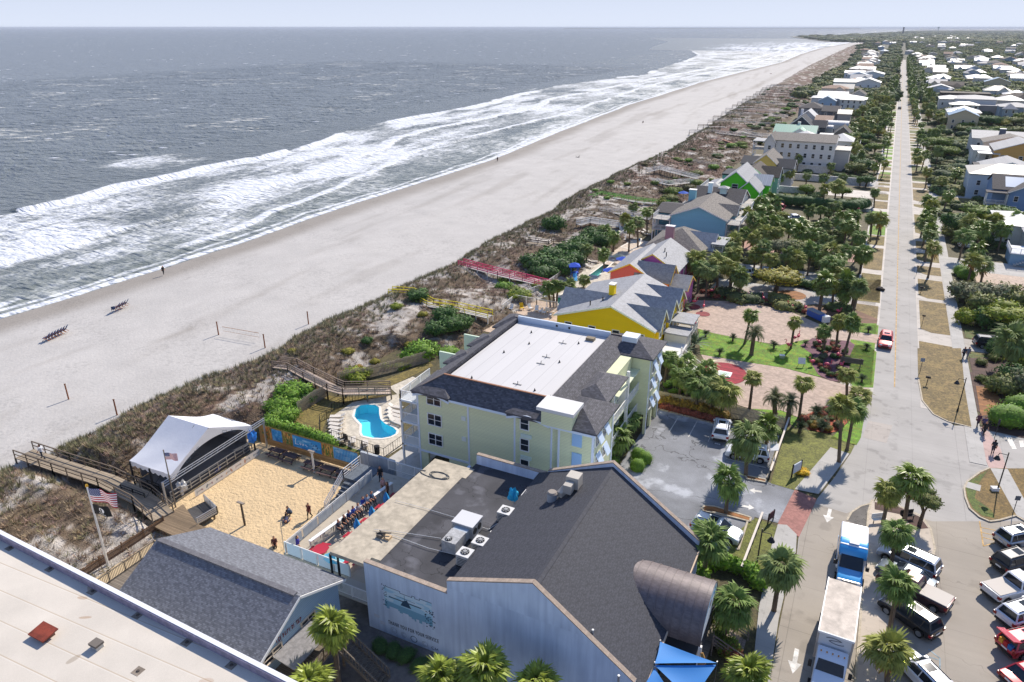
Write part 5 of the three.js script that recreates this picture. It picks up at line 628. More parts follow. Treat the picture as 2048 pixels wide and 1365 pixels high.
const lg = thing('sun_lounger', 'white slatted sun lounger on the kidney pool deck', 'sun lounger', [0,0,0], 0, 'loungers around the kidney pool');
{ const m = mat(0xd9d2c8, { r: 0.7 }); for (let k = 0; k < 7; k++) new G().box(-0.95 + k * 0.19,-0.80 + k * 0.19,0.32,0.36,0.3,-0.3).mesh('slat', m, lg); new G().hexa([[0.4,0.33,0.3],[0.95,0.62,0.3],[0.95,0.62,-0.3],[0.4,0.33,-0.3]],[[0.4,0.38,0.3],[0.93,0.67,0.3],[0.93,0.67,-0.3],[0.4,0.38,-0.3]]).mesh('backrest', m, lg); new G().box(-1,0.95,0.26,0.32,0.34,0.28).box(-1,0.95,0.26,0.32,-0.28,-0.34).mesh('frame', mat(0xb5aaa0), lg); for (const x of [-0.8,0.7]) for (const z of [0.3,-0.3]) new G().beam([x, 0, z],[x, 0.28, z], 0.05).mesh('leg', mat(0xb5aaa0), lg); }
[[600,880,0.5],[592,908,0.35],[590,935,0.2],[588,962,0.1],[590,988,0],[592,1015,-0.1],[605,1040,-0.3],[995,815,3.3],[985,845,3.2],[985,870,3.1],[985,895,3.1],[1000,920,3.0],[705,1050,-0.9],[790,1075,-0.9]].forEach(([x, y, t], i) => { const [a, b] = at('4', x, y); if (i) copy(lg, [a, 0.05, b], t); else { lg.position.set(a, 0.05, b); lg.rotation.y = t; } });
[[640,1040],[660,1055],[780,1085]].forEach(([x, y], i) => { const [a, b] = at('4', x, y), o = thing('patio_chair', 'dark patio chair standing at the near edge of the kidney pool deck', 'chair', [a, 0.05, b], i, 'dark chairs at the pool edge'); new G().box(-0.28,0.28,0.4,0.45,0.28,-0.28).mesh('seat', mat(0x3c3531), o); new G().box(-0.28,0.28,0.45,0.95,-0.25,-0.29).mesh('backrest', mat(0x3c3531), o); for (const s of [-0.25,0.25]) for (const t of [-0.25,0.25]) new G().beam([s, 0, t],[s, 0.4, t], 0.04).mesh('leg', dark, o); });
{ const [a, b] = at('4', 868,1120), o = thing('waste_bin', 'black bin standing on the pool lawn beside the fence', 'bin', [a, 0.03, b]); new G().tube([0,0,0],[0,0.95,0], 0.3,0.34,12).mesh('barrel', dark, o); new G().tube([0,0.95,0],[0,1.02,0], 0.36,0.3,12).mesh('lid', black, o); }
// ---------------------------------------------------------------- condominium block
{
const o = thing('condominium', 'three storey pale yellow green condominium with white flat roof and grey mansard', 'building'), wm = mat(0xf0f3c6, { map: 'siding', t: 2.6 }), rm = mat(0x6b6a70, { map: 'shingle', t: 4, tv: 4 }), E = 10, ZF = -57.5;
new G().box(-39.3,-23.2,2.55, E, ZF, -80.6).mesh('main_wall', wm, o); new G().box(-23.2,-19.5,0, E, -57.2,-63).mesh('front_bay', wm, o); new G().box(-23.2,-21.6,2.8, E, -63,-75.6).mesh('recess_wall', wm, o); new G().box(-23.2,-19.5,2.65, E, -75.8,-81).mesh('rear_bay', wm, o);
for (const [a, b, c, d] of [[-39.3,-38.3, ZF, ZF - 0.3],[-35.7,-23.2, ZF, ZF - 0.3],[-39.3,-39,-64,-80.6],[-39.3,-19.5,-80.6,-80.9],[-23.3,-23,-63,-75.8],[-19.8,-19.5,-75.8,-76.1],[-19.8,-19.5,-77.9,-78.5],[-19.8,-19.5,-80.3,-80.7],[-33,-32.7, ZF - 0.3,-80.6]]) new G().box(a, b, 0, c === -63 ? 2.8 : d < -75 && a > -20 ? 2.65 : 2.55, c, d).mesh('ground_floor_pier', wm, o);
new G().box(-36.7,-25,11.1,11.2,-59.4,-76.9).mesh('flat_roof', mat(0xd3d1cf, { r: 0.6, map: 'memb', t: 14 }), o);
const ms = new G(), oc = [[-39.75, ZF + 0.45],[-22.8, ZF + 0.45],[-22.8,-81],[-39.75,-81]], ic = [[-36.9,-59.1],[-24.8,-59.1],[-24.8,-77.2],[-36.9,-77.2]], V = (p, y) => [p[0], y, p[1]]; for (let i = 0; i < 4; i++) { const j = (i + 1) % 4; ms.quad(V(oc[i], E - 0.05), V(oc[j], E - 0.05), V(ic[j], 11.62), V(ic[i], 11.62)); ms.quad(V(ic[i], 11.62), V(ic[j], 11.62), V(ic[j], 11.1), V(ic[i], 11.1)); ms.quad(V(oc[j], E - 0.05), V(oc[i], E - 0.05), V(oc[i], E - 0.3), V(oc[j], E - 0.3)); } const mroof = ms.mesh('mansard_roof', rm, o);
const hc = new G(); for (let i = 0; i < 4; i++) hc.beam(V(oc[i], E), V(ic[i], 11.66), 0.22,0.08); hc.mesh('hip_ridge', mat(0x7c6f68), mroof); new G().beam([-36.9,11.65,-59.1],[-24.8,11.65,-59.1], 0.2,0.08).mesh('roof_edge', mat(0x9c6f55), mroof); new G().box(-36.9,-24.8,11.12,11.9,-76.95,-77.2).mesh('rear_parapet', mat(0xc9d6e4), mroof);
hip(new G(), -23.3,-19.5,-57.2,-63, E, 11.35,0.45).mesh('bay_roof', rm, o); hip(new G(), -24.6,-19.5,-75.8,-81, E, 11.5,0.45).mesh('bay_roof', rm, o);
const dg = (x0, x1, z0, z1, r) => hip(new G(), x0, x1, z0, z1, E + 0.04, r, 0.3).mesh('gablet_roof', rm, o); dg(-39.4,-35.4,-57.1,-62,11.3); dg(-28.4,-24.2,-57.2,-61,11.2); dg(-39.9,-36.6,-64.5,-68,11.1); dg(-39.9,-36.6,-70,-73.5,11.1); dg(-39.9,-36.2,-76.5,-81,11.3); dg(-24,-20.5,-63.4,-69.6,11.0);
const ped = (xa, xb) => { const p = []; for (let k = 0; k <= 14; k++) { const t = k / 14; p.push([lerp(xa, xb, t), E - 0.32 + 0.55 * Math.pow(Math.sin(Math.PI * t), 1.3)]); } const q = p.map(([x, y]) => [x, y - 0.24]).reverse(); new G().prismZ([...p, ...q], ZF + 0.52, ZF + 0.4).mesh('curved_fascia', mat(0xd7e2ef), o); }; ped(-39.6,-35.2); ped(-28.6,-24);
new G().box(-35.2,-28.6, E - 0.32, E - 0.08, ZF + 0.5, ZF + 0.4).box(-24,-19.2, E - 0.32, E - 0.08, ZF + 0.75, ZF + 0.66).mesh('fascia', mat(0xd7e2ef), o);
const tr = new G(); for (const x of [-39.3,-33.2,-27.9,-23.9,-23.2]) tr.box(x - 0.09, x + 0.09,0.1, E - 0.3, ZF + 0.05, ZF); for (const x of [-23,-19.55]) tr.box(x - 0.1, x + 0.1,0.1, E - 0.3,-57.14,-57.2); for (const z of [-57.3,-62.9,-75.9,-80.9]) tr.box(-19.5,-19.44,0.1, E - 0.3, z + 0.1, z - 0.1); tr.box(-39.3,-33.2,2.55,2.8, ZF + 0.06, ZF).mesh('white_trim', mat(0xdde4ee), o).userData.kind = 'stuff';
const W = (z, x, y, w, h, m = 1) => { const [a, b] = onZ(z, x, y, ZF); win(o, [a, b, ZF + 0.01], w, h, 0, white, m); };
for (const [x, y] of [[299,680],[306,820],[313,955]]) W('5', x, y, 1.6,1.25,1); for (const [x, y] of [[920,845],[920,990],[920,1130]]) W('5', x, y, 0.85,1.3,0);
for (const [x, y] of [[932,930],[930,1078]]) { const [a, b] = onZ('5', x, y, ZF); new G().box(a - 0.6, a + 0.6, b - 0.2, b + 0.2, ZF + 0.12, ZF).mesh('awning_box', mat(0xd3dfd2), o); } for (const [x, y] of [[503,810],[506,950]]) { const [a, b] = onZ('5', x, y, ZF); new G().box(a - 0.25, a + 0.25, b - 0.25, b + 0.25, ZF + 0.08, ZF).mesh('wall_vent', mat(0xdfe3da), o); }
for (const [x, y] of [[1278,955],[1275,1093]]) { const [a, b] = onZ('5', x, y, -57.2); new G().box(a - 0.5, a + 0.5, b - 0.75, b + 0.75,-57.1,-57.2).mesh('closed_shutter', mat(0x9cc0e4), o); }
for (const [X, list] of [[-19.5, [[1415,930],[1462,868],[1410,1075],[1458,1010],[1797,445],[1828,398],[1782,563],[1818,515],[1772,690],[1805,650]]]]) for (const [x, y] of list) { const [yy, zz] = onX('5', x, y, X); win(o, [X, yy - 0.3, zz], 0.9,1.3,1); new G().hexa([[X + 0.08, yy + 0.55, zz + 0.55],[X + 0.6, yy - 0.55, zz + 0.5],[X + 0.6, yy - 0.55, zz - 0.5],[X + 0.08, yy + 0.55, zz - 0.5]],[[X + 0.12, yy + 0.6, zz + 0.5],[X + 0.64, yy - 0.5, zz + 0.5],[X + 0.64, yy - 0.5, zz - 0.5],[X + 0.12, yy + 0.6, zz - 0.5]]).mesh('bahama_shutter', mat(0xcfdff0, { r: 0.6 }), o); }
for (const z of [-64.5,-66,-68.5,-71,-73.5]) for (const y of [4.3,7.2]) { if ((z === -66 || z === -71) && y > 5) new G().box(-21.6,-20.7, y - 1.2, y + 1.2, z + 0.05, z - 0.05).mesh('balcony_screen', white, o); win(o, [-21.59, y, z], 1.1,1.5,1); }
new G().box(-21.6,-20.6,2.8,2.95,-63,-75.8).box(-21.6,-20.6,5.6,5.75,-63,-75.8).box(-21.6,-20.6,8.3,8.45,-63,-75.8).mesh('gallery_floor', mat(0xd7dcc0), o); const gr = new G(); for (const y of [2.95,5.75]) railGeo(gr, [[-20.65, y, -63],[-20.65, y, -75.8]], 1.0, { bal: 0.18 }); gr.mesh('gallery_railing', white, o); for (const z of [-66.5,-71.5]) new G().beam([-20.7,0, z],[-20.7, E, z], 0.3).mesh('gallery_column', white, o);
new G().box(-33,-26,0.1,1.4, ZF + 0.2, ZF).mesh('dark_fence', mat(0x2a2522), o);
{ const bl = new G(), br = new G(), bp = new G(); for (const y of [2.8,5.6,8.2]) { bl.box(-41.6,-39.3, y, y + 0.2, ZF + 0.1,-63.5); railGeo(br, [[-39.4, y + 0.2, ZF],[-41.5, y + 0.2, ZF],[-41.5, y + 0.2,-63.4]], 1.05, { bal: 0.13, step: 2.2 }); } for (const z of [ZF, -60.5,-63.4]) bp.beam([-41.5,0, z],[-41.5,8.3, z], 0.2); bl.mesh('balcony_floor', mat(0xd9dfe2), o); br.mesh('balcony_railing', white, o); bp.mesh('balcony_post', white, o); for (const y of [4.2,7.0]) new G().box(-39.34,-39.3, y - 1.2, y + 1.0,-58.4,-62.6).mesh('balcony_door', glass, o); new G().box(-41.45,-39.3,0,2.5,-63.6,-63.8).mesh('carport_wall', wm, o); }
for (const z of [-66.5,-72.3]) new G().box(-42,-39.3,8.2,10.3, z + 0.12, z - 0.12).mesh('party_wall', mat(0xcfe0c8), o);
const top = at('5', 1170,720,11.9); new G().box(top[0] - 1.6, top[0] + 1.5, E, 11.6, top[1] + 1.1, top[1] - 1.1).mesh('lift_tower', wm, o); new G().box(top[0] - 2.0, top[0] + 1.8,11.6,11.95, top[1] + 1.4, top[1] - 1.3).mesh('tower_roof', mat(0xd6d5d2, { r: 0.6 }), o);
const t2 = at('5', 1650,240,11.6); new G().box(t2[0] - 0.9, t2[0] + 0.9,10.4,11.6, t2[1] + 0.8, t2[1] - 0.8).mesh('roof_access_box', mat(0xdfe6ea), o);
for (const [x, y] of [[965,220],[950,297],[778,355],[558,530],[1157,423],[1288,295],[988,616],[1095,662]]) { const [a, b] = at('5', x, y, 11.3); new G().tube([a, 11.2, b],[a, 11.5, b], 0.13,0.02,6).mesh('vent_cone', mat(0x4f4b48), o); } for (const [x, y] of [[1068,390],[870,575],[1180,295],[1030,435]]) { const [a, b] = at('5', x, y, 11.25); new G().box(a - 0.5, a + 0.45,11.2,11.26, b + 0.08, b - 0.08).tube([a, 11.2, b],[a + 0.05,11.6, b], 0.04).mesh('lightning_bracket', mat(0x9a9894), o); } { const [a, b] = at('5', 1370,265,11.4); new G().box(a - 0.5, a + 0.5,11.2,11.55, b + 0.35, b - 0.35).mesh('roof_debris', mat(0x8a7d68), o); }
for (const [x, y] of [[1118,197],[1207,210]]) { const [a, b] = at('5', x, y, 11.5); new G().box(a - 0.12, a + 0.12,11.4,11.65,-76.9,-76.95).mesh('scupper', dark, o); }
// entry steps to the car park
const en = thing('entry_stair', 'white balustraded entry stair between the condominium and the car park', 'stair'), s = new G(); stairs(s, [-19.2,-60.4],[-16.4,-60.4], 1.6,0.15,1.6,9); s.box(-21.6,-19.2,1.45,1.6,-59.6,-61.2); s.mesh('steps', mat(0xd3cbbd), en); for (const z of [-59.55,-61.25]) railGeo(new G(), [[-21.5,1.6, z],[-19.2,1.6, z],[-16.4,0.1, z]], 1, { bal: 0.16, post: 0.16 }).mesh('balustrade', white, en);
}
// ---------------------------------------------------------------- houses
const ROOF = { lg: mat(0xa6a8ac, { map: 'fine', t: 3, r: 0.7 }), tan: mat(0x938c84, { map: 'shingle', t: 4 }), dk: mat(0x4e4b50, { map: 'shingle', t: 4 }), navy: mat(0x2c3646, { map: 'shingle', t: 4 }), wh: mat(0xd2d2d0, { map: 'seam', t: 6, r: 0.5 }), mint: mat(0x86bda4, { map: 'seam', t: 5, r: 0.5 }), gm: mat(0xa9a69f, { map: 'seam', t: 5, r: 0.5 }), bl: mat(0x7fa0bd, { map: 'seam', t: 5, r: 0.5 }), cor: mat(0xc9a78f, { map: 'shingle', t: 4 }), br: mat(0x5e544c, { map: 'shingle', t: 4 }), sil: mat(0xc4c6c8, { map: 'seam', t: 5, r: 0.45 }) };
const wallM = (c) => mat(c, { map: 'siding', t: 2.6 });
// s: [x0, x1, zNear, zFar, eave, ridge, type, wallColour, roofKey, ridgeOffset]
function house(name, label, secs, o2 = {}) {
const o = thing(name, label, 'house', [0,0,0], 0, o2.group);
secs.forEach(([x0, x1, z0, z1, e, r, ty, wc, rk, off = 0, y0 = 0], i) => {
const wm = wallM(wc), rm = ROOF[rk];
if (ty === 'gz' || ty === 'gx') { const ax = ty[1]; gableWall(new G(), x0, x1, z0, z1, y0, e, r - 0.05, ax, off).mesh('wall', wm, o); const rf = gable(new G(), x0, x1, z0, z1, e, r, ax, o2.ov ?? 0.4,0.15, off).mesh('roof', rm, o); if (o2.trim !== null && !o2.far) { const g = new G(), ov = 0.43; if (ax === 'z') { const c = (x0 + x1) / 2 + off; for (const [xe, s] of [[x0,-1],[x1,1]]) { const sl = (r - e) / Math.abs(xe - c); g.beam([xe + s * 0.4, e - sl * 0.4 + 0.02, z0 + ov],[c, r + 0.02, z0 + ov], 0.05,0.2); } } else { const c = (z0 + z1) / 2 + off; for (const [ze, s] of [[z0,1],[z1,-1]]) { const sl = (r - e) / Math.abs(ze - c); g.beam([x1 + ov, e - sl * 0.4 + 0.02, ze + s * 0.4],[x1 + ov, r + 0.02, c], 0.05,0.2); } } g.mesh('bargeboard', o2.trimM ?? white, rf); } }
else if (ty === 'h') { new G().box(x0, x1, y0, e, z0, z1).mesh('wall', wm, o); hip(new G(), x0, x1, z0, z1, e, r, 0.5).mesh('roof', rm, o); }
else if (ty === 'b') { new G().box(x0, x1, y0, e, z0, z1).mesh('wall', wm, o); const a = []; for (let k = 0; k <= 10; k++) { const t = Math.PI * k / 10; a.push([(z0 + z1) / 2 + (z0 - z1) / 2 * Math.cos(t), e + (r - e) * Math.sin(t)]); } new G().prismX(a, x0 - 0.2, x1 + 0.2).mesh('roof', rm, o); }
else { new G().box(x0, x1, y0, e, z0, z1).mesh('wall', wm, o); new G().box(x0 - 0.2, x1 + 0.2, e, r, z0 + 0.2, z1 - 0.2).mesh('roof', rm, o); }
const W = o2.w?.[i]; if (W) { const [nz, nx, rows, y1 = 1.6, st = 2.8, ww = 0.9, hh = 1.3] = W; for (let rw = 0; rw < rows; rw++) { for (let k = 0; k < nz; k++) win(o, [lerp(x0, x1, (k + 0.5) / nz), y1 + rw * st, z0 + 0.01], ww, hh, 0, white, 0); for (let k = 0; k < nx; k++) win(o, [x1 + 0.01, y1 + rw * st, lerp(z0, z1, (k + 0.5) / nx)], ww, hh, 1, white, 0); } }
});
(o2.porch ?? []).forEach(([x0, x1, z0, z1, levels, roof]) => { const f = new G(), r = new G(), c = new G(), top = levels[levels.length - 1]; levels.forEach((y) => { f.box(x0, x1, y - 0.15, y, z0, z1); railGeo(r, [[x0, y, z1],[x0, y, z0],[x1, y, z0],[x1, y, z1]], 1, { bal: o2.far ? 0 : 0.22, step: 2.2, rails: o2.far ? 1 : 0 }); }); for (const x of [x0 + 0.1, x1 - 0.1]) for (const z of [z0 - 0.1, (z0 + z1) / 2, z1 + 0.1]) c.beam([x, 0, z],[x, roof ?? top, z], 0.18); f.mesh('porch_floor', mat(0xd9d4cb, { map: 'plank', t: 3 }), o); r.mesh('porch_railing', white, o); c.mesh('porch_posts', white, o); if (roof) new G().box(x0 - 0.2, x1 + 0.2, roof, roof + 0.18, z0 + 0.2, z1 - 0.2).mesh('porch_roof', o2.prm ?? ROOF.lg, o); });
(o2.chim ?? []).forEach(([x, z, y, w, d, c]) => { const m = new G().box(x - w / 2, x + w / 2, y - 2.6, y, z + d / 2, z - d / 2).mesh('chimney', mat(c), o); new G().box(x - w / 2 - 0.1, x + w / 2 + 0.1, y, y + 0.12, z + d / 2 + 0.1, z - d / 2 - 0.1).mesh('chimney_cap', white, m); });
(o2.vents ?? []).forEach(([x, z, y]) => new G().tube([x, y - 0.4, z],[x, y + 0.45, z], 0.09).mesh('vent_pipe', dark, o));
return o;
}
const YEL = 0xffda00;
house('yellow_house', 'bright yellow beach house with pale roof and three street gables', [[-39.6,-24.6,-96.3,-112.5,5,7.7, 'gz', YEL, 'lg', 1.0],[-30.5,-24.2,-97.4,-101.4,5,7.2, 'gx', YEL, 'lg'],[-31.5,-23.9,-101.6,-106.4,5,7.3, 'gx', YEL, 'lg'],[-31.5,-24.2,-107,-112,5,7.2, 'gx', YEL, 'lg'],[-40.2,-31.5,-98.8,-105,5,7.4, 'gx', YEL, 'lg'],[-23.9,-20.6,-100,-103,3.4,3.6, 'f', 0xe9e6d8, 'lg']], { w: [[4,0,1,3.6,2.8,1.0,0.9],[0,2,2,1.4,2.5],[0,2,2,1.4,2.5],[0,2,2,1.4,2.5]], chim: [[-33,-102.2,9,0.8,1.1, YEL]], vents: [[-35,-98,6.9],[-33.6,-99.6,7.2],[-34.6,-108,6.9]], porch: [[-23.6,-20.6,-103,-107, [2.4], 4.2]], trimM: mat(0xe9f0d8) });
house('coral_house', 'coral and purple beach house with pale grey gabled roof', [[-39.3,-32.2,-120,-134,5,6.9, 'gz', 0xf27a80, 'lg'],[-37.5,-28.6,-124.5,-136,5.2,7.8, 'gz', 0xd06ab4, 'lg'],[-34.5,-28.6,-119.4,-124.4,4.8,7.0, 'gx', 0xe8854a, 'lg'],[-29.2,-25.6,-119.6,-125,3.8,5.4, 'gx', 0xd97fb8, 'lg']], { w: [null, [0,3,2,1.5,2.4],[0,1,1,2.4]], trimM: mat(0xf0c84c), vents: [[-32,-128.5,7.6],[-31.2,-126.6,7.4]] });
house('mauve_house', 'mauve house with hipped grey roof and broad brick chimney', [[-38,-27.4,-138.4,-150.5,5.2,8.2, 'h', 0xd89a98, 'tan'],[-32.5,-26.2,-141.8,-148,5.0,7.4, 'gx', 0xd4cfc8, 'lg'],[-31.5,-28,-135.6,-139,4.4,4.7, 'f', 0xd66a60, 'tan']], { w: [[3,3,2,1.5,2.5]], chim: [[-34.2,-140.2,9.2,1.6,1.0,0xa98a88]], porch: [[-26.2,-24,-142,-148, [2.4,4.8], 6]] });
house('blue_house', 'sky blue gabled house with white street balconies', [[-39.5,-27.4,-161.6,-177.5,6.3,8.7, 'gz', 0x84c4dc, 'tan'],[-44,-39.4,-166,-177,5.6,6.6, 'gx', 0x6fa9bf, 'dk'],[-32,-26.6,-168,-173,6.2,7.8, 'gx', 0x8fc0d0, 'tan']], { w: [[0,4,2,1.6,2.8]], porch: [[-27.4,-24.4,-162,-177, [2.8,5.4]],[-43.5,-39.5,-161,-166, [2.8,5.2]]], chim: [[-38.5,-177,9.2,1.6,1.2,0x8fc6cf]] });
house('dark_roofed_house', 'pale house with charcoal roof, cupola and white chimney', [[-39.4,-28,-181,-193.5,5.6,8.2, 'gx', 0xc9ccd0, 'dk'],[-33.6,-32,-184.6,-186,8.6,9.2, 'h', 0xe8e4da, 'lg', 0,6.5]], { chim: [[-36,-185,9.6,1.0,1.0,0xe4e6e6]], porch: [[-28,-25.4,-181.5,-193, [2.6,5]],[-43,-39.4,-182,-190, [2.6]]] });
house('green_house', 'vivid lime green house with white trim and stepped gables', [[-36.2,-28.7,-198.6,-214,7.4,10.5, 'gz', 0x66e820, 'lg'],[-31.4,-26.2,-197.6,-206,6.0,8.4, 'gz', 0x66e820, 'lg'],[-29,-24.8,-206,-212,6.4,8.4, 'gx', 0x66e820, 'wh'],[-40.5,-36,-200,-212,5.2,6.4, 'h', 0xdfe4dc, 'lg']], { w: [[1,0,2,3.4,3.2,1.4,1.3],[1,2,2,2,2.4,1.3,0.7],[0,2,2,2,2.4]], porch: [[-42,-38,-199,-212, [2.6,4.6]]] });
house('yellow_gabled_house', 'pale yellow gabled house with navy side roofs', [[-33.6,-27.4,-236.5,-250,7.2,9.7, 'gz', 0xe6cf72, 'tan'],[-38,-33,-240,-250,6,7.6, 'gx', 0xb9c9cf, 'navy'],[-28,-22.6,-238,-246,5.8,7.8, 'gx', 0xc8ccd2, 'navy']], { w: [[1,0,1,4], null, [0,2,2,1.6,2.6]] });
house('tan_house', 'tan house with brown gable roofs behind the lime green house', [[-35,-27.6,-219,-231,6,8.4, 'gz', 0xd0b58e, 'br'],[-29.5,-24.6,-222,-229,5.8,8, 'gx', 0x8fb9b4, 'br'],[-40,-35,-221,-230,5.4,5.8, 'f', 0x7fb6c0, 'navy']], { w: [[1,0,1,4],[0,2,2,1.6,2.6]] });
house('beige_building', 'long three storey beige building with rows of windows and grey roof', [[-34,-13.6,-271.5,-286,9.5,11.2, 'gx', 0xeeeae4, 'tan'],[-36,-32.5,-270.5,-280,9,11.4, 'gz', 0xeeeae4, 'tan'],[-13.6,-9,-275,-285,6.6,7.0, 'f', 0xcfc8c2, 'gm']], { w: [[8,3,3,2,2.9,0.9,1.4],[1,0,2,4,3]], porch: [[-40,-36,-272,-280, [3,6], 8.6]] });
house('white_hip_house', 'white house with three low pale hip roofs', [[-31,-21.5,-303,-313,6.4,8.8, 'h', 0xdfe0dc, 'wh'],[-21.5,-17,-305,-313,7.4,7.7, 'f', 0xe6e6e2, 'wh'],[-17,-9.6,-302,-312,6.4,8.6, 'h', 0xe2e2de, 'wh']], { w: [[3,0,2,1.8,2.7], null, [2,3,2,1.8,2.7]], porch: [[-9.6,-7,-303,-311, [2.6,5]]] });
house('mint_roofed_house', 'white house with mint green metal roof', [[-39.5,-24,-319,-330,6.4,8.8, 'gx', 0xe2e8e4, 'mint'],[-33,-26,-316.5,-324,6.2,8.4, 'gz', 0xdfe9e6, 'mint']], { w: [[4,0,2,1.7,2.7],[1,0,2,1.7,2.7]], chim: [[-31,-326,9.8,1.0,1.0,0xd8d8d4]], porch: [[-39.5,-35,-315,-319, [3], 6]] });
house('navy_house', 'dark navy gabled house with steep roof', [[-37,-27.5,-346,-358,6.2,10, 'gz', 0x3d4755, 'navy'],[-28,-22.5,-349,-358,5.6,8, 'gx', 0x444d58, 'navy'],[-18,-12,-338,-347,5,7.6, 'gz', 0x8a7f78, 'br']], { w: [[2,0,2,2,2.7]] });
house('barrel_roofed_house', 'low house with long white barrel roof', [[-23.6,-14.4,-362.5,-369,5.2,7.0, 'b', 0xc9c6c2, 'sil'],[-26,-20,-355,-359.5,4.4,5.8, 'b', 0xd5d5d2, 'sil']], { w: [[4,0,1,3]] });
house('white_gabled_house', 'white gabled house with coral lean-to roof beyond the navy house', [[-37,-29,-380,-392,6,9.2, 'gz', 0xe2e0dc, 'wh'],[-29,-22,-374,-386,5.6,7.4, 'gx', 0xd8b6a2, 'cor']], { w: [[2,0,2,1.8,2.7],[2,2,2,1.8,2.6]], chim: [[-36,-384,9.4,1,1,0xdedede]] });
house('grey_shingled_house', 'weathered grey house with dark hipped roofs', [[-42,-30,-428,-442,6,8.6, 'h', 0x9a9a9c, 'dk'],[-30,-22,-420,-432,5.6,7.8, 'gx', 0x6b6f75, 'dk'],[-22,-16,-414,-424,5.2,6.8, 'gx', 0xb9b4b0, 'gm']], { w: [[3,0,2,1.8,2.7],[2,2,2,1.8,2.6]] });
house('long_white_house', 'long white three storey house with broad pale metal roof', [[-40.5,-11.8,-474,-488,7.6,9.4, 'h', 0xe4e2dc, 'wh'],[-36,-27,-468,-480,6.8,9, 'gz', 0xa9c4da, 'bl'],[-25,-13,-470.5,-480,7.4,8.8, 'h', 0xe6e4de, 'wh']], { w: [null, [2,0,2,2,2.8],[4,3,3,1.6,2.4]] });
house('low_pale_house', 'low pale house with layered terraces behind the long white house', [[-41,-24,-520,-536,5.8,7.6, 'gx', 0xd9dde0, 'sil'],[-30,-18,-508,-520,5.6,7.2, 'gz', 0xcfc8c2, 'lg'],[-22,-14,-530,-545,6,8.4, 'gz', 0xd6d0ca, 'br']], { w: [[4,0,2,1.6,2.5],[3,0,2,1.6,2.5]] });
house('twin_gabled_house', 'big white house with green shaded balconies and twin gables', [[-40,-22,-630,-645,7.2,9.0, 'gx', 0xdbe4e0, 'wh'],[-24,-8,-628,-646,7.4,10, 'gz', 0xe2e4e6, 'wh']], { w: [[6,0,2,2,3],[3,3,2,2,3]] });
house('far_white_house', 'distant white house with long pale roof toward the beach end', [[-40.5,-24,-758,-775,7.4,9.0, 'gx', 0xe0e4e8, 'wh'],[-26,-8,-745,-768,7.4,9.6, 'gz', 0xd8e0e8, 'sil']], { w: [[4,0,2,2,3],[3,2,2,2,3]] });
// right of the road
house('white_clapboard_house', 'white house with pale hip roofs behind the palms', [[26.4,40,-190,-204,5,6.9, 'h', 0xe3e3e0, 'wh'],[31,42,-184,-196,4.8,6.6, 'h', 0xdfe2e6, 'lg']], { w: [[3,0,2,1.4,2.4],[3,0,2,1.4,2.4]] });
house('solar_house', 'blue house with solar panels on its grey roof', [[28.6,44,-229,-243,6,8.7, 'gx', 0x7d9cc4, 'dk'],[32,42,-226.5,-232,5.8,8.4, 'gz', 0x7d9cc4, 'dk']], { w: [[2,0,2,1.6,2.6],[3,0,2,1.6,2.6]], porch: [[27,31.8,-226,-229, [2.6], 5.4]], prm: ROOF.dk });
house('metal_roofed_house', 'pale blue house with wide ribbed metal roof', [[24.2,44,-246,-260,6.8,9, 'h', 0xc9d8e6, 'gm']], { w: [[4,3,2,1.7,2.7]] });
house('low_white_house', 'low white house with dark porch roof beside the ribbed metal roof', [[29,44,-268,-282,5,7.4, 'gz', 0xd9dce0, 'lg'],[27.5,33,-270,-280,4.6,5.2, 'f', 0xc6c9cc, 'dk']], { w: [[3,0,2,1.4,2.4]] });
house('orange_house', 'apricot house with white columned porch roofs', [[34.5,50,-296,-312,7.2,10, 'gz', 0xdfae62, 'lg'],[28.8,34.6,-300,-312,6,6.4, 'f', 0xe6e6e4, 'wh']], { w: [[3,0,2,2,3,1,1.2],[2,0,2,1.6,2.6]], porch: [[30,36,-294.5,-300, [3], 6]], prm: ROOF.wh });
house('grey_glazed_house', 'grey house with long sloping pale roofs and dark chimney', [[30.5,48,-330,-346,6.8,8.8, 'gx', 0xcdd0d2, 'lg'],[33,50,-318,-328,7,9.2, 'gz', 0xd6d4d0, 'tan']], { w: [[4,0,2,1.8,2.8]], chim: [[40,-335,10,2,1.4,0x59606c]] });
house('villa', 'white villa with stacked porches and pale hip roofs', [[25.5,36,-500,-516,7.6,9, 'h', 0xdcdad4, 'wh'],[33,53,-498,-520,8,9.6, 'h', 0xd9d9d6, 'lg'],[30.5,44.5,-489,-498,5.6,7, 'h', 0xe4e4e0, 'wh'],[45,58,-492,-500,5,5.5, 'f', 0xb9aea6, 'lg']], { w: [[3,0,2,2,3], null, [5,0,2,1.6,2.6,1.2,1.6]] });
house('dark_flat_house', 'long dark flat roofed house behind the white villa', [[28,55,-552,-566,7,7.4, 'f', 0x5c534d, 'br']], { w: [[8,0,2,2,2.8]] });
{ const o = thing('solar_array', 'pair of pale solar panels tilted on the grey roof of the blue house', 'solar array'); for (const x of [31.2,36.2]) { const f = (u, v) => [x + u * 4.2,6.25 + v * 2.45,-229.4 - v * 6.2]; new G().hexa([f(0,0.1), f(1,0.1), f(1,0.85), f(0,0.85)],[f(0,0.1), f(1,0.1), f(1,0.85), f(0,0.85)].map(([a, b, c]) => [a, b + 0.1, c])).mesh('panel', mat(0xb6c4d6, { r: 0.15 }), o); } new G().beam([31.2,6.5,-230],[40.4,6.5,-230], 0.06).mesh('mounting_rail', steel, o); }
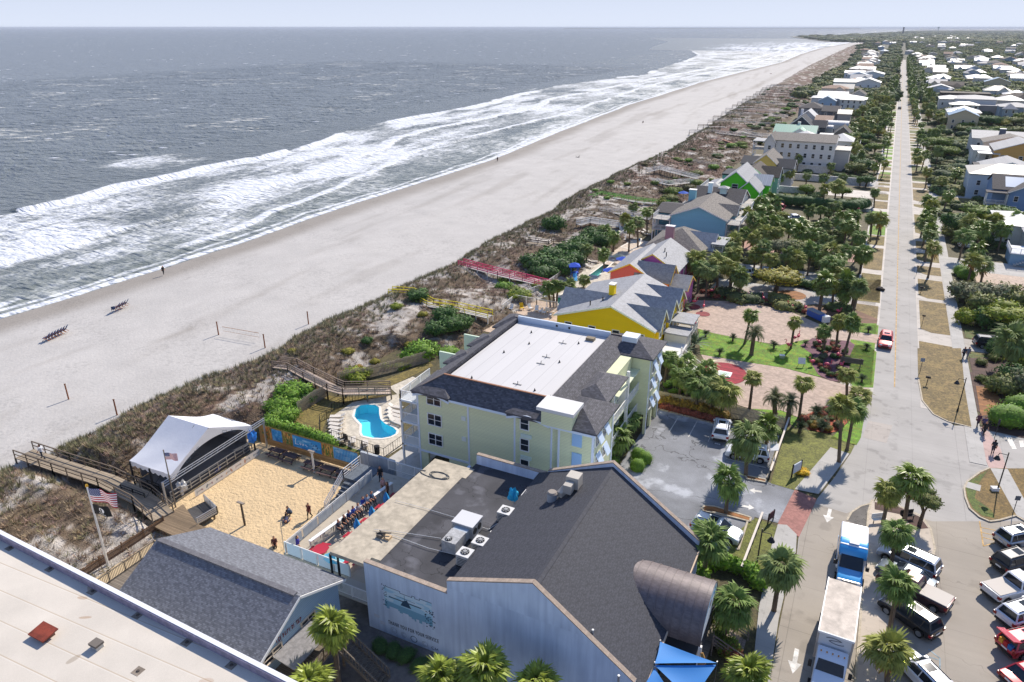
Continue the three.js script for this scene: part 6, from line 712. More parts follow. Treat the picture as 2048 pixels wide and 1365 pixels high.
{ const o = thing('timber_deck', 'white railed deck with stairs in front of the white clapboard house', 'deck'); new G().box(27.5,36,2.4,2.6,-175,-182).mesh('floor', mat(0xd9dde2), o); railGeo(new G(), [[27.6,2.6,-182],[27.6,2.6,-175],[36,2.6,-175]], 1, { bal: 0.2 }).mesh('railing', white, o); new G().box(27.8,36,0,2.4,-175.4,-181.8).mesh('base', mat(0x8fb4cf, { map: 'siding', t: 2 }), o); const s = new G(); stairs(s, [28.5,-174.6],[33,-174.6], 0.2,2.4,1.2,10); s.mesh('steps', mat(0xcfc9c0), o); }
// rows of further houses, each with its own roof and walls
const WC = [0xdcd9d2,0xcfd6dc, 0xd8cfc0,0xe2e2de, 0xb9c6cf, 0xd9c8a8,0xc2b8ae, 0xe4ddd0,0x9fb2bd], RK = ['lg', 'wh', 'tan', 'sil', 'gm', 'wh', 'br', 'dk', 'cor', 'wh', 'lg', 'bl'], WN = { 0xdcd9d2: 'off white', 0xcfd6dc: 'pale grey', 0xd8cfc0: 'cream', 0xe2e2de: 'white', 0xb9c6cf: 'blue grey', 0xd9c8a8: 'sand', 0xc2b8ae: 'taupe', 0xe4ddd0: 'ivory', 0x9fb2bd: 'slate blue' }, RN = { lg: 'light grey', wh: 'white', tan: 'taupe', sil: 'silver', gm: 'ribbed', br: 'brown', dk: 'charcoal', cor: 'coral', bl: 'blue metal' };
function farHouse(x, z, where) {
const w = rr(11,17), d = rr(10,15), e = rr(5.6,7.6), wc = pick(WC), rk = pick(RK), ty = pick(['h', 'gx', 'gz', 'h']), secs = [[x - w / 2, x + w / 2, z + d / 2, z - d / 2, e, e + rr(1.8,3), ty, wc, rk]];
if (rnd() < 0.7) { const s = rnd() < 0.5 ? -1 : 1, w2 = rr(5,8); secs.push([x + s * w * 0.2 - w2 / 2, x + s * w * 0.2 + w2 / 2, z + d / 2 + rr(1.5,3.5), z, e - rr(0.3,1), e + rr(1.2,2.2), pick(['gz', 'h']), wc, rk]); }
const n = z > -700 ? 3 : 0, kind = ty === 'h' ? 'hipped' : 'gabled';
house('distant_house', `${WN[wc]} house with ${RN[rk]} ${kind} roof ${where}`, secs, { far: true, w: n ? secs.map((s, i) => (i ? [2,1,2,1.6,2.6] : [3,2,2,1.6,2.6])) : null, group: `${WN[wc]} houses with ${RN[rk]} ${kind} roofs ${where}` });
}
for (let z = -560; z > -1500;) { const g = rr(17,26); if (![-630,-770].some((q) => Math.abs(z - q) < 20)) farHouse(rr(-34,-24) - sstep(900,1500, -z) * 14, z, 'in the distant seafront row'); z -= g; }
for (let z = -345; z > -1300; z -= rr(20,30)) { for (const row of [34,66,98,130,165,200]) { if (row > -z * 0.145 + 12 || (row === 34 && (z > -380 || (z < -480 && z > -575))) || rnd() < 0.22) continue; farHouse(row + rr(-6,6), z + rr(-7,7), 'among the trees inland of the road'); } }
for (let k = 0; k < 46; k++) { const z = rr(-1350,-2650), x = rr(-60, -z * 0.145); farHouse(x < 2 && x > -14 ? x - 20 : x, z, 'far off amid the woodland'); }
for (let k = 0; k < 16; k++) { const z = rr(-2920,-4200), x = rr(-240,260); farHouse(x, z, 'on the far headland'); }
{ const o = thing('lighthouse', 'slim dark lighthouse tower on the far headland', 'lighthouse', [...(() => { const r = ray(1807,63), t = -6200 / r[2]; return [r[0] * t, 0,-6200]; })()]); new G().prismY([[-5,5],[5,5],[0,-6]], 0,38).mesh('tower', mat(0x3c4048), o); new G().prismY([[-5.6,5.6],[5.6,5.6],[0,-6.6]], 38,44).mesh('lantern', mat(0x2c3036), o);
const r = ray(1877,60), t = -9000 / r[2], w = thing('water_tower', 'pale water tower above the distant trees', 'water tower', [r[0] * t, 0,-9000]); new G().tube([0,0,0],[0,34,0], 4,3).mesh('stem', mat(0x9fb0b4), w); new G().tube([0,33,0],[0,40,0], 6,12,12).tube([0,40,0],[0,46,0], 12,7,12).mesh('tank', mat(0x9fb4b4), w); }
// fences and walls around the houses
{ const f = (label, pts, h, m, bal) => { const o = thing('garden_fence', label, 'fence'); railGeo(new G(), pts.map(([x, z]) => [x, 0.05, z]), h, { bal, post: 0.12, step: 2.2 }).mesh('railing', m, o); };
f('white picket fence seaward of the yellow house pool', [at('7', 20,1005), at('7', 130,915), at('7', 350,830), at('7', 480,740)], 1.4, white, 0.2); f('white fence between the yellow house terrace and its pool', [at('7', 130,930), at('7', 300,960), at('7', 470,990)], 1.5, white, 0.2); f('tan fence seaward of the coral house pool', [at('7', 480,740), at('7', 640,610), at('7', 760,530)], 1.5, mat(0xbfb3a0), 0.2); f('white pergola fence around the mauve house pool', [at('7', 945,440), at('7', 1150,275), at('7', 1260,280)], 1.6, white, 0.25);
const w = (label, x0, x1, z, h) => { const o = thing('garden_wall', label, 'wall'); new G().box(x0, x1,0, h, z + 0.12, z - 0.12).mesh('wall', mat(0xe3e0dc, { map: 'fine', t: 3 }), o); new G().box(x0 - 0.05, x1 + 0.05, h, h + 0.08, z + 0.17, z - 0.17).mesh('coping', white, o); };
w('long white garden wall nearest the beige building', -23,-1,-252.5,1.9); w('white garden wall beside the tall dark hedge', -25.5,-15,-230.5,1.8); w('white garden wall across the beige building forecourt', -26,-13.6,-268,2.4);
const p = thing('car_park_fence', 'weathered picket fence between the car park hedge and the forecourt', 'fence'), g = new G(); for (let k = 0; k < 100; k++) { const x = -20.6 + k * 0.16; g.box(x, x + 0.11,0,1.55 + 0.12 * hash(k, 2), -84.75,-84.79); } g.mesh('pickets', mat(0xcfc0a6, { map: 'fine', t: 1 }), p).userData.kind = 'stuff'; new G().box(-20.6,-4.6,0.5,0.6,-84.8,-84.88).mesh('lower_rail', mat(0x8a7c66), p); new G().box(-20.6,-4.6,1.2,1.3,-84.8,-84.88).mesh('upper_rail', mat(0x8a7c66), p);
const q = thing('street_rail', 'long pale low rail fence between the car park and the street verge', 'fence'); const a = [-4.3,-86.2], b = [-4.6,-72.6], c = [-4.2,-64.6], d = [-4.6,-55.6]; for (const [s, e] of [[a, b],[c, d]]) { const n = 7; for (let k = 0; k <= n; k++) new G().beam([lerp(s[0], e[0], k / n), 0, lerp(s[1], e[1], k / n)],[lerp(s[0], e[0], k / n), 1.05, lerp(s[1], e[1], k / n)], 0.12).mesh('post', mat(0x3b3734), q); new G().beam([s[0], 1.08, s[1]],[e[0], 1.08, e[1]], 0.2,0.1).mesh('top_rail', mat(0xd9cfc2), q); new G().beam([s[0], 0.55, s[1]],[e[0], 0.55, e[1]], 0.06,0.14).mesh('lower_rail', mat(0x4a4440), q); }
const y = thing('yard_fence', 'grey picket fence by the pale sandy yard', 'fence'), yg = new G(); for (let k = 0; k < 110; k++) { const x = 24 + k * 0.19; yg.box(x, x + 0.14,0,1.6,-150.4,-150.45); } yg.mesh('pickets', mat(0xb3a690), y).userData.kind = 'stuff'; new G().box(24,45,0.8,0.9,-150.46,-150.52).mesh('rail', mat(0x93866f), y); }
// ---------------------------------------------------------------- vegetation
function leafGeo(ells, n, size, seed, tone = [1,1,1], core = 0.72, bright = 0.5) {
SEED = seed; const p = [], c = [], nn = [], tot = ells.reduce((s, e) => s + e[3] * e[4] + e[4] * e[5] + e[3] * e[5], 0), q = new THREE.Vector3(), N = new THREE.Vector3(), A = new THREE.Vector3(), B = new THREE.Vector3();
for (const e of ells) {
const k = Math.round(n * (e[3] * e[4] + e[4] * e[5] + e[3] * e[5]) / tot);
for (let i = 0; i < k; i++) {
const y = rr(-0.75,1), a = rnd() * 6.2832, r = Math.sqrt(1 - y * y); N.set(r * Math.cos(a), y, r * Math.sin(a)); const lump = 0.78 + 0.42 * vnoise(N.x * 3.1 + e[0] * 5 + 30, N.y * 3.1 + N.z * 4.3 + e[2] + 30), d = lump * rr(0.82,1.05);
q.set(e[0] + N.x * e[3] * d, e[1] + N.y * e[4] * d, e[2] + N.z * e[5] * d); A.set(rr(-1,1), rr(-1,1), rr(-1,1)).addScaledVector(N, -0.4).normalize(); N.addScaledVector(A, 0.0); B.copy(A).cross(N).normalize(); const s = size * rr(0.55,1.25), t = s * rr(0.4,0.65), dr = rr(-0.3,0.3);
const v = (u, w) => [q.x + A.x * u * s + B.x * w * t, q.y + A.y * u * s + B.y * w * t + (Math.abs(u) > 0.5 ? -dr * s : 0), q.z + A.z * u * s + B.z * w * t], a0 = v(-1,0), b0 = v(0,-1), c0 = v(1,0), d0 = v(0,1), g = rr(1 - bright * 0.6,1 + bright * 0.6), yl = rr(0.85,1.2);
p.push(...a0, ...b0, ...c0, ...a0, ...c0, ...d0); for (let m = 0; m < 6; m++) nn.push(N.x, N.y, N.z); for (let m = 0; m < 6; m++) c.push(tone[0] * g * yl, tone[1] * g, tone[2] * g * 0.9);
}
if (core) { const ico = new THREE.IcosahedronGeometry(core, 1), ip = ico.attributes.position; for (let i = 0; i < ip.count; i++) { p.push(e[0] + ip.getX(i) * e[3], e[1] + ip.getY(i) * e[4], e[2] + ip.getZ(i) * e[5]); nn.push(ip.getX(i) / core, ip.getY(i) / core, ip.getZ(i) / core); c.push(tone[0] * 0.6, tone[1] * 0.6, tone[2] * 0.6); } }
}
const g = new THREE.BufferGeometry(); g.setAttribute('position', new THREE.Float32BufferAttribute(p, 3)); g.setAttribute('color', new THREE.Float32BufferAttribute(c, 3)); g.computeVertexNormals(); soft(g, nn); return g;
}
function soft(g, nn) { const a = g.attributes.normal, q = g.attributes.position; for (let i = 0; i < nn.length / 3; i += 3) if (a.getX(i) * nn[i * 3] + a.getY(i) * nn[i * 3 + 1] + a.getZ(i) * nn[i * 3 + 2] < 0) { const t = [q.getX(i + 1), q.getY(i + 1), q.getZ(i + 1)]; q.setXYZ(i + 1, q.getX(i + 2), q.getY(i + 2), q.getZ(i + 2)); q.setXYZ(i + 2, ...t); } for (let i = 0; i < nn.length / 3; i++) { let x = a.getX(i), y = a.getY(i), z = a.getZ(i); const u = nn[i * 3], v = nn[i * 3 + 1], w = nn[i * 3 + 2]; if (x * u + y * v + z * w < 0) { x = -x; y = -y; z = -z; } x = x * 0.5 + u * 0.7; y = y * 0.5 + v * 0.7; z = z * 0.5 + w * 0.7; const l = Math.hypot(x, y, z); a.setXYZ(i, x / l, y / l, z / l); } }
const leafM = (r, g, b, tr = 0.25) => new THREE.MeshPhysicalMaterial({ color: new THREE.Color().setRGB(r, g, b), roughness: 0.75, specularIntensity: 0.5, vertexColors: true, transmission: tr, thickness: 0, side: THREE.DoubleSide });
const LM = { oak: leafM(0.19,0.275,0.035), bright: leafM(0.29,0.36,0.035), ever: leafM(0.075,0.17,0.035), olive: leafM(0.20,0.235,0.065), grey: leafM(0.19,0.21,0.11), hedge: leafM(0.19,0.36,0.035), gold: leafM(0.42,0.27,0.04), red: leafM(0.38,0.11,0.07), yellowg: leafM(0.33,0.31,0.035), scrub: leafM(0.15,0.14,0.055) };
const barkM = mat(0x6d5d4c, { map: 'mott', t: 0.8, r: 0.95 });
SEED = 101;
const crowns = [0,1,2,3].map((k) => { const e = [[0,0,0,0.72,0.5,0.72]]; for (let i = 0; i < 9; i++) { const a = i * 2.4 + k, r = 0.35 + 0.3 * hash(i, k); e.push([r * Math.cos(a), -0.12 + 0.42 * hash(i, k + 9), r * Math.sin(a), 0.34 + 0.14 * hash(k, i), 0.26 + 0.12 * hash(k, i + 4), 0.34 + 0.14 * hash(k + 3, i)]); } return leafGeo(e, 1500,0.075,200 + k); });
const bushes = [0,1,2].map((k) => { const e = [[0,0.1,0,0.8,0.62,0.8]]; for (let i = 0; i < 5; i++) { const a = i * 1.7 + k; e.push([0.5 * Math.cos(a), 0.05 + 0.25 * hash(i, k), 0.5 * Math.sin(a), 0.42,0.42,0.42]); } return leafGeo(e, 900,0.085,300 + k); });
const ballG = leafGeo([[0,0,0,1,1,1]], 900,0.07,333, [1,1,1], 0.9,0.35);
function treeThing(name, label, x, z, h, r, kind, group, ry = 0.75, y0 = 0) {
const o = thing(name, label, 'tree', [x, y0, z], rnd() * 6.28, group), g = new G(), cy = h - r * ry * 0.85; g.tube([0,-0.2,0],[0.05 * r, cy * 0.55,0], 0.09 * r + 0.06,0.07 * r + 0.04,7); for (let k = 0; k < 4; k++) { const a = k * 1.6; g.tube([0.05 * r, cy * 0.5,0],[0.45 * r * Math.cos(a), cy + 0.1 * r, 0.45 * r * Math.sin(a)], 0.05 * r + 0.03,0.02 * r + 0.01,5); } g.mesh('trunk', barkM, o);
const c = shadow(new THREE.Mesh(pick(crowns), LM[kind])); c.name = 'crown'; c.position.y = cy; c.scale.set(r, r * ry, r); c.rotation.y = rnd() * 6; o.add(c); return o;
}
function bush(label, x, z, rx, ry, kind, group, rz = rx, y0 = 0, geo) { const o = shadow(new THREE.Mesh(geo ?? pick(bushes), LM[kind])); o.name = numbered('shrub'); o.position.set(x, y0 + ry * 0.35, z); o.scale.set(rx, ry, rz); o.rotation.y = rnd() * 6.28; scene.add(o); return tag(o, label, 'shrub', group); }
// palms
function fanLeaf(seed, K = 15, L = 1, tint = [1,1,1]) {
SEED = seed; const p = [], c = [], pet = 0.85 * L, R = 1.0 * L; const push = (a, b, d, k) => { p.push(...a, ...b, ...d); for (let i = 0; i < 3; i++) c.push(tint[0] * k, tint[1] * k, tint[2] * k); };
push([0,0,0.03],[0,0,-0.03],[pet, 0.06,0.015], 1.1); push([0,0,0.03],[pet, 0.06,0.015],[pet, 0.06,-0.02], 1.1);
for (let i = 0; i < K; i++) { const a = lerp(-1.9,1.9, i / (K - 1)) + rr(-0.05,0.05), r = R * (1.05 - 0.22 * Math.abs(a)) * rr(0.85,1.08), w = 0.10 * L, ca = Math.cos(a), sa = Math.sin(a), fold = i % 2 ? 0.03 : -0.03, k = rr(0.7,1.35), h = [pet, 0.06,0], m1 = [pet + ca * r * 0.6 - sa * w, 0.06 - 0.06 * r + fold, sa * r * 0.6 + ca * w], m2 = [pet + ca * r * 0.6 + sa * w, 0.06 - 0.06 * r - fold, sa * r * 0.6 - ca * w], t = [pet + ca * r, 0.06 - rr(0.3,0.85) * r, sa * r]; push(h, m1, m2, k); push(m1, t, m2, k * rr(0.8,1.2)); }
const g = new THREE.BufferGeometry(); g.setAttribute('position', new THREE.Float32BufferAttribute(p, 3)); g.setAttribute('color', new THREE.Float32BufferAttribute(c, 3)); g.computeVertexNormals(); return g;
}
function featherLeaf(seed, n = 16, L = 2, arch = 0.9) {
SEED = seed; const p = [], c = [], at2 = (t) => [L * t * (1 - 0.25 * t * t), L * (0.55 * t - arch * t * t), 0]; const push = (a, b, d, k) => { p.push(...a, ...b, ...d); for (let i = 0; i < 3; i++) c.push(k, k, k); };
for (let i = 0; i < n; i++) { const t = (i + 0.5) / n, a = at2(t - 0.03), b = at2(t + 0.03), l = L * 0.24 * Math.sin(Math.PI * (0.12 + 0.85 * t)), k = rr(0.7,1.3); for (const s of [-1,1]) push(a, b, [b[0] + l * 0.5, b[1] + l * 0.05 - rr(0,0.12) * l, s * l], k); push(a, at2(t + 0.07), [a[0], a[1] + 0.03,0.02], k); }
const g = new THREE.BufferGeometry(); g.setAttribute('position', new THREE.Float32BufferAttribute(p, 3)); g.setAttribute('color', new THREE.Float32BufferAttribute(c, 3)); g.computeVertexNormals(); return g;
}
const sabalM = leafM(0.215,0.29,0.055,0.3), sabalMs = [sabalM, leafM(0.16,0.24,0.05,0.3), leafM(0.27,0.29,0.06,0.3), leafM(0.19,0.25,0.07,0.3)], featherM = leafM(0.15,0.17,0.07,0.3), deadM = leafM(0.22,0.17,0.09,0.2), agaveM = leafM(0.16,0.22,0.13,0.1), sagoM = leafM(0.05,0.085,0.03,0.15), foreM = leafM(0.28,0.34,0.045,0.3);
for (const m of [sabalM, foreM]) { m.roughness = 0.42; }
const fans = [1,2,3,4].map((k) => fanLeaf(400 + k)), feathers = [1,2,3].map((k) => featherLeaf(420 + k));
function crownParts(seed, n, geos, up = 1.35, down = -0.95) { SEED = seed; const out = []; for (let i = 0; i < n; i++) { const t = (i + 0.5) / n, el = lerp(up, down, Math.pow(t, 0.9)) + rr(-0.15,0.15), az = i * 2.39996 + rr(-0.2,0.2), e = new THREE.Euler(rr(-0.4,0.4), 0,0), m = new THREE.Matrix4().makeRotationY(az).multiply(new THREE.Matrix4().makeRotationZ(el)).multiply(new THREE.Matrix4().makeRotationFromEuler(e)), s = rr(0.72,1.16); m.scale(new THREE.Vector3(s, s, s)); out.push([geos[Math.floor(rnd() * geos.length)], m]); } return out; }
const mergeCrown = (parts) => mergeGeometries(parts.map(([g, m]) => g.clone().applyMatrix4(m)));
const dead = [1,2].map((k) => fanLeaf(450 + k, 9,0.9, [1.5,0.85,1.3])), sabals = [1,2,3,4,5,6,7].map((k) => mergeCrown([...crownParts(500 + k, 24 + k * 3, fans, 1.45 - 0.05 * k, -0.45 - 0.1 * k), ...crownParts(580 + k, 2 + k, dead, -0.9,-1.45)])), dates = [1,2].map((k) => mergeCrown(crownParts(520 + k, 34, feathers, 1.2,-0.3))), sagos = [1,2].map((k) => mergeCrown(crownParts(540 + k, 30, [featherLeaf(541,12,1,0.5)], 1.0,-0.05))), agaves = [mergeCrown(crownParts(560,34, [(() => { const g = new THREE.BufferGeometry(), p = [0,0,0.12,0.9,0.12,0.1,0,0,-0.12,0.9,0.12,0.1,0.9,0.12,-0.1,0,0,-0.12,0.9,0.12,0.1,1.9,-0.05,0,0.9,0.12,-0.1]; g.setAttribute('position', new THREE.Float32BufferAttribute(p, 3)); g.setAttribute('color', new THREE.Float32BufferAttribute(p.map(() => 1), 3)); g.computeVertexNormals(); return g; })()], 1.3,0.05))];
const trunkG = (() => { const pts = []; for (let k = 0; k <= 26; k++) pts.push(new THREE.Vector2((0.17 - 0.03 * k / 26) * (k % 2 ? 1.06 : 1) + (k > 23 ? 0.05 : 0) + (k < 1 ? 0.06 : 0), k / 26)); return new THREE.LatheGeometry(pts, 9); })();
const trunkM = mat(0x7a6a58, { map: 'mott', t: 0.6, r: 0.95 });
function palm(x, z, h, s, lean, label, group, kind = 'sabal', y0 = 0) {
const o = thing(kind === 'date' ? 'pindo_palm' : 'sabal_palm', label, 'palm', [x, y0, z], 0, group), [lx, lz] = lean, L = Math.hypot(lx, h, lz); const t = shadow(new THREE.Mesh(trunkG, trunkM)); t.name = 'trunk'; const th = kind === 'date' ? 1.6 : 1; t.scale.set(th * (0.8 + 0.35 * s), L, th * (0.8 + 0.35 * s)); t.quaternion.setFromUnitVectors(new THREE.Vector3(0,1,0), new THREE.Vector3(lx, h, lz).normalize()); o.add(t);
const c = shadow(new THREE.Mesh(kind === 'date' ? pick(dates) : pick(sabals), kind === 'date' ? featherM : pick(sabalMs))); c.name = 'crown'; c.position.set(lx, h, lz); c.scale.set(s * rr(0.85,1.12), s * rr(0.85,1.2), s * rr(0.85,1.12)); c.rotation.set(rr(-0.2,0.2), rnd() * 6.28, rr(-0.25,0.15)); o.add(c); return o;
}
function palmNear(x, z, h, s, lean, label) {   // foreground palms: each frond its own piece
const o = thing('sabal_palm', label, 'palm', [x, 0, z]), [lx, lz] = lean; const t = shadow(new THREE.Mesh(trunkG, trunkM)); t.name = 'trunk'; t.scale.set(1.2, Math.hypot(lx, h, lz), 1.2); t.quaternion.setFromUnitVectors(new THREE.Vector3(0,1,0), new THREE.Vector3(lx, h, lz).normalize()); o.add(t);
const c = new THREE.Group(); c.name = 'crown'; c.position.set(lx, h, lz); c.scale.setScalar(s); o.add(c); const fr = crownParts(Math.round(900 + x * 7 + z), 46, nearFans, 1.4,-1.0); fr.forEach(([g, m], i) => { const f = shadow(new THREE.Mesh(g, i > 41 ? deadM : foreM)); f.name = 'frond'; f.applyMatrix4(m); c.add(f); });
}
const nearFans = [1,2,3].map((k) => fanLeaf(600 + k, 26));
function hAt(X, Z, z, cy) { const [, b, s] = ZONE[z], k = (CY - (b + cy * s)) / FOC, F = -X * Math.sin(YAW) - Z * Math.cos(YAW), ct = Math.cos(PITCH), st = Math.sin(PITCH); return CAMH + F * (k * ct - st) / (ct + k * st); }
function palmB(z, bx, by, cx, cy, s, label, group, kind) { const [X, Z] = at(z, bx, by), h = clamp(hAt(X, Z, z, cy), 1,12), [a, b] = at(z, cx, cy, h); SEED = Math.round(bx * 13 + by * 7); const l = [clamp(a - X, -1.6,1.6), clamp(b - Z, -1.2,1.2)]; return palm(X, Z, h, s, l, label, group, kind); }
function palmC(z, cx, cy, h, s, label, group, kind) { const [a, b] = at(z, cx, cy, h); SEED = Math.round(cx * 13 + cy * 7); return palm(a, b, h, s, [0,0], label, group, kind); }
// garden palms by the yellow house
[[645,440,690,240,0.75, 'tall sabal palm on the bright lawn behind the pindo palm'],[962,470,990,290,0.7, 'sabal palm at the bright lawn edge near the flower bed'],[1190,485,1195,350,0.8, 'sabal palm rising from the purple flower bed'],[1270,480,1290,285,0.85, 'tall sabal palm at the street end of the flower bed'],[1325,520,1385,300,0.85, 'tall leaning sabal palm between the flower bed and the street lawn'],[1345,785,1345,650,0.85, 'sabal palm in the second forecourt beside the timber sign'],[680,880,705,675,0.75, 'slim sabal palm against the car park fence'],[1018,945,1050,712,0.7, 'tall slim sabal palm beside the orange planting bed'],[1290,1245,1310,875,1.0, 'tallest sabal palm, rooted in the pavement by the orange bed'],[1345,1165,1395,890,0.85, 'tall sabal palm with its foot in the verge turf'],[1405,875,1432,800,0.9, 'low sabal palm at the turf corner by the street'],[655,1338,668,1085,1.25, 'big dense sabal palm in the car park island'],[790,1180,800,1015,1.05, 'sabal palm behind the white car with the open boot'],[255,700,245,575,0.9, 'sabal palm in the clump beside the condominium stair'],[100,690,150,530,0.75, 'leaning sabal palm close to the condominium corner'],[385,800,400,620,0.95, 'sabal palm beside the white entry steps'],[1160,220,1185,60,1.0, 'sabal palm over the blue kiosk'],[1245,200,1255,40,0.9, 'sabal palm just beyond the blue kiosk'],[1300,210,1345,80,1.15, 'broad sabal palm near the blue kiosk'],[1385,245,1430,55,0.85, 'sabal palm at the verge by the blue kiosk'],[605,120,615,0,0.9, 'sabal palm behind the row of pink flowers']].forEach(([bx, by, cx, cy, s, l]) => palmB('6', bx, by, cx, cy, s, l));
[[692,515,712,375,1.0, 'stout pindo palm on the bright green lawn'],[855,915,850,815,0.95, 'arching pindo palm against the car park fence'],[940,985,955,850,0.95, 'arching pindo palm at the fence end by the turf']].forEach(([bx, by, cx, cy, s, l]) => palmB('6', bx, by, cx, cy, s, l, undefined, 'date'));
[[215,655,3.4,0.9],[262,690,3.6,0.9],[330,730,3.6,1.0],[440,750,3.4,1.05],[510,775,3.6,1.2],[345,680,3.0,0.9]].forEach(([x, y, h, s]) => palmC('6', x, y, h, s, 'bushy sabal palm in the clump behind the car park hedge', 'palms behind the car park hedge'));
[[255,520,270,360,1.1, 'sabal palm standing in the mulched car park island'],[145,830,168,665,1.1, 'sabal palm beside the silver parked car and hedge'],[495,1012,530,795,1.15, 'wide sabal palm in the pavement beside the lane'],[235,1165,290,980,1.12, 'leafy sabal palm by the barrel vaulted entrance steps'],[1150,565,1185,350,1.1, 'tallest sabal palm on the bus island'],[1040,580,1075,415,0.85, 'smaller sabal palm at the tip of the bus island'],[1080,800,1110,615,0.92, 'sabal palm on the bus island over the silver car'],[1075,1115,1115,890,0.95, 'sabal palm on the bus island over the black car'],[1065,1370,1070,1215,1.12, 'sabal palm on the bus island beside the box truck']].forEach(([bx, by, cx, cy, s, l]) => palmB('3', bx, by, cx, cy, s, l));
palmB('5', 1500,1080,1535,940,1.15, 'sabal palm against the condominium front bay'); palmB('5', 1580,960,1620,820,0.95, 'sabal palm in the condominium courtyard recess'); palmB('5', 1870,590,1900,400,0.8, 'leaning sabal palm at the rear bay of the condominium');
{ const n = (cx, cy, h, s, l) => { const [a, b] = P(cx, cy, h); palmNear(a, b, h, s, [0,0], l); }; n(664,1256,5.6,0.92, 'bright sabal palm beside the hut balcony stair'); n(622,1372,4.4,0.85, 'sabal palm at the foot of the hut balcony'); n(878,1362,4.5,0.9, 'sabal palm by the mural wall, at the end of its shrubs'); n(970,1342,5.4,1.05, 'tallest of the sabal palms in front of the blue white gable wall'); n(1072,1372,4.6,0.9, 'sabal palm below the dark eave of the gable wall'); n(1497,1350,3.8,0.95, 'sabal palm by the blue shade sails'); }
// mid gardens: between the seafront houses and the road
[[1235,520,1250,430,0.9],[1330,500,1340,435,0.9],[1110,640,1115,560,0.95],[1175,630,1190,530,1.1],[1300,620,1310,545,0.9],[1575,610,1570,560,0.9],[1690,620,1690,570,0.8],[1315,870,1330,800,0.95],[1405,860,1410,795,0.9],[1465,860,1465,810,0.8],[1490,890,1510,760,1.0],[1765,1000,1780,850,0.9],[1790,770,1800,665,0.8],[1320,1005,1325,930,1.0],[1385,1005,1390,915,1.0],[1540,1035,1545,970,1.15],[925,1240,940,1110,1.0],[1395,1240,1410,1120,1.05],[1690,1250,1720,1100,1.2],[530,1300,510,1150,1.25],[660,1310,672,1175,1.3],[760,1360,780,1225,1.0],[830,1360,840,1285,1.05],[1690,480,1700,400,0.8],[1470,540,1485,475,0.8]].forEach(([bx, by, cx, cy, s]) => palmB('b2', bx, by, cx, cy, s, 'sabal palm in the gardens between the seafront houses and the road', 'palms of the seafront gardens'));
[[1430,560],[1440,640],[1525,620],[1050,720],[975,750],[1640,840],[1840,870],[885,830],[930,880],[985,900],[1050,890],[1100,880],[1190,900],[1260,900],[1440,900],[1650,930],[1690,985],[930,1000],[860,970],[780,1020],[720,1080],[790,1105],[700,1050],[1000,1060],[1170,1120],[1480,1090],[1590,1090],[1540,1235],[1430,1310],[1590,1310],[1660,1340],[540,1210],[600,1230],[1080,760],[1010,800],[1130,840],[1600,900],[1560,860],[1350,960],[1450,1010],[1250,960],[1100,950],[1010,960],[1050,1150],[1230,1150],[1340,1090],[1540,1150],[1480,1180]].forEach(([x, y], i) => palmC('b2', x, y, 4.2 + 1.2 * hash(x, y), 0.95 + 0.4 * hash(y, x), 'sabal palm in the gardens between the seafront houses and the road', 'palms of the seafront gardens'));
// pool palms
[[855,440,860,335,1.0],[930,510,935,390,1.0],[1020,360,1025,240,0.9],[1055,510,1065,310,0.9],[1130,470,1130,275,1.1],[1205,370,1205,180,0.9],[855,670,848,525,0.9],[708,600,712,485,0.85],[462,725,462,682,0.6],[415,965,395,810,0.85],[440,965,440,795,0.85],[460,965,475,780,0.85],[575,860,572,790,0.85],[685,800,690,735,0.7],[1635,780,1600,580,1.35],[1780,840,1790,600,1.4],[1885,850,1890,640,1.1],[1963,880,1970,720,1.1],[2025,300,2030,185,1.0],[1090,250,1095,145,0.9],[1320,180,1322,105,0.9]].forEach(([bx, by, cx, cy, s]) => palmB('7', bx, by, cx, cy, s, 'slim sabal palm beside the pools of the colourful houses', 'palms around the seafront pools'));
// road palms
[[365,450,390,325,1.0],[380,528,412,390,1.1],[118,185,120,110,0.8],[100,350,105,235,0.85],[50,500,60,415,1.2],[10,712,42,580,1.0],[150,320,152,250,0.8],[640,545,655,470,1.3],[770,970,790,840,1.5],[440,112,452,55,1.0],[460,190,482,125,1.1]].forEach(([bx, by, cx, cy, s]) => palmB('8', bx, by, cx, cy, s, 'sabal palm growing beside the long straight road', 'palms along the straight road'));
[[390,150],[392,215],[378,275],[395,300],[365,240],[400,180],[620,400],[575,260],[640,290],[750,290],[560,330],[715,250],[820,240],[600,450],[690,260]].forEach(([x, y]) => palmC('8', x, y, 4.2 + hash(x, y), 1.25, 'sabal palm growing beside the long straight road', 'palms along the straight road'));
SEED = 55; for (let z = -255; z > -540; z -= rr(6,13)) { const a = rnd(); if (a > 0.25) palm(rr(12,14.6), z, rr(3.2,5.5), rr(0.7,1.2), [rr(-0.3,0.3), 0], 'sabal palm in the far part of the roadside row', 'far roadside palms'); if (a < 0.55) palm(rr(-0.5,3), z - 3, rr(3.2,5.5), rr(0.7,1.15), [rr(-0.3,0.3), 0], 'sabal palm in the far part of the roadside row', 'far roadside palms'); if (a > 0.4) palm(rr(18,24), z - 5, rr(3.5,6), rr(1,1.5), [0,0], 'sabal palm in the far part of the roadside row', 'far roadside palms'); }
SEED = 77; for (let k = 0; k < 50; k++) { const z = rr(-285,-600), x = rr(-22,-1); palm(x - (z < -460 && z > -490 ? 0 : 0) + (x < -13 ? 8 : 0), z, rr(3.6,5.6), rr(0.95,1.5), [0,0], 'sabal palm in the far seafront gardens', 'far garden palms'); }
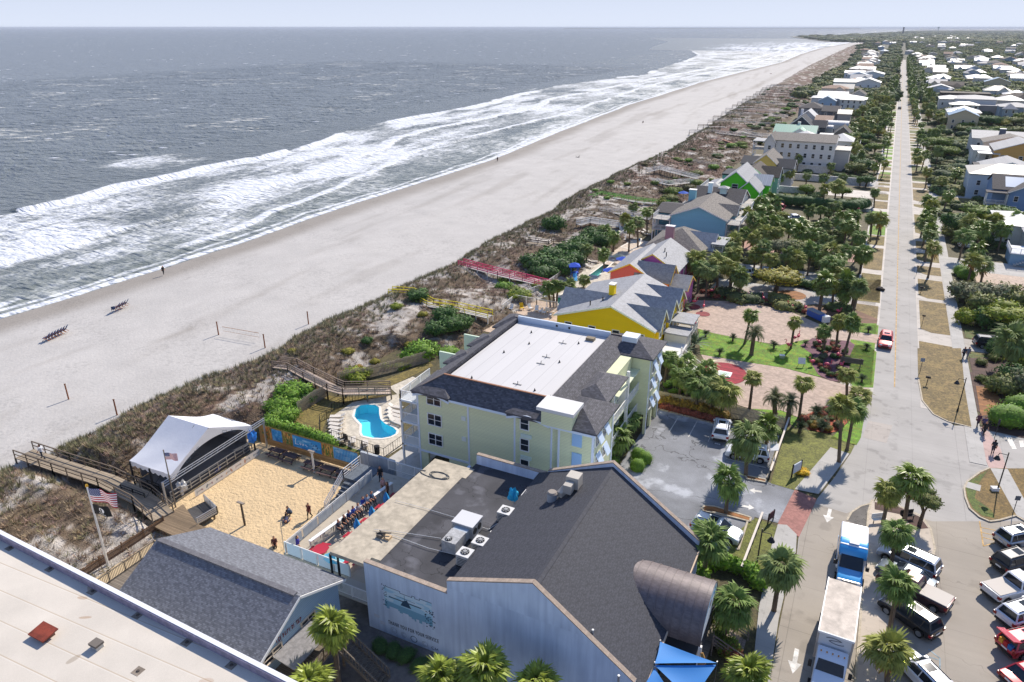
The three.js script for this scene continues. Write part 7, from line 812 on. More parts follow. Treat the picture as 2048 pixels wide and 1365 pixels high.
// broad trees
const T2 = (z, bx, by, h, r, kind, label, ry, group) => { const [a, b] = at(z, bx, by); SEED = Math.round(bx * 3 + by); treeThing('broadleaf_tree', label, a, b, h, r, kind, group, ry); };
T2('b2', 1080,1385,5.2,4.6, 'yellowg', 'broad yellow green spreading tree in the drive circle', 0.55); T2('b2', 1250,1190,6.2,3.8, 'olive', 'tall olive tree among the garden palms'); T2('b2', 1090,1180,5.8,3.0, 'grey', 'sparse grey tree among the garden palms'); T2('8', 775,790,5.2,4.6, 'bright', 'bright lime tree over the driveway with the dark van', 0.6); T2('8', 505,325,6.5,4.0, 'ever', 'dark conical evergreen by the pavement', 0.95); T2('8', 640,130,6,2.6, 'ever', 'dark evergreen beside the pale blue house'); T2('c3', 905,690,4.2,1.7, 'olive', 'thin bare branched tree on the bus island', 0.8);
[[580,640,3.2,4.2, 'grey'],[740,650,3.6,4.6, 'grey'],[640,700,3.2,3.4, 'olive'],[690,770,3.4,3.6, 'ever'],[560,750,2.4,2.2, 'bright'],[830,680,3.6,4.4, 'olive'],[720,900,2.4,2.2, 'ever'],[800,1060,3.2,3.0, 'ever'],[740,1090,2.6,2.6, 'olive'],[845,980,3.4,3.0, 'bright'],[840,1090,3,2.6, 'grey']].forEach(([x, y, h, r, k]) => { const [a, b] = at('8', x, y); SEED = Math.round(x + y); bush('dense mounded shrub on the inland side of the road', a, b, r, h, k, 'shrub masses inland of the road'); });
[[760,1240,2.6,1.5],[845,1190,2.6,1.5],[850,1250,2.0,1.2]].forEach(([x, y, r, h]) => { const [a, b] = at('8', x, y); bush('clipped rounded hedge mound beside the crossing', a, b, r, h, 'hedge', 'clipped hedge mounds', r * 0.8, h * 0.4, ballG); });
[[540,510,1.6,1.2],[565,530,1.8,1.3]].forEach(([x, y, r, h]) => { const [a, b] = at('8', x, y); bush('clipped rounded shrub beside the straight pavement', a, b, r, h, 'hedge', 'clipped shrubs by the pavement', r, h * 0.3, ballG); }); [[640,1030],[670,1040],[640,950],[700,930]].forEach(([x, y]) => { const [a, b] = at('8', x, y); bush('small shrub in the dark mulch bed by the pavement', a, b, 1.0,0.9, 'olive', 'shrubs in the mulch bed'); });
SEED = 909; const right = [[1,2.2]]; for (let k = 0; k < 150; k++) { const z = -Math.pow(rnd(), 1.3) * 900 - 100, xm = -z * 0.15 + 14; if (xm < 20) continue; const x = rr(18.5, xm), kd = pick(['oak', 'oak', 'olive', 'ever', 'bright', 'yellowg', 'oak']); if (z > -185 && x < 30 && z < -100) continue; if ((x > 25 && x < 46 && [-197,-235,-253,-275,-305,-335].some((q) => Math.abs(z - q) < 11)) || (x > 24 && x < 58 && z < -484 && z > -522)) continue; const r = rr(3.2,6.5); treeThing('live_oak', { oak: 'mid green', olive: 'olive', ever: 'dark green', bright: 'bright green', yellowg: 'yellow green' }[kd] + ' rounded oak among the inland houses', x, z, r * rr(1.0,1.35), r, kd, { oak: 'mid green', olive: 'olive', ever: 'dark green', bright: 'bright green', yellowg: 'yellow green' }[kd] + ' inland oaks', 0.62); }
// trees filling the gardens of the seafront row
SEED = 313; for (let k = 0; k < 90; k++) { const z = rr(-205,-640), x = rr(-21,-1.5), kd = pick(['oak', 'olive', 'ever', 'yellowg', 'oak']); if ((z > -226 && z < -196 && x > -24) || (z < -230 && z > -330 && x < -8) || (z < -465 && z > -490 && x < -11)) continue; const r = rr(2,3.8); treeThing('garden_tree', { oak: 'mid green', olive: 'olive', ever: 'dark green', yellowg: 'yellow green' }[kd] + ' small tree in the far seafront gardens', x, z, r * rr(1.2,1.6), r, kd, { oak: 'mid green', olive: 'olive', ever: 'dark green', yellowg: 'yellow green' }[kd] + ' far garden trees', 0.75); }
// hedges
function hedgeThing(label, pts, w, h, kind, n = 260, y0 = 0) { const e = []; for (let i = 0; i + 1 < pts.length; i++) { const a = pts[i], b = pts[i + 1], L = Math.hypot(b[0] - a[0], b[1] - a[1]), m = Math.max(1, Math.round(L / (w * 0.6))); for (let k = 0; k <= m; k++) e.push([lerp(a[0], b[0], k / m), h * 0.5 + 0.12 * h * (hash(k, i) - 0.5), lerp(a[1], b[1], k / m), w * 0.62, h * 0.55, w * 0.62]); } const o = shadow(new THREE.Mesh(leafGeo(e, e.length * n, 0.17,700 + Math.round(w * 10 + pts.length), [1,1,1], 0.8), LM[kind])); o.name = numbered('hedge'); o.position.y = y0; scene.add(o); return tag(o, label, 'hedge'); }
hedgeThing('bright green hedge behind the banner fence by the pool lawn', [at('4', 150,930), at('4', 240,850), at('4', 300,820)], 1.8,1.8, 'hedge', 240); hedgeThing('thick green hedge running along the top of the banner fence', [at('4', 130,970), at('4', 330,1020), at('4', 540,1100)], 1.6,1.9, 'hedge', 260);
hedgeThing('orange and gold croton hedge along the car park kerb', [at('6', 95,855), at('6', 240,890), at('6', 360,915)], 1.5,1.3, 'gold', 240); hedgeThing('red tipped croton hedge at the end of the car park kerb', [at('6', 370,925), at('6', 440,945), at('6', 500,960)], 1.5,1.2, 'gold', 240); hedgeThing('dark reddish shrub line beneath the croton hedge', [at('6', 90,880), at('6', 495,985)], 0.9,0.8, 'red', 160);
hedgeThing('bright clipped hedge between the lane and the bar entrance', [at('3', 110,770), at('3', 250,790), at('3', 370,830), at('3', 415,890)], 1.5,1.2, 'hedge', 260); hedgeThing('clipped hedge stub beside the bar eave', [at('3', 110,790), at('3', 130,850)], 1.3,1.1, 'hedge', 240); hedgeThing('tall dark hedge across the garden by the green house', [[-25,-213],[-15,-212],[-4,-211],[-1.5,-217]], 4.2,3.2, 'ever', 200); hedgeThing('dark hedge under the garden palms behind the mauve house', [[-22,-146],[-13,-143.5],[-3,-140.5]], 2,1.3, 'ever', 200); hedgeThing('dark clipped hedge across from the beige building drive', [[17.5,-262],[29,-262]], 1.6,1.2, 'hedge', 160);
[[180,1010],[250,1035],[320,1060],[395,1110],[455,1130]].forEach(([x, y]) => { const [a, b] = at('2', x, y, 0.8); bush('rounded dark shrub in the row beneath the mural', a, b + 0.5,0.95,0.5, 'ever', 'shrubs beneath the mural wall', 0.7,0.15, ballG); }); [[1410,60],[1550,80],[1590,40],[1555,20]].forEach(([x, y]) => { const [a, b] = at('2', x, y, 0.6); bush('round green shrub beside the condominium entry stair', a, b, 0.95,0.9, 'hedge', 'round shrubs by the entry stair', 0.95,0.1, ballG); });
[[1215,960],[1300,1090],[1340,1110]].forEach(([x, y]) => { const [a, b] = at('d2', x, y); bush('loose shrub beside the bar entrance steps', a, b, 1.0,1.4, 'oak', 'loose shrubs by the bar entrance'); }); { const [a, b] = at('d2', 1360,1150); bush('reddish shrub beside the blue shade sails', a, b, 0.9,1.2, 'red'); const [c, d] = at('3', 638,320); bush('low mound of bright yellow flowers beside the street sign', c, d, 1.0,0.5, 'gold'); const q = scene.children[scene.children.length - 1]; q.material = leafM(0.75,0.50,0.02,0.1); q.name = numbered('flower_mound'); }
// cycads and agaves
const rosette = (z, x, y, s, geo, m, name, label, group) => { const [a, b] = at(z, x, y), o = thing(name, label, 'plant', [a, 0.05, b], rnd() * 6, group); const c = shadow(new THREE.Mesh(geo, m)); c.name = 'fronds'; c.position.y = 0.35 * s; c.scale.setScalar(s); o.add(c); new G().tube([0,0,0],[0,0.4 * s, 0], 0.14 * s, 0.12 * s, 7).mesh('stem', trunkM, o); };
[[565,420,1.1],[475,515,1.1],[845,470,1.2],[380,390,1.1],[1150,425,1.1],[1490,360,1.0],[1480,475,1.0],[1445,700,1.1],[1130,930,1.4],[1175,1035,1.4],[1020,1045,1.6],[1060,450,0.8],[700,160,1],[760,175,1],[870,185,1],[1020,210,1],[520,130,1],[640,135,1]].forEach(([x, y, s], i) => rosette('6', x, y, s, sagos[i % 2], sagoM, 'sago_palm', 'low dark sago palm planted in the forecourt gardens', 'sago palms of the forecourt')); [[300,460,1.5],[285,60,1.2],[232,205,1.1],[235,510,1.1]].forEach(([x, y, s]) => rosette('6', x, y, s, agaves[0], agaveM, 'agave', 'large pale green agave beside the yellow house steps', 'agaves by the yellow house')); [[1590,790,1.3],[1510,960,1.1]].forEach(([x, y, s]) => rosette('7', x, y, s, agaves[0], agaveM, 'agave', 'large pale green agave beside the yellow house steps', 'agaves by the yellow house'));
// flower bed planting
SEED = 4242; const bedPlants = (pts, n, kinds, label, group) => { const c = pts.map(([x, z]) => new THREE.Vector2(x, z)), xs = c.map((v) => v.x), zs = c.map((v) => v.y); const inside = (x, z) => { let k = false; for (let i = 0, j = c.length - 1; i < c.length; j = i++) if ((c[i].y > z) !== (c[j].y > z) && x < (c[j].x - c[i].x) * (z - c[i].y) / (c[j].y - c[i].y) + c[i].x) k = !k; return k; }; for (let k = 0, t = 0; k < n && t < n * 20; t++) { const x = rr(Math.min(...xs), Math.max(...xs)), z = rr(Math.min(...zs), Math.max(...zs)); if (!inside(x, z)) continue; const r = rr(0.35,0.7), kd = pick(kinds); bush(`${{ red: 'red', gold: 'golden', grey: 'silver green', hedge: 'bright green', ever: 'dark green', olive: 'olive' }[kd]} ${label}`, x, z, r, r * rr(0.8,1.3), kd, `${kd} ${group}`, r, 0.06); k++; } };
bedPlants(poly('6', 995,960,1120,905,1330,880,1350,960,1290,1025,1210,1045,1080,1020), 34, ['grey', 'grey', 'gold', 'red', 'red', 'olive'], 'bedding plant in the orange mulch bed', 'plants of the orange bed'); bedPlants(poly('6', 1060,440,1250,415,1350,430,1350,680,1240,680,1130,600,1120,500), 50, ['ever', 'ever', 'red', 'grey', 'olive'], 'plant in the purple mulch bed with flamingos', 'plants of the flamingo bed'); bedPlants(poly('6', 240,120,640,140,950,205,1100,245,1090,215,900,165,600,110,260,80), 40, ['red', 'ever', 'ever', 'red'], 'plant in the flower border behind the forecourt', 'plants of the forecourt border'); bedPlants(poly('6', 60,720,200,700,290,770,240,800,60,780), 14, ['hedge', 'hedge', 'olive'], 'leafy plant between the condominium and the picket fence', 'plants at the condominium corner');
// dune shrubs
[[720,570,2.6,1.6, 'bright'],[300,720,2.8,2.0, 'hedge'],[210,790,2.4,1.7, 'hedge'],[240,840,2.2,1.6, 'hedge'],[370,720,2.2,1.6, 'ever'],[800,375,1.1,1.0, 'ever'],[930,500,0.9,0.8, 'bright'],[1030,490,1.6,0.7, 'bright'],[1180,420,3.0,2.2, 'hedge'],[1100,440,2.2,1.7, 'hedge'],[1270,300,2.4,1.9, 'ever'],[1380,270,2.8,2.4, 'ever'],[1330,220,2.6,2.2, 'ever'],[1450,240,2.2,2.0, 'ever'],[1150,100,2.4,1.8, 'ever'],[1000,160,1.3,0.9, 'bright'],[1180,200,1.1,0.8, 'yellowg'],[1090,360,1.0,0.8, 'yellowg'],[850,460,0.9,0.7, 'yellowg'],[670,430,1.2,0.7, 'yellowg'],[740,500,0.7,0.6, 'gold'],[290,465,0.8,0.6, 'yellowg'],[1350,400,2.2,1.0, 'hedge'],[1840,40,2.6,1.2, 'bright']].forEach(([x, y, r, h, k]) => { const [a, b] = at('4', x, y, 0.9); SEED = x * 5 + y; bush({ bright: 'yellow green', hedge: 'fresh green', ever: 'dark green', yellowg: 'olive yellow', gold: 'golden' }[k] + ' shrub on the dunes seaward of the condominium', a, b, r, h, k, k + ' dune shrubs by the condominium', r, Math.max(0, duneY(a, b)) - 0.1); });
[[300,620,4.2,3.2],[420,560,4.0,3.4],[500,640,4.0,3.2],[560,500,3.4,3],[680,440,3.4,3],[760,400,3.6,3.4],[820,430,3.0,3.2],[350,680,3.4,2.6],[440,310,3.4,3.6],[600,570,3.2,2.8],[640,480,3,2.8]].forEach(([x, y, r, h]) => { const [a, b] = at('7', x, y, 1.4); SEED = x * 3 + y; bush('tall dark wax myrtle thicket on the dunes beside the pools', a, b, r, h, 'ever', 'dark thickets beside the pools', r, 0.3); }); [[40,740,1.6],[30,800,2],[110,820,1.5],[170,870,2.4],[170,770,1.2],[300,790,1.6],[310,710,1.8],[860,205,2],[950,210,1.6]].forEach(([x, y, r]) => { const [a, b] = at('7', x, y, 0.8); bush('rounded green shrub in the dunes near the pink boardwalk', a, b, r, r * 0.75, pick(['bright', 'hedge', 'oak']), 'dune shrubs near the pink boardwalk', r, 0.3); });
SEED = 616; for (let k = 0; k < 150; k++) { const t = rr(180,620), a = duneX(-t), b = duneEast(t), x = lerp(a, b, Math.pow(rnd(), 0.6)), r = rr(0.7,2.4) * (x > b - 9 ? 1.3 : 0.8), kd = pick(['ever', 'oak', 'olive', 'scrub', 'hedge']); bush({ ever: 'dark green', oak: 'mid green', olive: 'olive', scrub: 'brownish', hedge: 'fresh green' }[kd] + ' low shrub in the far dune scrub', x, -t, r, r * 0.65, kd, kd + ' far dune shrubs', r, Math.max(0, duneY(x, -t)) - 0.1); }
// dune grass and litter: uncountable
{
const blade = (n, h, spread, seed) => { SEED = seed; const p = []; for (let i = 0; i < n; i++) { const a = rnd() * 6.28, r = rr(0.02, spread * 0.4), l = rr(0.3,1) * spread, hh = h * rr(0.5,1.1), x = r * Math.cos(a), z = r * Math.sin(a), w = 0.035; p.push(x - w * Math.sin(a), 0, z + w * Math.cos(a), x + w * Math.sin(a), 0, z - w * Math.cos(a), x + l * Math.cos(a), hh, z + l * Math.sin(a)); } const g = new THREE.BufferGeometry(); g.setAttribute('position', new THREE.Float32BufferAttribute(p, 3)); g.computeVertexNormals(); return g; };
const inst = (name, label, geo, n, place, cols) => { const m = new THREE.InstancedMesh(geo, new THREE.MeshStandardMaterial({ color: 0xffffff, roughness: 0.9, side: THREE.DoubleSide }), n), M = new THREE.Matrix4(), q = new THREE.Quaternion(), col = new THREE.Color(), up = new THREE.Vector3(0,1,0); for (let i = 0; i < n; i++) { const [x, y, z, s] = place(i); q.setFromAxisAngle(up, rnd() * 6.28); M.compose(new THREE.Vector3(x, y, z), q, new THREE.Vector3(s, s * rr(0.7,1.2), s)); m.setMatrixAt(i, M); const c = pick(cols), k = rr(0.7,1.3); m.setColorAt(i, col.setRGB(c[0] * k, c[1] * k, c[2] * k)); } m.name = name; m.castShadow = m.receiveShadow = true; m.userData = { kind: 'stuff', label, category: 'grass' }; scene.add(m); };
SEED = 818; inst('dune_grass', 'tufted brown and olive grass and dead stems covering the dunes', blade(16,0.5,0.5,5), 12500, () => { for (;;) { const t = 18 + Math.pow(rnd(), 1.5) * 330, a = duneX(-t), b = duneEast(t) + 0.5, x = rr(a, b); if (fbm(x / 4.5 + 5, t / 6,5) < 0.40 && rnd() < (t < 70 ? 0.35 : 0.75)) continue; if (Math.abs(t - 39.7) < 1.7) continue; return [x, Math.max(-0.1, duneY(x, -t)) - 0.05, -t, rr(0.6,1.25)]; } }, [[0.30,0.215,0.14],[0.22,0.16,0.11],[0.36,0.28,0.17],[0.2,0.185,0.085],[0.29,0.19,0.15]]);
inst('sea_oats', 'olive sea oats lining the seaward edge of the dunes', blade(18,0.9,0.55,6), 6500, () => { let t = 20 + Math.pow(rnd(), 1.4) * 500; if (Math.abs(t - 39.7) < 1.7) t += 4; const a = duneX(-t), x = a + Math.pow(rnd(), 1.9) * 10; return [x, Math.max(-0.1, duneY(x, -t)) - 0.05, -t, rr(0.5,1.05)]; }, [[0.25,0.24,0.12],[0.21,0.22,0.11],[0.3,0.27,0.15],[0.19,0.18,0.11]]);
// far woodland, seen as one mass
const clump = leafGeo([[0,0.35,0,1,0.62,1],[0.6,0.3,0.3,0.6,0.45,0.6],[-0.5,0.4,-0.4,0.6,0.45,0.6]], 150,0.2,990, [1,1,1], 0.86); const wood2 = (name, label, n, place, cols) => { const m = new THREE.InstancedMesh(clump, new THREE.MeshStandardMaterial({ color: 0xffffff, roughness: 0.85, vertexColors: true, side: THREE.DoubleSide }), n), M = new THREE.Matrix4(), q = new THREE.Quaternion(), col = new THREE.Color(), up = new THREE.Vector3(0,1,0); for (let i = 0; i < n; i++) { const [x, y, z, s, sy] = place(i); q.setFromAxisAngle(up, rnd() * 6.28); M.compose(new THREE.Vector3(x, y, z), q, new THREE.Vector3(s, sy ?? s, s)); m.setMatrixAt(i, M); const c = pick(cols), k = rr(0.65,1.35); m.setColorAt(i, col.setRGB(c[0] * k, c[1] * k, c[2] * k)); } m.name = name; m.castShadow = m.receiveShadow = true; m.userData = { kind: 'stuff', label, category: 'woodland' }; scene.add(m); };
{ const n = 190, m = new THREE.InstancedMesh(sabals[1], sabalM, n), M = new THREE.Matrix4(), q = new THREE.Quaternion(); for (let i = 0; i < n; i++) { const z = -545 - Math.pow(rnd(), 1.4) * 750, a = rnd(), x = a < 0.4 ? rr(12,15) : a < 0.65 ? rr(-2,2.6) : rr(17,26), s = rr(0.8,1.2); q.setFromAxisAngle(new THREE.Vector3(0,1,0), rnd() * 6.28); M.compose(new THREE.Vector3(x, rr(3.6,5.4), z), q, new THREE.Vector3(s, s * 1.6, s)); m.setMatrixAt(i, M); } m.name = 'distant_palm_tops'; m.userData = { kind: 'stuff', label: 'tops of the most distant palms lining the straight road', category: 'palms' }; scene.add(m); }
const cols = [[0.10,0.15,0.04],[0.08,0.125,0.035],[0.15,0.18,0.045],[0.085,0.13,0.05],[0.19,0.20,0.05]];
SEED = 2718; wood2('garden_undergrowth', 'dense low undergrowth filling the gardens along the road', 2100, () => { for (;;) { const z = -Math.pow(rnd(), 1.4) * 900 - 128, x = rnd() < 0.5 ? rr(-22,-1) : rr(18, -z * 0.15 + 16), s = z < -250 && x > 0 ? rr(1.4,4) : rr(0.8,2.2); if (z > -200 && x < 0 && (rnd() < 0.5 || (Math.abs(z + 168) < 6) || Math.abs(z + 137) < 5 || Math.abs(z + 149) < 4)) continue; if (z < -200 && z > -262 && x < 0 && x > -24 && !(z < -222 && z > -229)) continue; if (x > 17 && x < 46 && z > -186) continue; return [x, -0.1, z, s, s * 0.8]; } }, cols);
wood2('woodland', 'dark evergreen woodland between the distant houses', 6800, () => { const z = -560 - Math.pow(rnd(), 1.25) * 2200; let x = rr(-0.05,1) * (-z * 0.16 + 30); if (x < 18) x = rnd() < 0.55 ? rr(-20,1) : rr(-58,-40) - sstep(1000,2400, -z) * 40 * rnd(); const s = rr(3,6.5); return [x, 0, z, s, s * rr(0.8,1.15)]; }, cols);
wood2('woodland', 'hazy woodland covering the far headland', 4200, () => { const z = -2780 - Math.pow(rnd(), 1.6) * 7200, a = interp([[2780,-80],[2900,-215],[3560,-350],[4300,-490],[5000,-320],[8000,-50],[12000,100]], -z); const x = lerp(a + 10, -z * 0.17 + 60, rnd()), s = rr(9,22); return [x, -1, z, s, s * rr(0.35,0.6)]; }, cols.map((c) => c.map((v) => v * 0.85)));
}
// ---------------------------------------------------------------- vehicles
const carGlass = new THREE.MeshStandardMaterial({ color: 0x222a33, roughness: 0.05 }), tyreM = mat(0x151515, { r: 0.9 }), rimM = mat(0xa8abb0, { r: 0.35, m: 0.8 }), headM = mat(0xe9edf2, { r: 0.15 }), tailM = mat(0x8f1219, { r: 0.25 }), trimM = mat(0x1a1b1e, { r: 0.6 });
const paintM = (c, m = 0.3) => { const p = new THREE.MeshPhysicalMaterial({ color: c, roughness: 0.38, metalness: m, clearcoat: 0.9, clearcoatRoughness: 0.08, side: THREE.DoubleSide }); return p; };
const wheelG = (() => { const g = new THREE.CylinderGeometry(0.36,0.36,0.25,18); g.rotateX(Math.PI / 2); return g; })(), rimG = (() => { const g = new THREE.CylinderGeometry(0.23,0.23,0.262,12); g.rotateX(Math.PI / 2); return g; })();
function wheels(o, xs, w, r = 0.36) { for (const x of xs) for (const s of [-1,1]) { const t = shadow(new THREE.Mesh(wheelG, tyreM)); t.name = 'wheel'; t.position.set(x, r, s * (w / 2 - 0.11)); t.scale.setScalar(r / 0.36); o.add(t); const m = new THREE.Mesh(rimG, rimM); m.name = 'rim'; t.add(m); } }
function extr(pts, w, bev, m, name, o, arches = []) {   // side profile [[x, y]...] extruded across the car
const s = new THREE.Shape(); s.moveTo(...pts[0]); for (const p of pts.slice(1)) { if (p.length === 2) s.lineTo(...p); else s.quadraticCurveTo(...p); } for (const [ax, ay, ar] of arches) { s.lineTo(ax + ar, ay); s.absarc(ax, ay + 0.02, ar, 0, Math.PI, false); }
s.closePath(); const g = new THREE.ExtrudeGeometry(s, { depth: w - 2 * bev, bevelEnabled: true, bevelSize: bev * 0.9, bevelThickness: bev, bevelOffset: -bev * 0.9, bevelSegments: 3, curveSegments: 10 }); g.translate(0,0, -(w - 2 * bev) / 2); const gg = toCreasedNormals(g, 0.6), q = shadow(new THREE.Mesh(gg, m)); q.name = name; o.add(q); return q;
}
function loft(o, name, m, secs) { // secs: [[x, y, halfWidth]...] lower ring and upper ring as two lists of four corners
const g = new G(); g.hexa(secs[0], secs[1]); return g.mesh(name, m, o);
}
function car(kind, color, x, z, turn, label, metal = 0.3) {
const o = thing({ sedan: 'parked_car', suv: 'parked_suv', pickup: 'pickup_truck', van: 'minivan' }[kind], label, kind === 'pickup' ? 'pickup truck' : 'car', [x, 0.03, z], turn), pm = paintM(color, metal);
const S = { sedan: { L: 4.7, W: 1.84, h: 1.46, belt: 0.92, hood: 0.86, c0: -1.75, c1: 1.05, r0: -1.15, r1: 0.25 }, suv: { L: 4.75, W: 1.92, h: 1.74, belt: 1.08, hood: 1.04, c0: -2.2, c1: 1.15, r0: -1.95, r1: 0.35 }, van: { L: 5.1, W: 1.98, h: 1.76, belt: 1.08, hood: 1.0, c0: -2.45, c1: 1.55, r0: -2.2, r1: 0.65 }, pickup: { L: 5.8, W: 2.02, h: 1.9, belt: 1.18, hood: 1.14, c0: -0.55, c1: 1.55, r0: -0.4, r1: 0.85 } }[kind], h = S.L / 2, b = 0.3;
const wx = [-h + 0.95, h - 0.95], R = kind === 'sedan' ? 0.34 : 0.38;
const prof = kind === 'pickup' ? [[-h, 0.55],[-h, 1.12],[S.c0 - 0.05,1.14],[S.c0, S.belt],[S.c1, S.belt],[h - 0.5, S.hood, h - 0.12, S.hood - 0.1],[h, S.hood - 0.35],[h - 0.02, b + 0.1],[h - 0.2, b]] : [[-h + 0.08, b + 0.05],[-h, 0.6],[-h + 0.05, S.belt - 0.05],[S.c0 - 0.1, S.belt, S.c0 + 0.1, S.belt],[S.c1, S.belt],[h - 0.5, S.hood - 0.04, h - 0.15, S.hood - 0.18],[h, S.hood - 0.4],[h - 0.02, b + 0.08],[h - 0.2, b]];
extr(prof, S.W, 0.14, pm, 'body', o, [[wx[1], b, R + 0.07],[wx[0], b, R + 0.07]]);
const w0 = S.W / 2 - 0.1, w1 = S.W / 2 - 0.30, y0 = S.belt - 0.03, y1 = S.h - 0.07, lo = [[S.c0, y0, w0],[S.c1, y0, w0],[S.c1, y0, -w0],[S.c0, y0, -w0]], hi = [[S.r0, y1, w1],[S.r1, y1, w1],[S.r1, y1, -w1],[S.r0, y1, -w1]];
loft(o, 'window_glass', carGlass, [lo, hi]);
const rf = new G(), e = 0.05; rf.hexa([[S.r0 - e, y1 - 0.01, w1 + e],[S.r1 + e, y1 - 0.01, w1 + e],[S.r1 + e, y1 - 0.01, -w1 - e],[S.r0 - e, y1 - 0.01, -w1 - e]],[[S.r0 + 0.12, S.h, w1 - 0.12],[S.r1 - 0.15, S.h, w1 - 0.12],[S.r1 - 0.15, S.h, -w1 + 0.12],[S.r0 + 0.12, S.h, -w1 + 0.12]]); const roof = rf.mesh('roof', pm, o);
for (const s of [-1,1]) { const p = new G(); p.beam([S.c0, y0, s * w0],[S.r0, y1, s * w1], 0.12,0.08).beam([S.c1, y0, s * w0],[S.r1, y1, s * w1], 0.09,0.07); const mx = kind === 'pickup' ? 0.35 : lerp(S.c0, S.c1,0.55); p.beam([mx, y0, s * (w0 + 0.005)],[mx - 0.08, y1, s * (w1 + 0.01)], 0.09,0.03); if (kind !== 'sedan' && kind !== 'pickup') p.beam([lerp(S.c0, S.c1,0.25), y0, s * (w0 + 0.005)],[lerp(S.r0, S.r1,0.2), y1, s * (w1 + 0.01)], 0.12,0.03); p.mesh('pillar', pm, o); new G().box(S.c1 - 0.35, S.c1 - 0.15, S.belt, S.belt + 0.16, s * (S.W / 2 + 0.14), s * (S.W / 2 - 0.08)).mesh('mirror', pm, o); new G().hexa([[h - 0.28, S.hood - 0.34, s * (S.W / 2 - 0.02)],[h - 0.02, S.hood - 0.36, s * (S.W / 2 - 0.2)],[h - 0.02, S.hood - 0.36, s * (S.W / 2 - 0.55)],[h - 0.3, S.hood - 0.3, s * (S.W / 2 - 0.5)]],[[h - 0.35, S.hood - 0.17, s * (S.W / 2 - 0.06)],[h - 0.06, S.hood - 0.24, s * (S.W / 2 - 0.22)],[h - 0.06, S.hood - 0.24, s * (S.W / 2 - 0.55)],[h - 0.35, S.hood - 0.14, s * (S.W / 2 - 0.5)]]).mesh('headlight', headM, o); new G().box(-h - 0.015, -h + 0.2, S.belt - 0.42, S.belt - 0.16, s * (S.W / 2 + 0.004), s * (S.W / 2 - 0.26)).mesh('taillight', tailM, o); }
new G().box(h - 0.06, h + 0.02,0.42, S.hood - 0.42,0.55,-0.55).mesh('grille', trimM, o); new G().box(-h - 0.02, -h + 0.05, b + 0.02, b + 0.22, S.W / 2 - 0.2, -S.W / 2 + 0.2).mesh('rear_bumper', trimM, o); new G().box(-h - 0.03, -h, 0.62,0.76,0.26,-0.26).mesh('number_plate', white, o); new G().box(-h + 0.3, h - 0.3, b - 0.08, b + 0.02, S.W / 2 - 0.25, -S.W / 2 + 0.25).mesh('underbody', trimM, o);
if (kind === 'pickup') { new G().box(-h + 0.1, S.c0 - 0.1,1.12,1.17, S.W / 2 - 0.12, -S.W / 2 + 0.12).mesh('bed_cover', mat(0xc9c1b6, { r: 0.8 }), o); }
if (kind === 'suv' || kind === 'van') { for (const s of [-1,1]) new G().beam([S.r0 + 0.2, S.h + 0.04, s * (w1 - 0.1)],[S.r1 - 0.2, S.h + 0.04, s * (w1 - 0.1)], 0.05).mesh('roof_rail', trimM, roof); new G().box(S.r1 - 1.1, S.r1 - 0.35, S.h - 0.005, S.h + 0.008,0.4,-0.4).mesh('sunroof', carGlass, roof); }
wheels(o, wx, S.W, R); return o;
}
const carAt = (kind, color, zone, fx, fy, rx, ry, label, metal) => { const f = at(zone, fx, fy, 0.4), r = at(zone, rx, ry, 0.4), a = Math.atan2(-(f[1] - r[1]), f[0] - r[0]); return car(kind, color, (f[0] + r[0]) / 2, (f[1] + r[1]) / 2, a, label, metal); };
carAt('suv', 0xd94a4a, 'f', 1769,703,1773,668, 'pinkish red suv driving along the straight road', 0.1);
carAt('suv', 0xe6e9ee, 'd5', 765,770,735,930, 'white suv parked against the croton hedge', 0.1);
{ const c = carAt('suv', 0xe3e5ea, 'd5', 850,1075,1190,1130, 'white suv with its boot open under the big car park palm', 0.1); new G().hexa([[-2.35,1.72,0.75],[-3.2,1.95,0.75],[-3.2,1.95,-0.75],[-2.35,1.72,-0.75]],[[-2.35,1.79,0.75],[-3.2,2.02,0.75],[-3.2,2.02,-0.75],[-2.35,1.79,-0.75]]).mesh('open_tailgate', paintM(0xe3e5ea, 0.1), c); }
carAt('suv', 0xbfc6ce, 'c2', 340,290,60,190, 'silver suv parked beside the mulched island', 0.6);
carAt('van', 0xb9bec6, 'c4', 690,30,1090,215, 'silver minivan parked nose in at the bus island', 0.5); carAt('sedan', 0x55606c, 'c4', 680,190,1040,360, 'grey hatchback beside the silver minivan', 0.5); carAt('pickup', 0x4a2a2c, 'c4', 700,300,1190,545, 'dark maroon pickup with tan bed cover by the bus island', 0.4); carAt('suv', 0x0f1013, 'c4', 690,540,1120,840, 'black suv parked at the bus island', 0.3); carAt('suv', 0xe2e4ea, 'c4', 880,1130,1180,1440, 'white suv parked below the bus island palms', 0.1);
carAt('suv', 0xb3b7bc, 'c3', 2030,775,1610,860, 'silver suv in the kerbside row by the striped bay', 0.6); carAt('suv', 0x23252c, 'c3', 2010,970,1580,1090, 'dark grey suv in the kerbside row', 0.4); carAt('pickup', 0xd4d7dd, 'c4', 2230,330,1680,470, 'white pickup with grey bed cover in the kerbside row', 0.1); carAt('suv', 0xe0e3ea, 'c4', 2280,590,1820,740, 'white suv in the kerbside row beyond the pickup', 0.1);
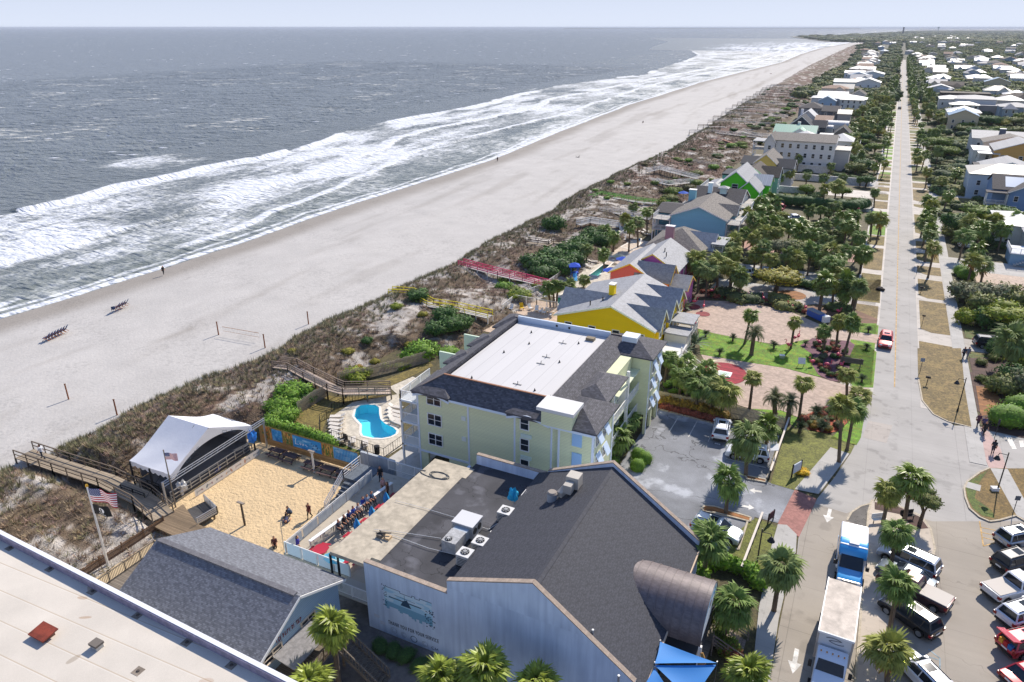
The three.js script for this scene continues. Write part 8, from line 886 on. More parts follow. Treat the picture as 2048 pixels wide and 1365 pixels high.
{ const c = carAt('suv', 0xc01f33, 'c4', 2330,900,1850,1010, 'red suv with raised tailgate and beach gear inside', 0.2); new G().hexa([[-1.9,1.7,0.8],[-2.75,2.0,0.8],[-2.75,2.0,-0.8],[-1.9,1.7,-0.8]],[[-1.9,1.8,0.8],[-2.75,2.1,0.8],[-2.75,2.1,-0.8],[-1.9,1.8,-0.8]]).mesh('open_tailgate', paintM(0xc01f33,0.2), c); for (const [z, cc] of [[-0.4,0xd8a030],[0,0xc03030],[0.4,0x2f6fb0]]) new G().box(-2.42,-2.0,0.85,1.25, z + 0.17, z - 0.17).mesh('luggage', mat(cc), c); }
carAt('sedan', 0xa81f2c, 'c4', 2330,1220,1930,1330, 'dark red car at the end of the kerbside row', 0.2);
carAt('van', 0x2a2a33, 'b6', 1320,1080,1110,1060, 'dark van parked in the drive under the lime tree', 0.4); carAt('pickup', 0xd7dde4, 'b2', 1640,438,1740,440, 'white pickup parked before the beige building', 0.1); carAt('suv', 0x2a3440, 'b2', 1765,480,1740,500, 'dark suv parked before the beige building', 0.4); carAt('sedan', 0xc9ced6, 'b2', 1140,852,1265,850, 'silver car parked on the pink drive', 0.6); carAt('suv', 0xb03038, 'b2', 1120,770,1120,730, 'red suv parked by the tall dark hedge', 0.2); car('sedan', 0x20242c, 6.2,-512, Math.PI / 2, 'dark car far along the straight road'); car('suv', 0xdfe2e6,21.5,-186,0.1, 'white suv parked beside the dark conical evergreen', 0.1); carAt('suv', 0xd9dce0, 'b2', 800,1240,870,1250, 'white car parked in the shade of the garden palms', 0.1);
// shuttle bus
{
const f = at('3', 868,885,0.3), b = at('3', 905,567,2.9), o = thing('shuttle_bus', 'white and sky blue shuttle bus stopped beside the palm island', 'bus', [(f[0] + b[0]) / 2,0.03, (f[1] + b[1]) / 2 + 0.2], Math.atan2(-(f[1] - b[1]), f[0] - b[0])), L = Math.hypot(f[0] - b[0], f[1] - b[1]), h = L / 2, W = 2.3, wp = paintM(0xeceef1,0.05), bp = paintM(0x2f9bdc, 0.1);
extr([[-h, 0.45],[-h, 2.75],[-h + 0.15,2.95],[h - 3.2,2.95],[h - 2.6,2.85],[h - 2.1,2.2],[h - 2.1,0.45]], W, 0.12, wp, 'coach_body', o); extr([[h - 3.4,2.0],[h - 3.4,3.0],[h - 2.75,3.02, h - 2.2,2.55],[h - 2.0,2.0]], W + 0.03,0.15, bp, 'cab_cap', o);
extr([[h - 2.2,0.4],[h - 2.2,1.35],[h - 1.3,1.3],[h - 0.3,1.15, h - 0.05,0.95],[h, 0.5],[h - 0.1,0.4]], W - 0.25,0.12, bp, 'bonnet', o, [[h - 0.95,0.4,0.46]]); loft(o, 'windscreen', carGlass, [[[h - 2.3,1.3, W / 2 - 0.16],[h - 1.25,1.3, W / 2 - 0.2],[h - 1.25,1.3, -W / 2 + 0.2],[h - 2.3,1.3, -W / 2 + 0.16]],[[h - 2.4,2.15, W / 2 - 0.22],[h - 1.95,2.15, W / 2 - 0.26],[h - 1.95,2.15, -W / 2 + 0.26],[h - 2.4,2.15, -W / 2 + 0.22]]]);
for (const s of [-1,1]) { for (let k = 0; k < 4; k++) new G().box(-h + 0.5 + k * 1.15, -h + 1.45 + k * 1.15,1.6,2.4, s * (W / 2 + 0.01), s * (W / 2 - 0.03)).mesh('side_window', carGlass, o); new G().box(h - 1.5, h - 1.35,1.4,1.8, s * (W / 2 + 0.28), s * (W / 2)).mesh('mirror', trimM, o); new G().box(h - 0.1, h + 0.02,0.78,1.0, s * 0.95, s * 0.6).mesh('headlight', headM, o); new G().box(-h, h - 2.3,0.5,1.2, s * (W / 2 + 0.012), s * (W / 2 - 0.02)).mesh('blue_side_panel', bp, o); } new G().box(h - 0.08, h + 0.03,0.6,1.0,0.55,-0.55).mesh('grille', steel, o); new G().box(h - 0.05, h + 0.12,0.35,0.55, W / 2 - 0.15, -W / 2 + 0.15).mesh('front_bumper', steel, o); new G().box(-0.6,0.3,2.95,3.0,0.4,-0.4).mesh('roof_hatch', mat(0xdfe0e2), o); for (let k = 0; k < 4; k++) new G().box(-h + 0.1, h - 3.4,2.945,2.965,-0.95 + k * 0.62 + 0.02,-0.95 + k * 0.62 - 0.02).mesh('roof_seam', mat(0xcfd2d6), o); wheels(o, [-h + 1.6, h - 0.95], W, 0.4);
}
// box truck
{
const x = 3.4, z1 = -53.7, o = thing('box_truck', 'white box truck with tan dusty roof waiting behind the shuttle bus', 'truck', [x, 0.03,-50.2], -Math.PI / 2 - 0.03), W = 2.5, wp = paintM(0xdadfe6,0.05);
new G().box(-3.9,2.6,1.05,3.6, W / 2, -W / 2).mesh('cargo_box', mat(0xd9dadb, { r: 0.5 }), o); new G().box(-3.88,2.58,3.6,3.63, W / 2 - 0.06, -W / 2 + 0.06).mesh('box_roof', mat(0xdccfc0, { map: 'fine', t: 6, r: 0.7 }), o); for (const s of [-1,1]) { new G().box(-3.92,2.62,3.55,3.66, s * (W / 2 + 0.02), s * (W / 2 - 0.06)).mesh('roof_rail', mat(0xeeeeec, { r: 0.5 }), o); new G().box(2.55,2.64,1.05,3.6, s * (W / 2 + 0.015), s * (W / 2 - 0.12)).mesh('corner_post', mat(0xb9aea2), o); new G().box(4.1,4.2,1.5,2.1, s * (W / 2 + 0.25), s * (W / 2)).mesh('mirror', trimM, o); }
new G().box(2.55,2.66,3.5,3.67, W / 2, -W / 2).mesh('front_rail', mat(0xeeeeec), o); const t = canvasTex(256,128, (g) => { g.clearRect(0,0,256,128); g.strokeStyle = '#3c4150'; g.lineWidth = 9; g.beginPath(); g.moveTo(20,40); g.bezierCurveTo(90,10,160,20,200,44); g.bezierCurveTo(150,50,80,60,60,78); g.bezierCurveTo(110,110,200,110,236,84); g.stroke(); }); const lg2 = new THREE.Mesh(new THREE.PlaneGeometry(1.5,0.75), new THREE.MeshStandardMaterial({ map: t, transparent: true, roughness: 0.5 })); lg2.name = 'swoosh_logo'; lg2.rotation.y = Math.PI / 2; lg2.position.set(2.62,3.1,0); o.add(lg2);
extr([[2.7,0.7],[2.7,2.5],[2.95,2.66],[3.5,2.6,3.85,2.35],[4.3,1.6],[5.3,1.45,5.6,1.25],[5.65,0.7],[5.5,0.5],[2.8,0.5]], 2.15,0.14, wp, 'cab', o, [[4.9,0.5,0.5]]); loft(o, 'windscreen', carGlass, [[[3.6,1.6,0.95],[4.36,1.6,0.95],[4.36,1.6,-0.95],[3.6,1.6,-0.95]],[[3.6,2.3,0.88],[3.95,2.3,0.88],[3.95,2.3,-0.88],[3.6,2.3,-0.88]]]); for (let k = 0; k < 5; k++) new G().box(3.4,3.5,2.62,2.7,-0.8 + k * 0.4 + 0.05,-0.8 + k * 0.4 - 0.05).mesh('marker_lamp', mat(0xc98a3a), o); new G().box(-3.9,2.7,0.75,1.05,0.5,-0.5).mesh('chassis', trimM, o); wheels(o, [-2.5,4.9], W, 0.46);
}
// ---------------------------------------------------------------- people
const poseCache = new Map();
function personGeo(pose, cols) {   // cols: skin, top, legs, hair
const P3 = {
stand: { pel: [0,0.95,0], ch: [0,1.32,0.02], nk: [0,1.5,0], hd: [0,1.64,0.03], le: [-0.24,1.15,0], lh: [-0.27,0.86,0.08], re: [0.24,1.15,0], rh: [0.27,0.86,0.08], lk: [-0.1,0.5,0.02], lf: [-0.11,0.07,0], rk: [0.1,0.5,0.02], rf: [0.11,0.07,0] },
walk: { pel: [0,0.94,0], ch: [0,1.32,0.04], nk: [0,1.5,0.05], hd: [0,1.64,0.09], le: [-0.24,1.15,-0.12], lh: [-0.25,0.9,-0.02], re: [0.24,1.15,0.12], rh: [0.25,0.95,0.28], lk: [-0.1,0.52,0.16], lf: [-0.1,0.07,0.22], rk: [0.1,0.5,-0.04], rf: [0.1,0.1,-0.32] },
sit: { pel: [0,0.55,0], ch: [0,0.95,0.04], nk: [0,1.13,0.06], hd: [0,1.28,0.1], le: [-0.25,0.8,0.12], lh: [-0.18,0.72,0.36], re: [0.25,0.8,0.12], rh: [0.18,0.72,0.36], lk: [-0.12,0.54,0.42], lf: [-0.12,0.08,0.46], rk: [0.12,0.54,0.42], rf: [0.12,0.08,0.46] },
crouch: { pel: [0,0.3,-0.1], ch: [0,0.62,0.06], nk: [0,0.78,0.12], hd: [0,0.9,0.2], le: [-0.25,0.48,0.2], lh: [-0.16,0.3,0.4], re: [0.25,0.48,0.2], rh: [0.16,0.3,0.4], lk: [-0.17,0.5,0.3], lf: [-0.15,0.07,0.2], rk: [0.18,0.36,0.34], rf: [0.3,0.06,0.5] },
lie: { pel: [0,0.14,0], ch: [0,0.18,0.42], nk: [0,0.2,0.58], hd: [0,0.26,0.72], le: [-0.32,0.1,0.3], lh: [-0.36,0.06,0.04], re: [0.32,0.1,0.3], rh: [0.36,0.06,0.04], lk: [-0.16,0.32,-0.4], lf: [-0.2,0.07,-0.72], rk: [0.2,0.12,-0.44], rf: [0.26,0.07,-0.84] },
}[pose];
const j = P3, sh = (s) => [j.nk[0] + s * 0.18, j.nk[1] - 0.07, j.nk[2] - 0.01], hp = (s) => [j.pel[0] + s * 0.09, j.pel[1] - 0.03, j.pel[2]], toe = (f) => [f[0], f[1] - 0.02, f[2] + (pose === 'lie' ? -0.05 : 0.17)];
const bones = [[j.pel, j.ch, 0.15,0.17,1],[sh(-1), sh(1), 0.09,0.09,1],[j.ch, j.nk, 0.12,0.065,1],[j.nk, j.hd, 0.05,0.06,0],[j.hd, [j.hd[0], j.hd[1] + 0.06, j.hd[2] - 0.01], 0.095,0.105,0],[[j.hd[0], j.hd[1] + 0.1, j.hd[2] - 0.04],[j.hd[0], j.hd[1] - 0.02, j.hd[2] - 0.07], 0.085,0.07,3],[sh(-1), j.le, 0.06,0.048,1],[j.le, j.lh, 0.045,0.035,0],[sh(1), j.re, 0.06,0.048,1],[j.re, j.rh, 0.045,0.035,0],[hp(-1), j.lk, 0.095,0.065,2],[j.lk, j.lf, 0.062,0.042,2],[hp(1), j.rk, 0.095,0.065,2],[j.rk, j.rf, 0.062,0.042,2],[j.lf, toe(j.lf), 0.045,0.04,3],[j.rf, toe(j.rf), 0.045,0.04,3],[hp(-1), hp(1), 0.12,0.12,2]];
for (const [h, e, s] of [[j.lh, j.le, -1],[j.rh, j.re, 1]]) { const d = h.map((v, i) => v - e[i]), l = Math.hypot(...d), u = d.map((v) => v / l); for (let k = 0; k < 4; k++) { const o = (k - 1.5) * 0.02; bones.push([h, [h[0] + u[0] * 0.1 + o * (1 - Math.abs(u[0])), h[1] + u[1] * 0.1, h[2] + u[2] * 0.1 + o * Math.abs(u[0])], 0.016,0.011,0]); } bones.push([h, [h[0] - s * 0.04, h[1] + u[1] * 0.05, h[2] + 0.05], 0.016,0.012,0]); }
bones.push([[j.hd[0], j.hd[1] - 0.0, j.hd[2] + 0.09],[j.hd[0], j.hd[1] - 0.02, j.hd[2] + 0.11], 0.018,0.016,0]);
const dist = (b, x, y, z) => { const [p, q, r0, r1] = b, ax = q[0] - p[0], ay = q[1] - p[1], az = q[2] - p[2], t = clamp(((x - p[0]) * ax + (y - p[1]) * ay + (z - p[2]) * az) / (ax * ax + ay * ay + az * az + 1e-9)); return Math.hypot(x - p[0] - ax * t, y - p[1] - ay * t, z - p[2] - az * t) - lerp(r0, r1, t); };
const key = pose; if (!poseCache.has(key)) {
const N = 64, S = 1.0, mc = new MarchingCubes(N, mat(0xffffff), false, false, 60000); mc.isolation = 0; const C = [0, pose === 'lie' || pose === 'crouch' ? 0.6 : 0.9,0];
for (let k = 0; k < N; k++) for (let jj = 0; jj < N; jj++) for (let i = 0; i < N; i++) { const x = (i / (N / 2) - 1) * S + C[0], y = (jj / (N / 2) - 1) * S + C[1], z = (k / (N / 2) - 1) * S + C[2]; let s = 0; for (const b of bones) s += Math.exp(-dist(b, x, y, z) * 42); mc.field[k * N * N + jj * N + i] = Math.log(s) / 42; }
mc.update(); const n = mc.count, pos = mc.positionArray.slice(0, n * 3); for (let i = 0; i < n; i++) { pos[i * 3] = pos[i * 3] * S + C[0]; pos[i * 3 + 1] = pos[i * 3 + 1] * S + C[1]; pos[i * 3 + 2] = pos[i * 3 + 2] * S + C[2]; } const own = new Uint8Array(n); for (let i = 0; i < n; i++) { let best = 9, o = 0; for (const b of bones) { const d = dist(b, pos[i * 3], pos[i * 3 + 1], pos[i * 3 + 2]); if (d < best) { best = d; o = b[4]; } } own[i] = o; } poseCache.set(key, { pos, own, nor: mc.normalArray.slice(0, n * 3) });
}
const { pos, own, nor } = poseCache.get(key), c = new Float32Array(pos.length), L = cols.map((h) => new THREE.Color(h)); for (let i = 0; i < own.length; i++) L[own[i]].toArray(c, i * 3); const g = new THREE.BufferGeometry(); g.setAttribute('position', new THREE.Float32BufferAttribute(pos, 3)); g.setAttribute('normal', new THREE.Float32BufferAttribute(nor, 3)); g.setAttribute('color', new THREE.Float32BufferAttribute(c, 3)); return g;
}
const skinM = new THREE.MeshStandardMaterial({ color: 0xffffff, vertexColors: true, roughness: 0.8, side: THREE.DoubleSide });
function person(pose, x, y, z, turn, top, legs, label, hair = 0x2a1d15, skin = 0xc68f6e) { const o = shadow(new THREE.Mesh(personGeo(pose, [skin, top, legs, hair]), skinM)); o.name = numbered('person'); o.position.set(x, y, z); o.rotation.y = turn; scene.add(o); return tag(o, label, 'person'); }
const pAt = (pose, zone, px, py, turn, top, legs, label, y = 0.03, hair, skin) => { const [a, b] = at(zone, px, py, y); return person(pose, a, y, b, turn, top, legs, label, hair, skin); };
pAt('lie', 'd1', 1250,925,0.6,0x2a3050,0x3a2f2c, 'person in navy lying on the sand court', 0.04); pAt('crouch', 'd1', 1275,890,-0.8,0x4a5a70,0x23252c, 'person in grey blue crouching on the sand court', 0.04); pAt('walk', 'd1', 1428,915,0.2,0x5a1f22,0x1d1d22, 'person in dark red standing on the sand court', 0.04); pAt('sit', 'd1', 1160,1150,0.8,0x5a3030,0x202024, 'person sitting on the sand at the court edge near the hut roof', -0.3);
pAt('stand', 'c6', 205,1125,2.6,0x2b2382,0xb9b4ae, 'person in violet hoodie at the deck corner rail', 2.02); pAt('stand', 'c6', 1100,345,0.4,0x15161a, 0x1c2a3c, 'person in black jacket at the far end of the bar deck', 2.02); pAt('stand', 'c6', 1130,470,1.2,0xc99a92,0x4a3a34, 'person in pale pink leaning on the deck counter', 2.02,0xb08a5a); pAt('stand', 'c6', 1180,520,-1.2,0x6b4a36,0x3a2c24, 'person in brown standing behind the deck counter', 2.02);
[[640,905,0x3a3f52, 'charcoal'],[700,850,0x231f28, 'black'],[752,800,0x1f2f6a, 'navy'],[800,755,0x2450b0, 'royal blue'],[852,720,0xb9b2b4, 'pale grey'],[905,650,0x1f3fa0, 'cobalt blue'],[950,625,0x8fa8c0, 'light blue'],[1000,590,0x3f6a8a, 'teal']].forEach(([x, y, c, n]) => pAt('sit', 'c6', x, y, 1.5, c, 0x2a2f3a, `person in ${n} seated on a stool along the deck counter`, 2.35));
pAt('walk', 'c1', 622,755,3.0,0x22242c, 0x2a2c34, 'person in dark clothes walking over the pink crossing'); pAt('walk', 'c1', 545,560,0.2,0x4a4068,0x23202c, 'person in purple grey in the group at the clipped hedge'); pAt('walk', 'c1', 553,600,0.1,0x111114,0x15151a, 'person in black leading the group at the clipped hedge'); pAt('walk', 'c1', 500,535,0.2,0x5a3048,0x3a2a3c, 'person in maroon beside the group at the clipped hedge'); pAt('walk', 'b6', 965,1180,0.1,0x3a4658,0x20242c, 'person in slate top on the straight pavement, left of a pair'); pAt('walk', 'b6', 1000,1180,0.1,0x7d8796,0x9a9a9e, 'person in pale grey walking in a pair on the pavement');
pAt('walk', 'f', 327,549,1.2,0x15171c, 0x1a1c22, 'person in black walking alone near the surf', -0.7); pAt('walk', '1', 215,245,-1.2,0xc9ccd2,0x3a3f48, 'person in white on the weathered boardwalk', 1.05); pAt('walk', 'b5', 216,668,0.4,0x1f242c, 0x2a2f38, 'person standing at the waterline beyond the lone walker', -1.1); pAt('walk', 'b5', 878,498,0.4,0x1f2228,0x24262c, 'person walking on the open sand opposite the green house', -0.6); pAt('walk', 'b5', 1458,273,0.4,0x2a2d33,0x24262c, 'person on the distant wet sand, one of two', -0.8); pAt('walk', 'b5', 1463,273,0.4,0x8a4a3a, 0x24262c, 'person in rust on the distant wet sand', -0.8);
{ const [a, b] = at('b5', 582,650), o = thing('driftwood', 'dark driftwood snag lying on the open beach', 'driftwood', [a, -0.1, b]); new G().tube([-1,0.1,0],[0.9,0.5,0.3], 0.16,0.08).tube([0.2,0.3,0.1],[0.7,1.1,-0.3], 0.08,0.03).mesh('trunk', mat(0x2c251f), o); new G().tube([-0.4,0.2,0],[-0.7,0.8,0.3], 0.06,0.02).mesh('branch', mat(0x2c251f), o); }
// ---------------------------------------------------------------- flags
function flag(o, x, y, z, w, h, tex, ang, seed) { const n = 24, m = 10, p = [], uv = [], ix = []; for (let j = 0; j <= m; j++) for (let i = 0; i <= n; i++) { const u = i / n, v = j / m, d = 0.16 * w * u * Math.sin(u * 9 + v * 1.4 + seed) * 0.6, q = u * w * 0.95; p.push(q * Math.cos(ang) - d * Math.sin(ang), v * h - 0.18 * u * u * w, q * Math.sin(ang) + d * Math.cos(ang)); uv.push(u, v); } for (let j = 0; j < m; j++) for (let i = 0; i < n; i++) { const a = j * (n + 1) + i; ix.push(a, a + 1, a + n + 1, a + 1, a + n + 2, a + n + 1); } const g = new THREE.BufferGeometry(); g.setAttribute('position', new THREE.Float32BufferAttribute(p, 3)); g.setAttribute('uv', new THREE.Float32BufferAttribute(uv, 2)); g.setIndex(ix); g.computeVertexNormals(); const f = shadow(new THREE.Mesh(g, new THREE.MeshPhysicalMaterial({ map: tex, roughness: 0.8, transmission: 0.2, thickness: 0, side: THREE.DoubleSide }))); f.name = 'flag'; f.position.set(x, y, z); o.add(f); }
const usTex = canvasTex(380,200, (g) => { for (let k = 0; k < 13; k++) { g.fillStyle = k % 2 ? '#f2f0ee' : '#b02a3c'; g.fillRect(0, k * 200 / 13,380,200 / 13 + 1); } g.fillStyle = '#2c3a6e'; g.fillRect(0,0,152,108); g.fillStyle = '#fff'; for (let r = 0; r < 9; r++) for (let c = 0; c < (r % 2 ? 5 : 6); c++) { g.beginPath(); g.arc(14 + c * 25 + (r % 2 ? 12 : 0), 11 + r * 11,3.4,0,7); g.fill(); } });
const darkTex = canvasTex(256,160, (g) => { g.fillStyle = '#15161a'; g.fillRect(0,0,256,160); g.fillStyle = '#e6e6e6'; g.beginPath(); g.arc(128,82,44,0,7); g.fill(); g.fillStyle = '#15161a'; g.beginPath(); g.ellipse(122,78,20,28,0,0,7); g.fill(); g.fillRect(104,104,50,16); g.fillStyle = '#d5d5d5'; g.fillRect(70,136,116,8); });
{ const o = thing('flagpole', 'tall white flagpole with striped flag and black flag below, beside the sand fence', 'flagpole', [-56.35,0,-31.7]); new G().tube([0,0,0],[0,8.6,0], 0.11,0.07,10).mesh('pole', mat(0xd9dbdd, { r: 0.35, m: 0.3 }), o); new G().tube([0,8.6,0],[0,8.8,0], 0.13,0.1,8).mesh('finial', mat(0xd8a83a, { r: 0.3, m: 0.6 }), o); flag(o, 0.1,7.1,0,2.5,1.35, usTex, -0.35,0); flag(o, 0.1,5.8,0,1.6,1.0, darkTex, -0.3,2);
const q = thing('flagpole', 'grey flagpole with a small striped flag in front of the stage tent', 'flagpole', [-58.1,0,-40.7]); new G().tube([0,0,0],[0,6.7,0], 0.08,0.05,8).mesh('pole', mat(0x7d7468), q); flag(q, 0.06,5.75,0,1.2,0.75, usTex, -0.5,1); new G().tube([0,6.7,0],[0,6.82,0], 0.07,0.05,6).mesh('finial', mat(0x8a7a60), q); }
// ---------------------------------------------------------------- deck furniture
function redTable(x, z, label, turn) { const o = thing('red_picnic_table', label, 'picnic table', [x, 2.02, Math.min(z - 0.35,-39.7)], turn); o.scale.setScalar(0.72); const m = mat(0xb01f38, { r: 0.5 }); new G().prismY([[-0.9,0.5],[-0.5,0.9],[0.5,0.9],[0.9,0.5],[0.9,-0.5],[0.5,-0.9],[-0.5,-0.9],[-0.9,-0.5]], 0.7,0.76).mesh('tabletop', m, o); for (const [a, b, w, d] of [[0,1.35,1.2,0.3],[0,-1.35,1.2,0.3],[1.35,0,0.3,1.2],[-1.35,0,0.3,1.2]]) new G().cbox(a, 0.45, b, w, 0.05, d).mesh('bench', m, o); for (const [a, b] of [[0.5,0.5],[-0.5,0.5],[0.5,-0.5],[-0.5,-0.5]]) new G().beam([a, 0, b],[a * 0.6,0.7, b * 0.6], 0.06).mesh('leg', dark, o); }
{ const t = (x, y, l, r = 0) => { const [a, b] = at('c6', x, y, 2.76); redTable(a, b, l, r); }; t(365,1130, 'red octagonal picnic table at the deck corner by the white panels', 0.2); t(600,1265, 'red picnic table half under the canopy by the turquoise umbrella', 0.1); t(785,945, 'red picnic table beside the umbrella closest to the counter end'); t(965,785, 'red picnic table at the middle folded umbrella'); t(1130,630, 'red picnic table at the third folded umbrella'); t(1290,500, 'red picnic table at the far end of the canopy', 0.1); }
const umb = (x, y, label) => { const [a, b] = at('c6', x, y, 3.2), o = thing('folded_umbrella', label, 'umbrella', [a, 2.02, b]); const p = []; for (let k = 0; k <= 12; k++) p.push(new THREE.Vector2(0.04 + 0.30 * Math.sin(Math.PI * Math.pow(k / 12,0.8)) * (1 - 0.5 * k / 12), 0.75 + 1.35 * k / 12)); const g = new THREE.LatheGeometry(p, 14), q = g.attributes.position; for (let i = 0; i < q.count; i++) { const an = Math.atan2(q.getZ(i), q.getX(i)), s = 1 + 0.22 * Math.sin(an * 7); q.setX(i, q.getX(i) * s); q.setZ(i, q.getZ(i) * s); } g.computeVertexNormals(); const m = shadow(new THREE.Mesh(g, mat(0x2f92d4, { r: 0.7 }))); m.name = 'canopy'; o.add(m); new G().tube([0,0,0],[0,2.2,0], 0.03).mesh('pole', steel, o); };
umb(840,840, 'folded blue umbrella by the near end of the inner deck railing'); umb(1003,705, 'folded blue umbrella at the middle of the inner deck railing'); umb(1160,550, 'folded blue umbrella at the far end of the inner deck railing');
{ const o = thing('open_umbrella', 'turquoise umbrella with faded panels half open over the deck', 'umbrella', [...(() => { const [a, b] = at('c6', 585,1140,3.4); return [a, 2.02, b]; })()]), n = 8; for (let k = 0; k < n; k++) { const a = k / n * 6.283, b = (k + 1) / n * 6.283, R = 0.75; new G().tri([0,1.7,0],[R * 1.4 * Math.cos(b), 0.95, R * Math.sin(b)],[R * 1.4 * Math.cos(a), 0.95, R * Math.sin(a)]).mesh('panel', mat(k % 2 ? 0x6fd0e4 : 0xa9e4ee), o); } new G().tube([0,0,0],[0,1.72,0], 0.03).mesh('pole', steel, o); }
for (let k = 0; k < 8; k++) { const t = k / 7.5, o = thing('bar_stool', 'dark bar stool along the deck counter', 'stool', [lerp(-39.75,-38.5, t), 2.02, lerp(-40.2,-49.9, t)], 0, 'stools along the deck counter'); new G().tube([0,0.68,0],[0,0.74,0], 0.18,0.18,10).mesh('seat', dark, o); for (const [a, b] of [[1,1],[1,-1],[-1,1],[-1,-1]]) new G().beam([a * 0.17,0, b * 0.17],[a * 0.1,0.68, b * 0.1], 0.035).mesh('leg', dark, o); }
// ---------------------------------------------------------------- street furniture
function streetLamp(x, z, turn, label) { const o = thing('street_lamp', label, 'street lamp', [x, 0, z], turn), m = mat(0x1c1d22, { r: 0.5 }); new G().tube([0,0,0],[0,4.8,0], 0.07,0.055,8).mesh('pole', m, o); new G().tube([0,0,0],[0,0.5,0], 0.13,0.09,8).mesh('base', m, o); new G().tube([0,4.45,0],[-0.75,4.5,0], 0.035).tube([-0.75,4.5,0],[-0.85,4.2,0], 0.035).mesh('arm', m, o); new G().tube([-0.85,3.75,0],[-0.85,4.2,0], 0.34,0.09,12).mesh('lamp_shade', m, o); new G().tube([-0.85,3.72,0],[-0.85,3.78,0], 0.2,0.24,10).mesh('lens', mat(0xd9d6c8), o); }
streetLamp(14.6,-99,0, 'black street lamp on the dry verge beside the pavement'); streetLamp(17.3,-80.8,0, 'black street lamp on the kerbed corner island'); { const [a, b] = at('c2', 490,545); streetLamp(a, b, Math.PI, 'black street lamp above the clipped hedge by the lane'); }
function signPost(z, x, y, h, w, hh, col, label, turn = 0) { const [a, b] = at(z, x, y), o = thing('sign_post', label, 'sign', [a, 0, b], turn); new G().tube([0,0,0],[0, h, 0], 0.035).mesh('post', mat(0x3a3a3c), o); new G().box(-w / 2, w / 2, h - hh, h, 0.045,0.02).mesh('sign_plate', mat(col), o); }
signPost('c1', 782,1255,2.4,0.5,0.5,0x5a6068, 'small square sign on the pavement edge of the corner island', 0.3); signPost('c1', 640,632,2.6,0.25,0.7,0x2f3136, 'narrow dark sign post at the corner of the mulch bed', 0.2); signPost('c1', 40,105,2.3,0.55,0.55,0x8a93a0, 'grey sign on a leaning post in the dry verge', 0.1); signPost('b6', 615,900,1.8,0.5,0.25,0x2a2a2c, 'dark mailbox like sign in the second dry verge'); signPost('b6', 565,475,2.0,0.3,0.3,0x3a3a3c, 'thin sign by the leaning roadside palm');
function mailbox(z, x, y, label) { const [a, b] = at(z, x, y), o = thing('mailbox', label, 'mailbox', [a, 0, b]); new G().beam([0,0,0],[0,1.05,0], 0.09).mesh('post', mat(0x2f2b28), o); new G().box(-0.3,0.3,1.0,1.25,0.12,-0.12).mesh('box', mat(0x1f2022), o); } mailbox('c1', 95,200, 'black mailbox standing in the dry corner verge'); mailbox('b6', 605,625, 'black mailbox in the verge beside the driveway');
{ const [a, b] = at('3', 605,330), o = thing('entrance_sign', 'dark framed pale entrance sign on the grass beside the yellow flowers', 'sign', [a, 0, b], 1.1); for (const x of [-0.8,0.8]) new G().beam([x, 0,0],[x, 1.7,0], 0.12).mesh('post', dark, o); new G().box(-0.8,0.8,0.5,1.6,0.05,-0.05).mesh('sign_board', mat(0xc4ccd6), o); const [c, d] = at('3', 478,565), q = thing('entrance_sign', 'dark maroon sign board at the car park exit with pale bar', 'sign', [c, 0, d], 1.2); for (const x of [-0.5,0.5]) new G().beam([x, 0,0],[x, 1.3,0], 0.1).mesh('post', dark, q); new G().box(-0.6,0.6,0.45,1.25,0.04,-0.04).mesh('sign_board', mat(0x4a2730), q); }
{ const [a, b] = at('6', 1370,600), o = thing('timber_sign', 'weathered timber sign board on the street lawn by the flower bed', 'sign', [a, 0, b], 0.1); for (const x of [-1.2,1.2]) new G().beam([x, 0,0],[x, 1.6,0], 0.12).mesh('post', greyWood, o); new G().box(-1.5,1.5,0.7,1.5,0.06,-0.06).mesh('sign_board', greyWood, o); }
{ const [a, b] = at('6', 1140,265), o = thing('kiosk', 'blue and white long kiosk box beside the forecourt palms', 'kiosk', [a, 0, b], -0.75); new G().box(-1.9,1.7,0.1,1.1,0.55,-0.55).mesh('body', mat(0x2458b0, { r: 0.5 }), o); new G().box(-2.0,1.0,1.1,1.22,0.6,-0.6).mesh('lid', mat(0x8a8f96), o); new G().box(1.7,2.3,0.1,1.15,0.6,-0.6).mesh('end_panel', white, o); }
for (const [z, x, y, l] of [['3', 1018,570, 'white bench on the bus island under the palms'],['c3', 790,640, 'dark bench on the bus island behind the palm trunks']]) { const [a, b] = at(z, x, y), o = thing('park_bench', l, 'bench', [a, 0.13, b], 0.6), m = l.startsWith('white') ? white : dark; new G().box(-0.7,0.7,0.42,0.47,0.22,-0.22).mesh('seat', m, o); new G().box(-0.7,0.7,0.5,0.95,-0.2,-0.25).mesh('backrest', m, o); for (const s of [-0.6,0.6]) new G().beam([s, 0,0.1],[s, 0.42,0.1], 0.06).mesh('leg', dark, o); }
{ const [a, b] = at('c1', 638,1055), o = thing('utility_box', 'small white utility box on the corner island grass', 'utility box', [a, 0.12, b], 0.4); new G().box(-0.35,0.35,0,0.3,0.25,-0.25).mesh('casing', white, o); new G().box(-0.38,0.38,0.3,0.36,0.28,-0.28).mesh('lid', mat(0xd8d8d6), o); }
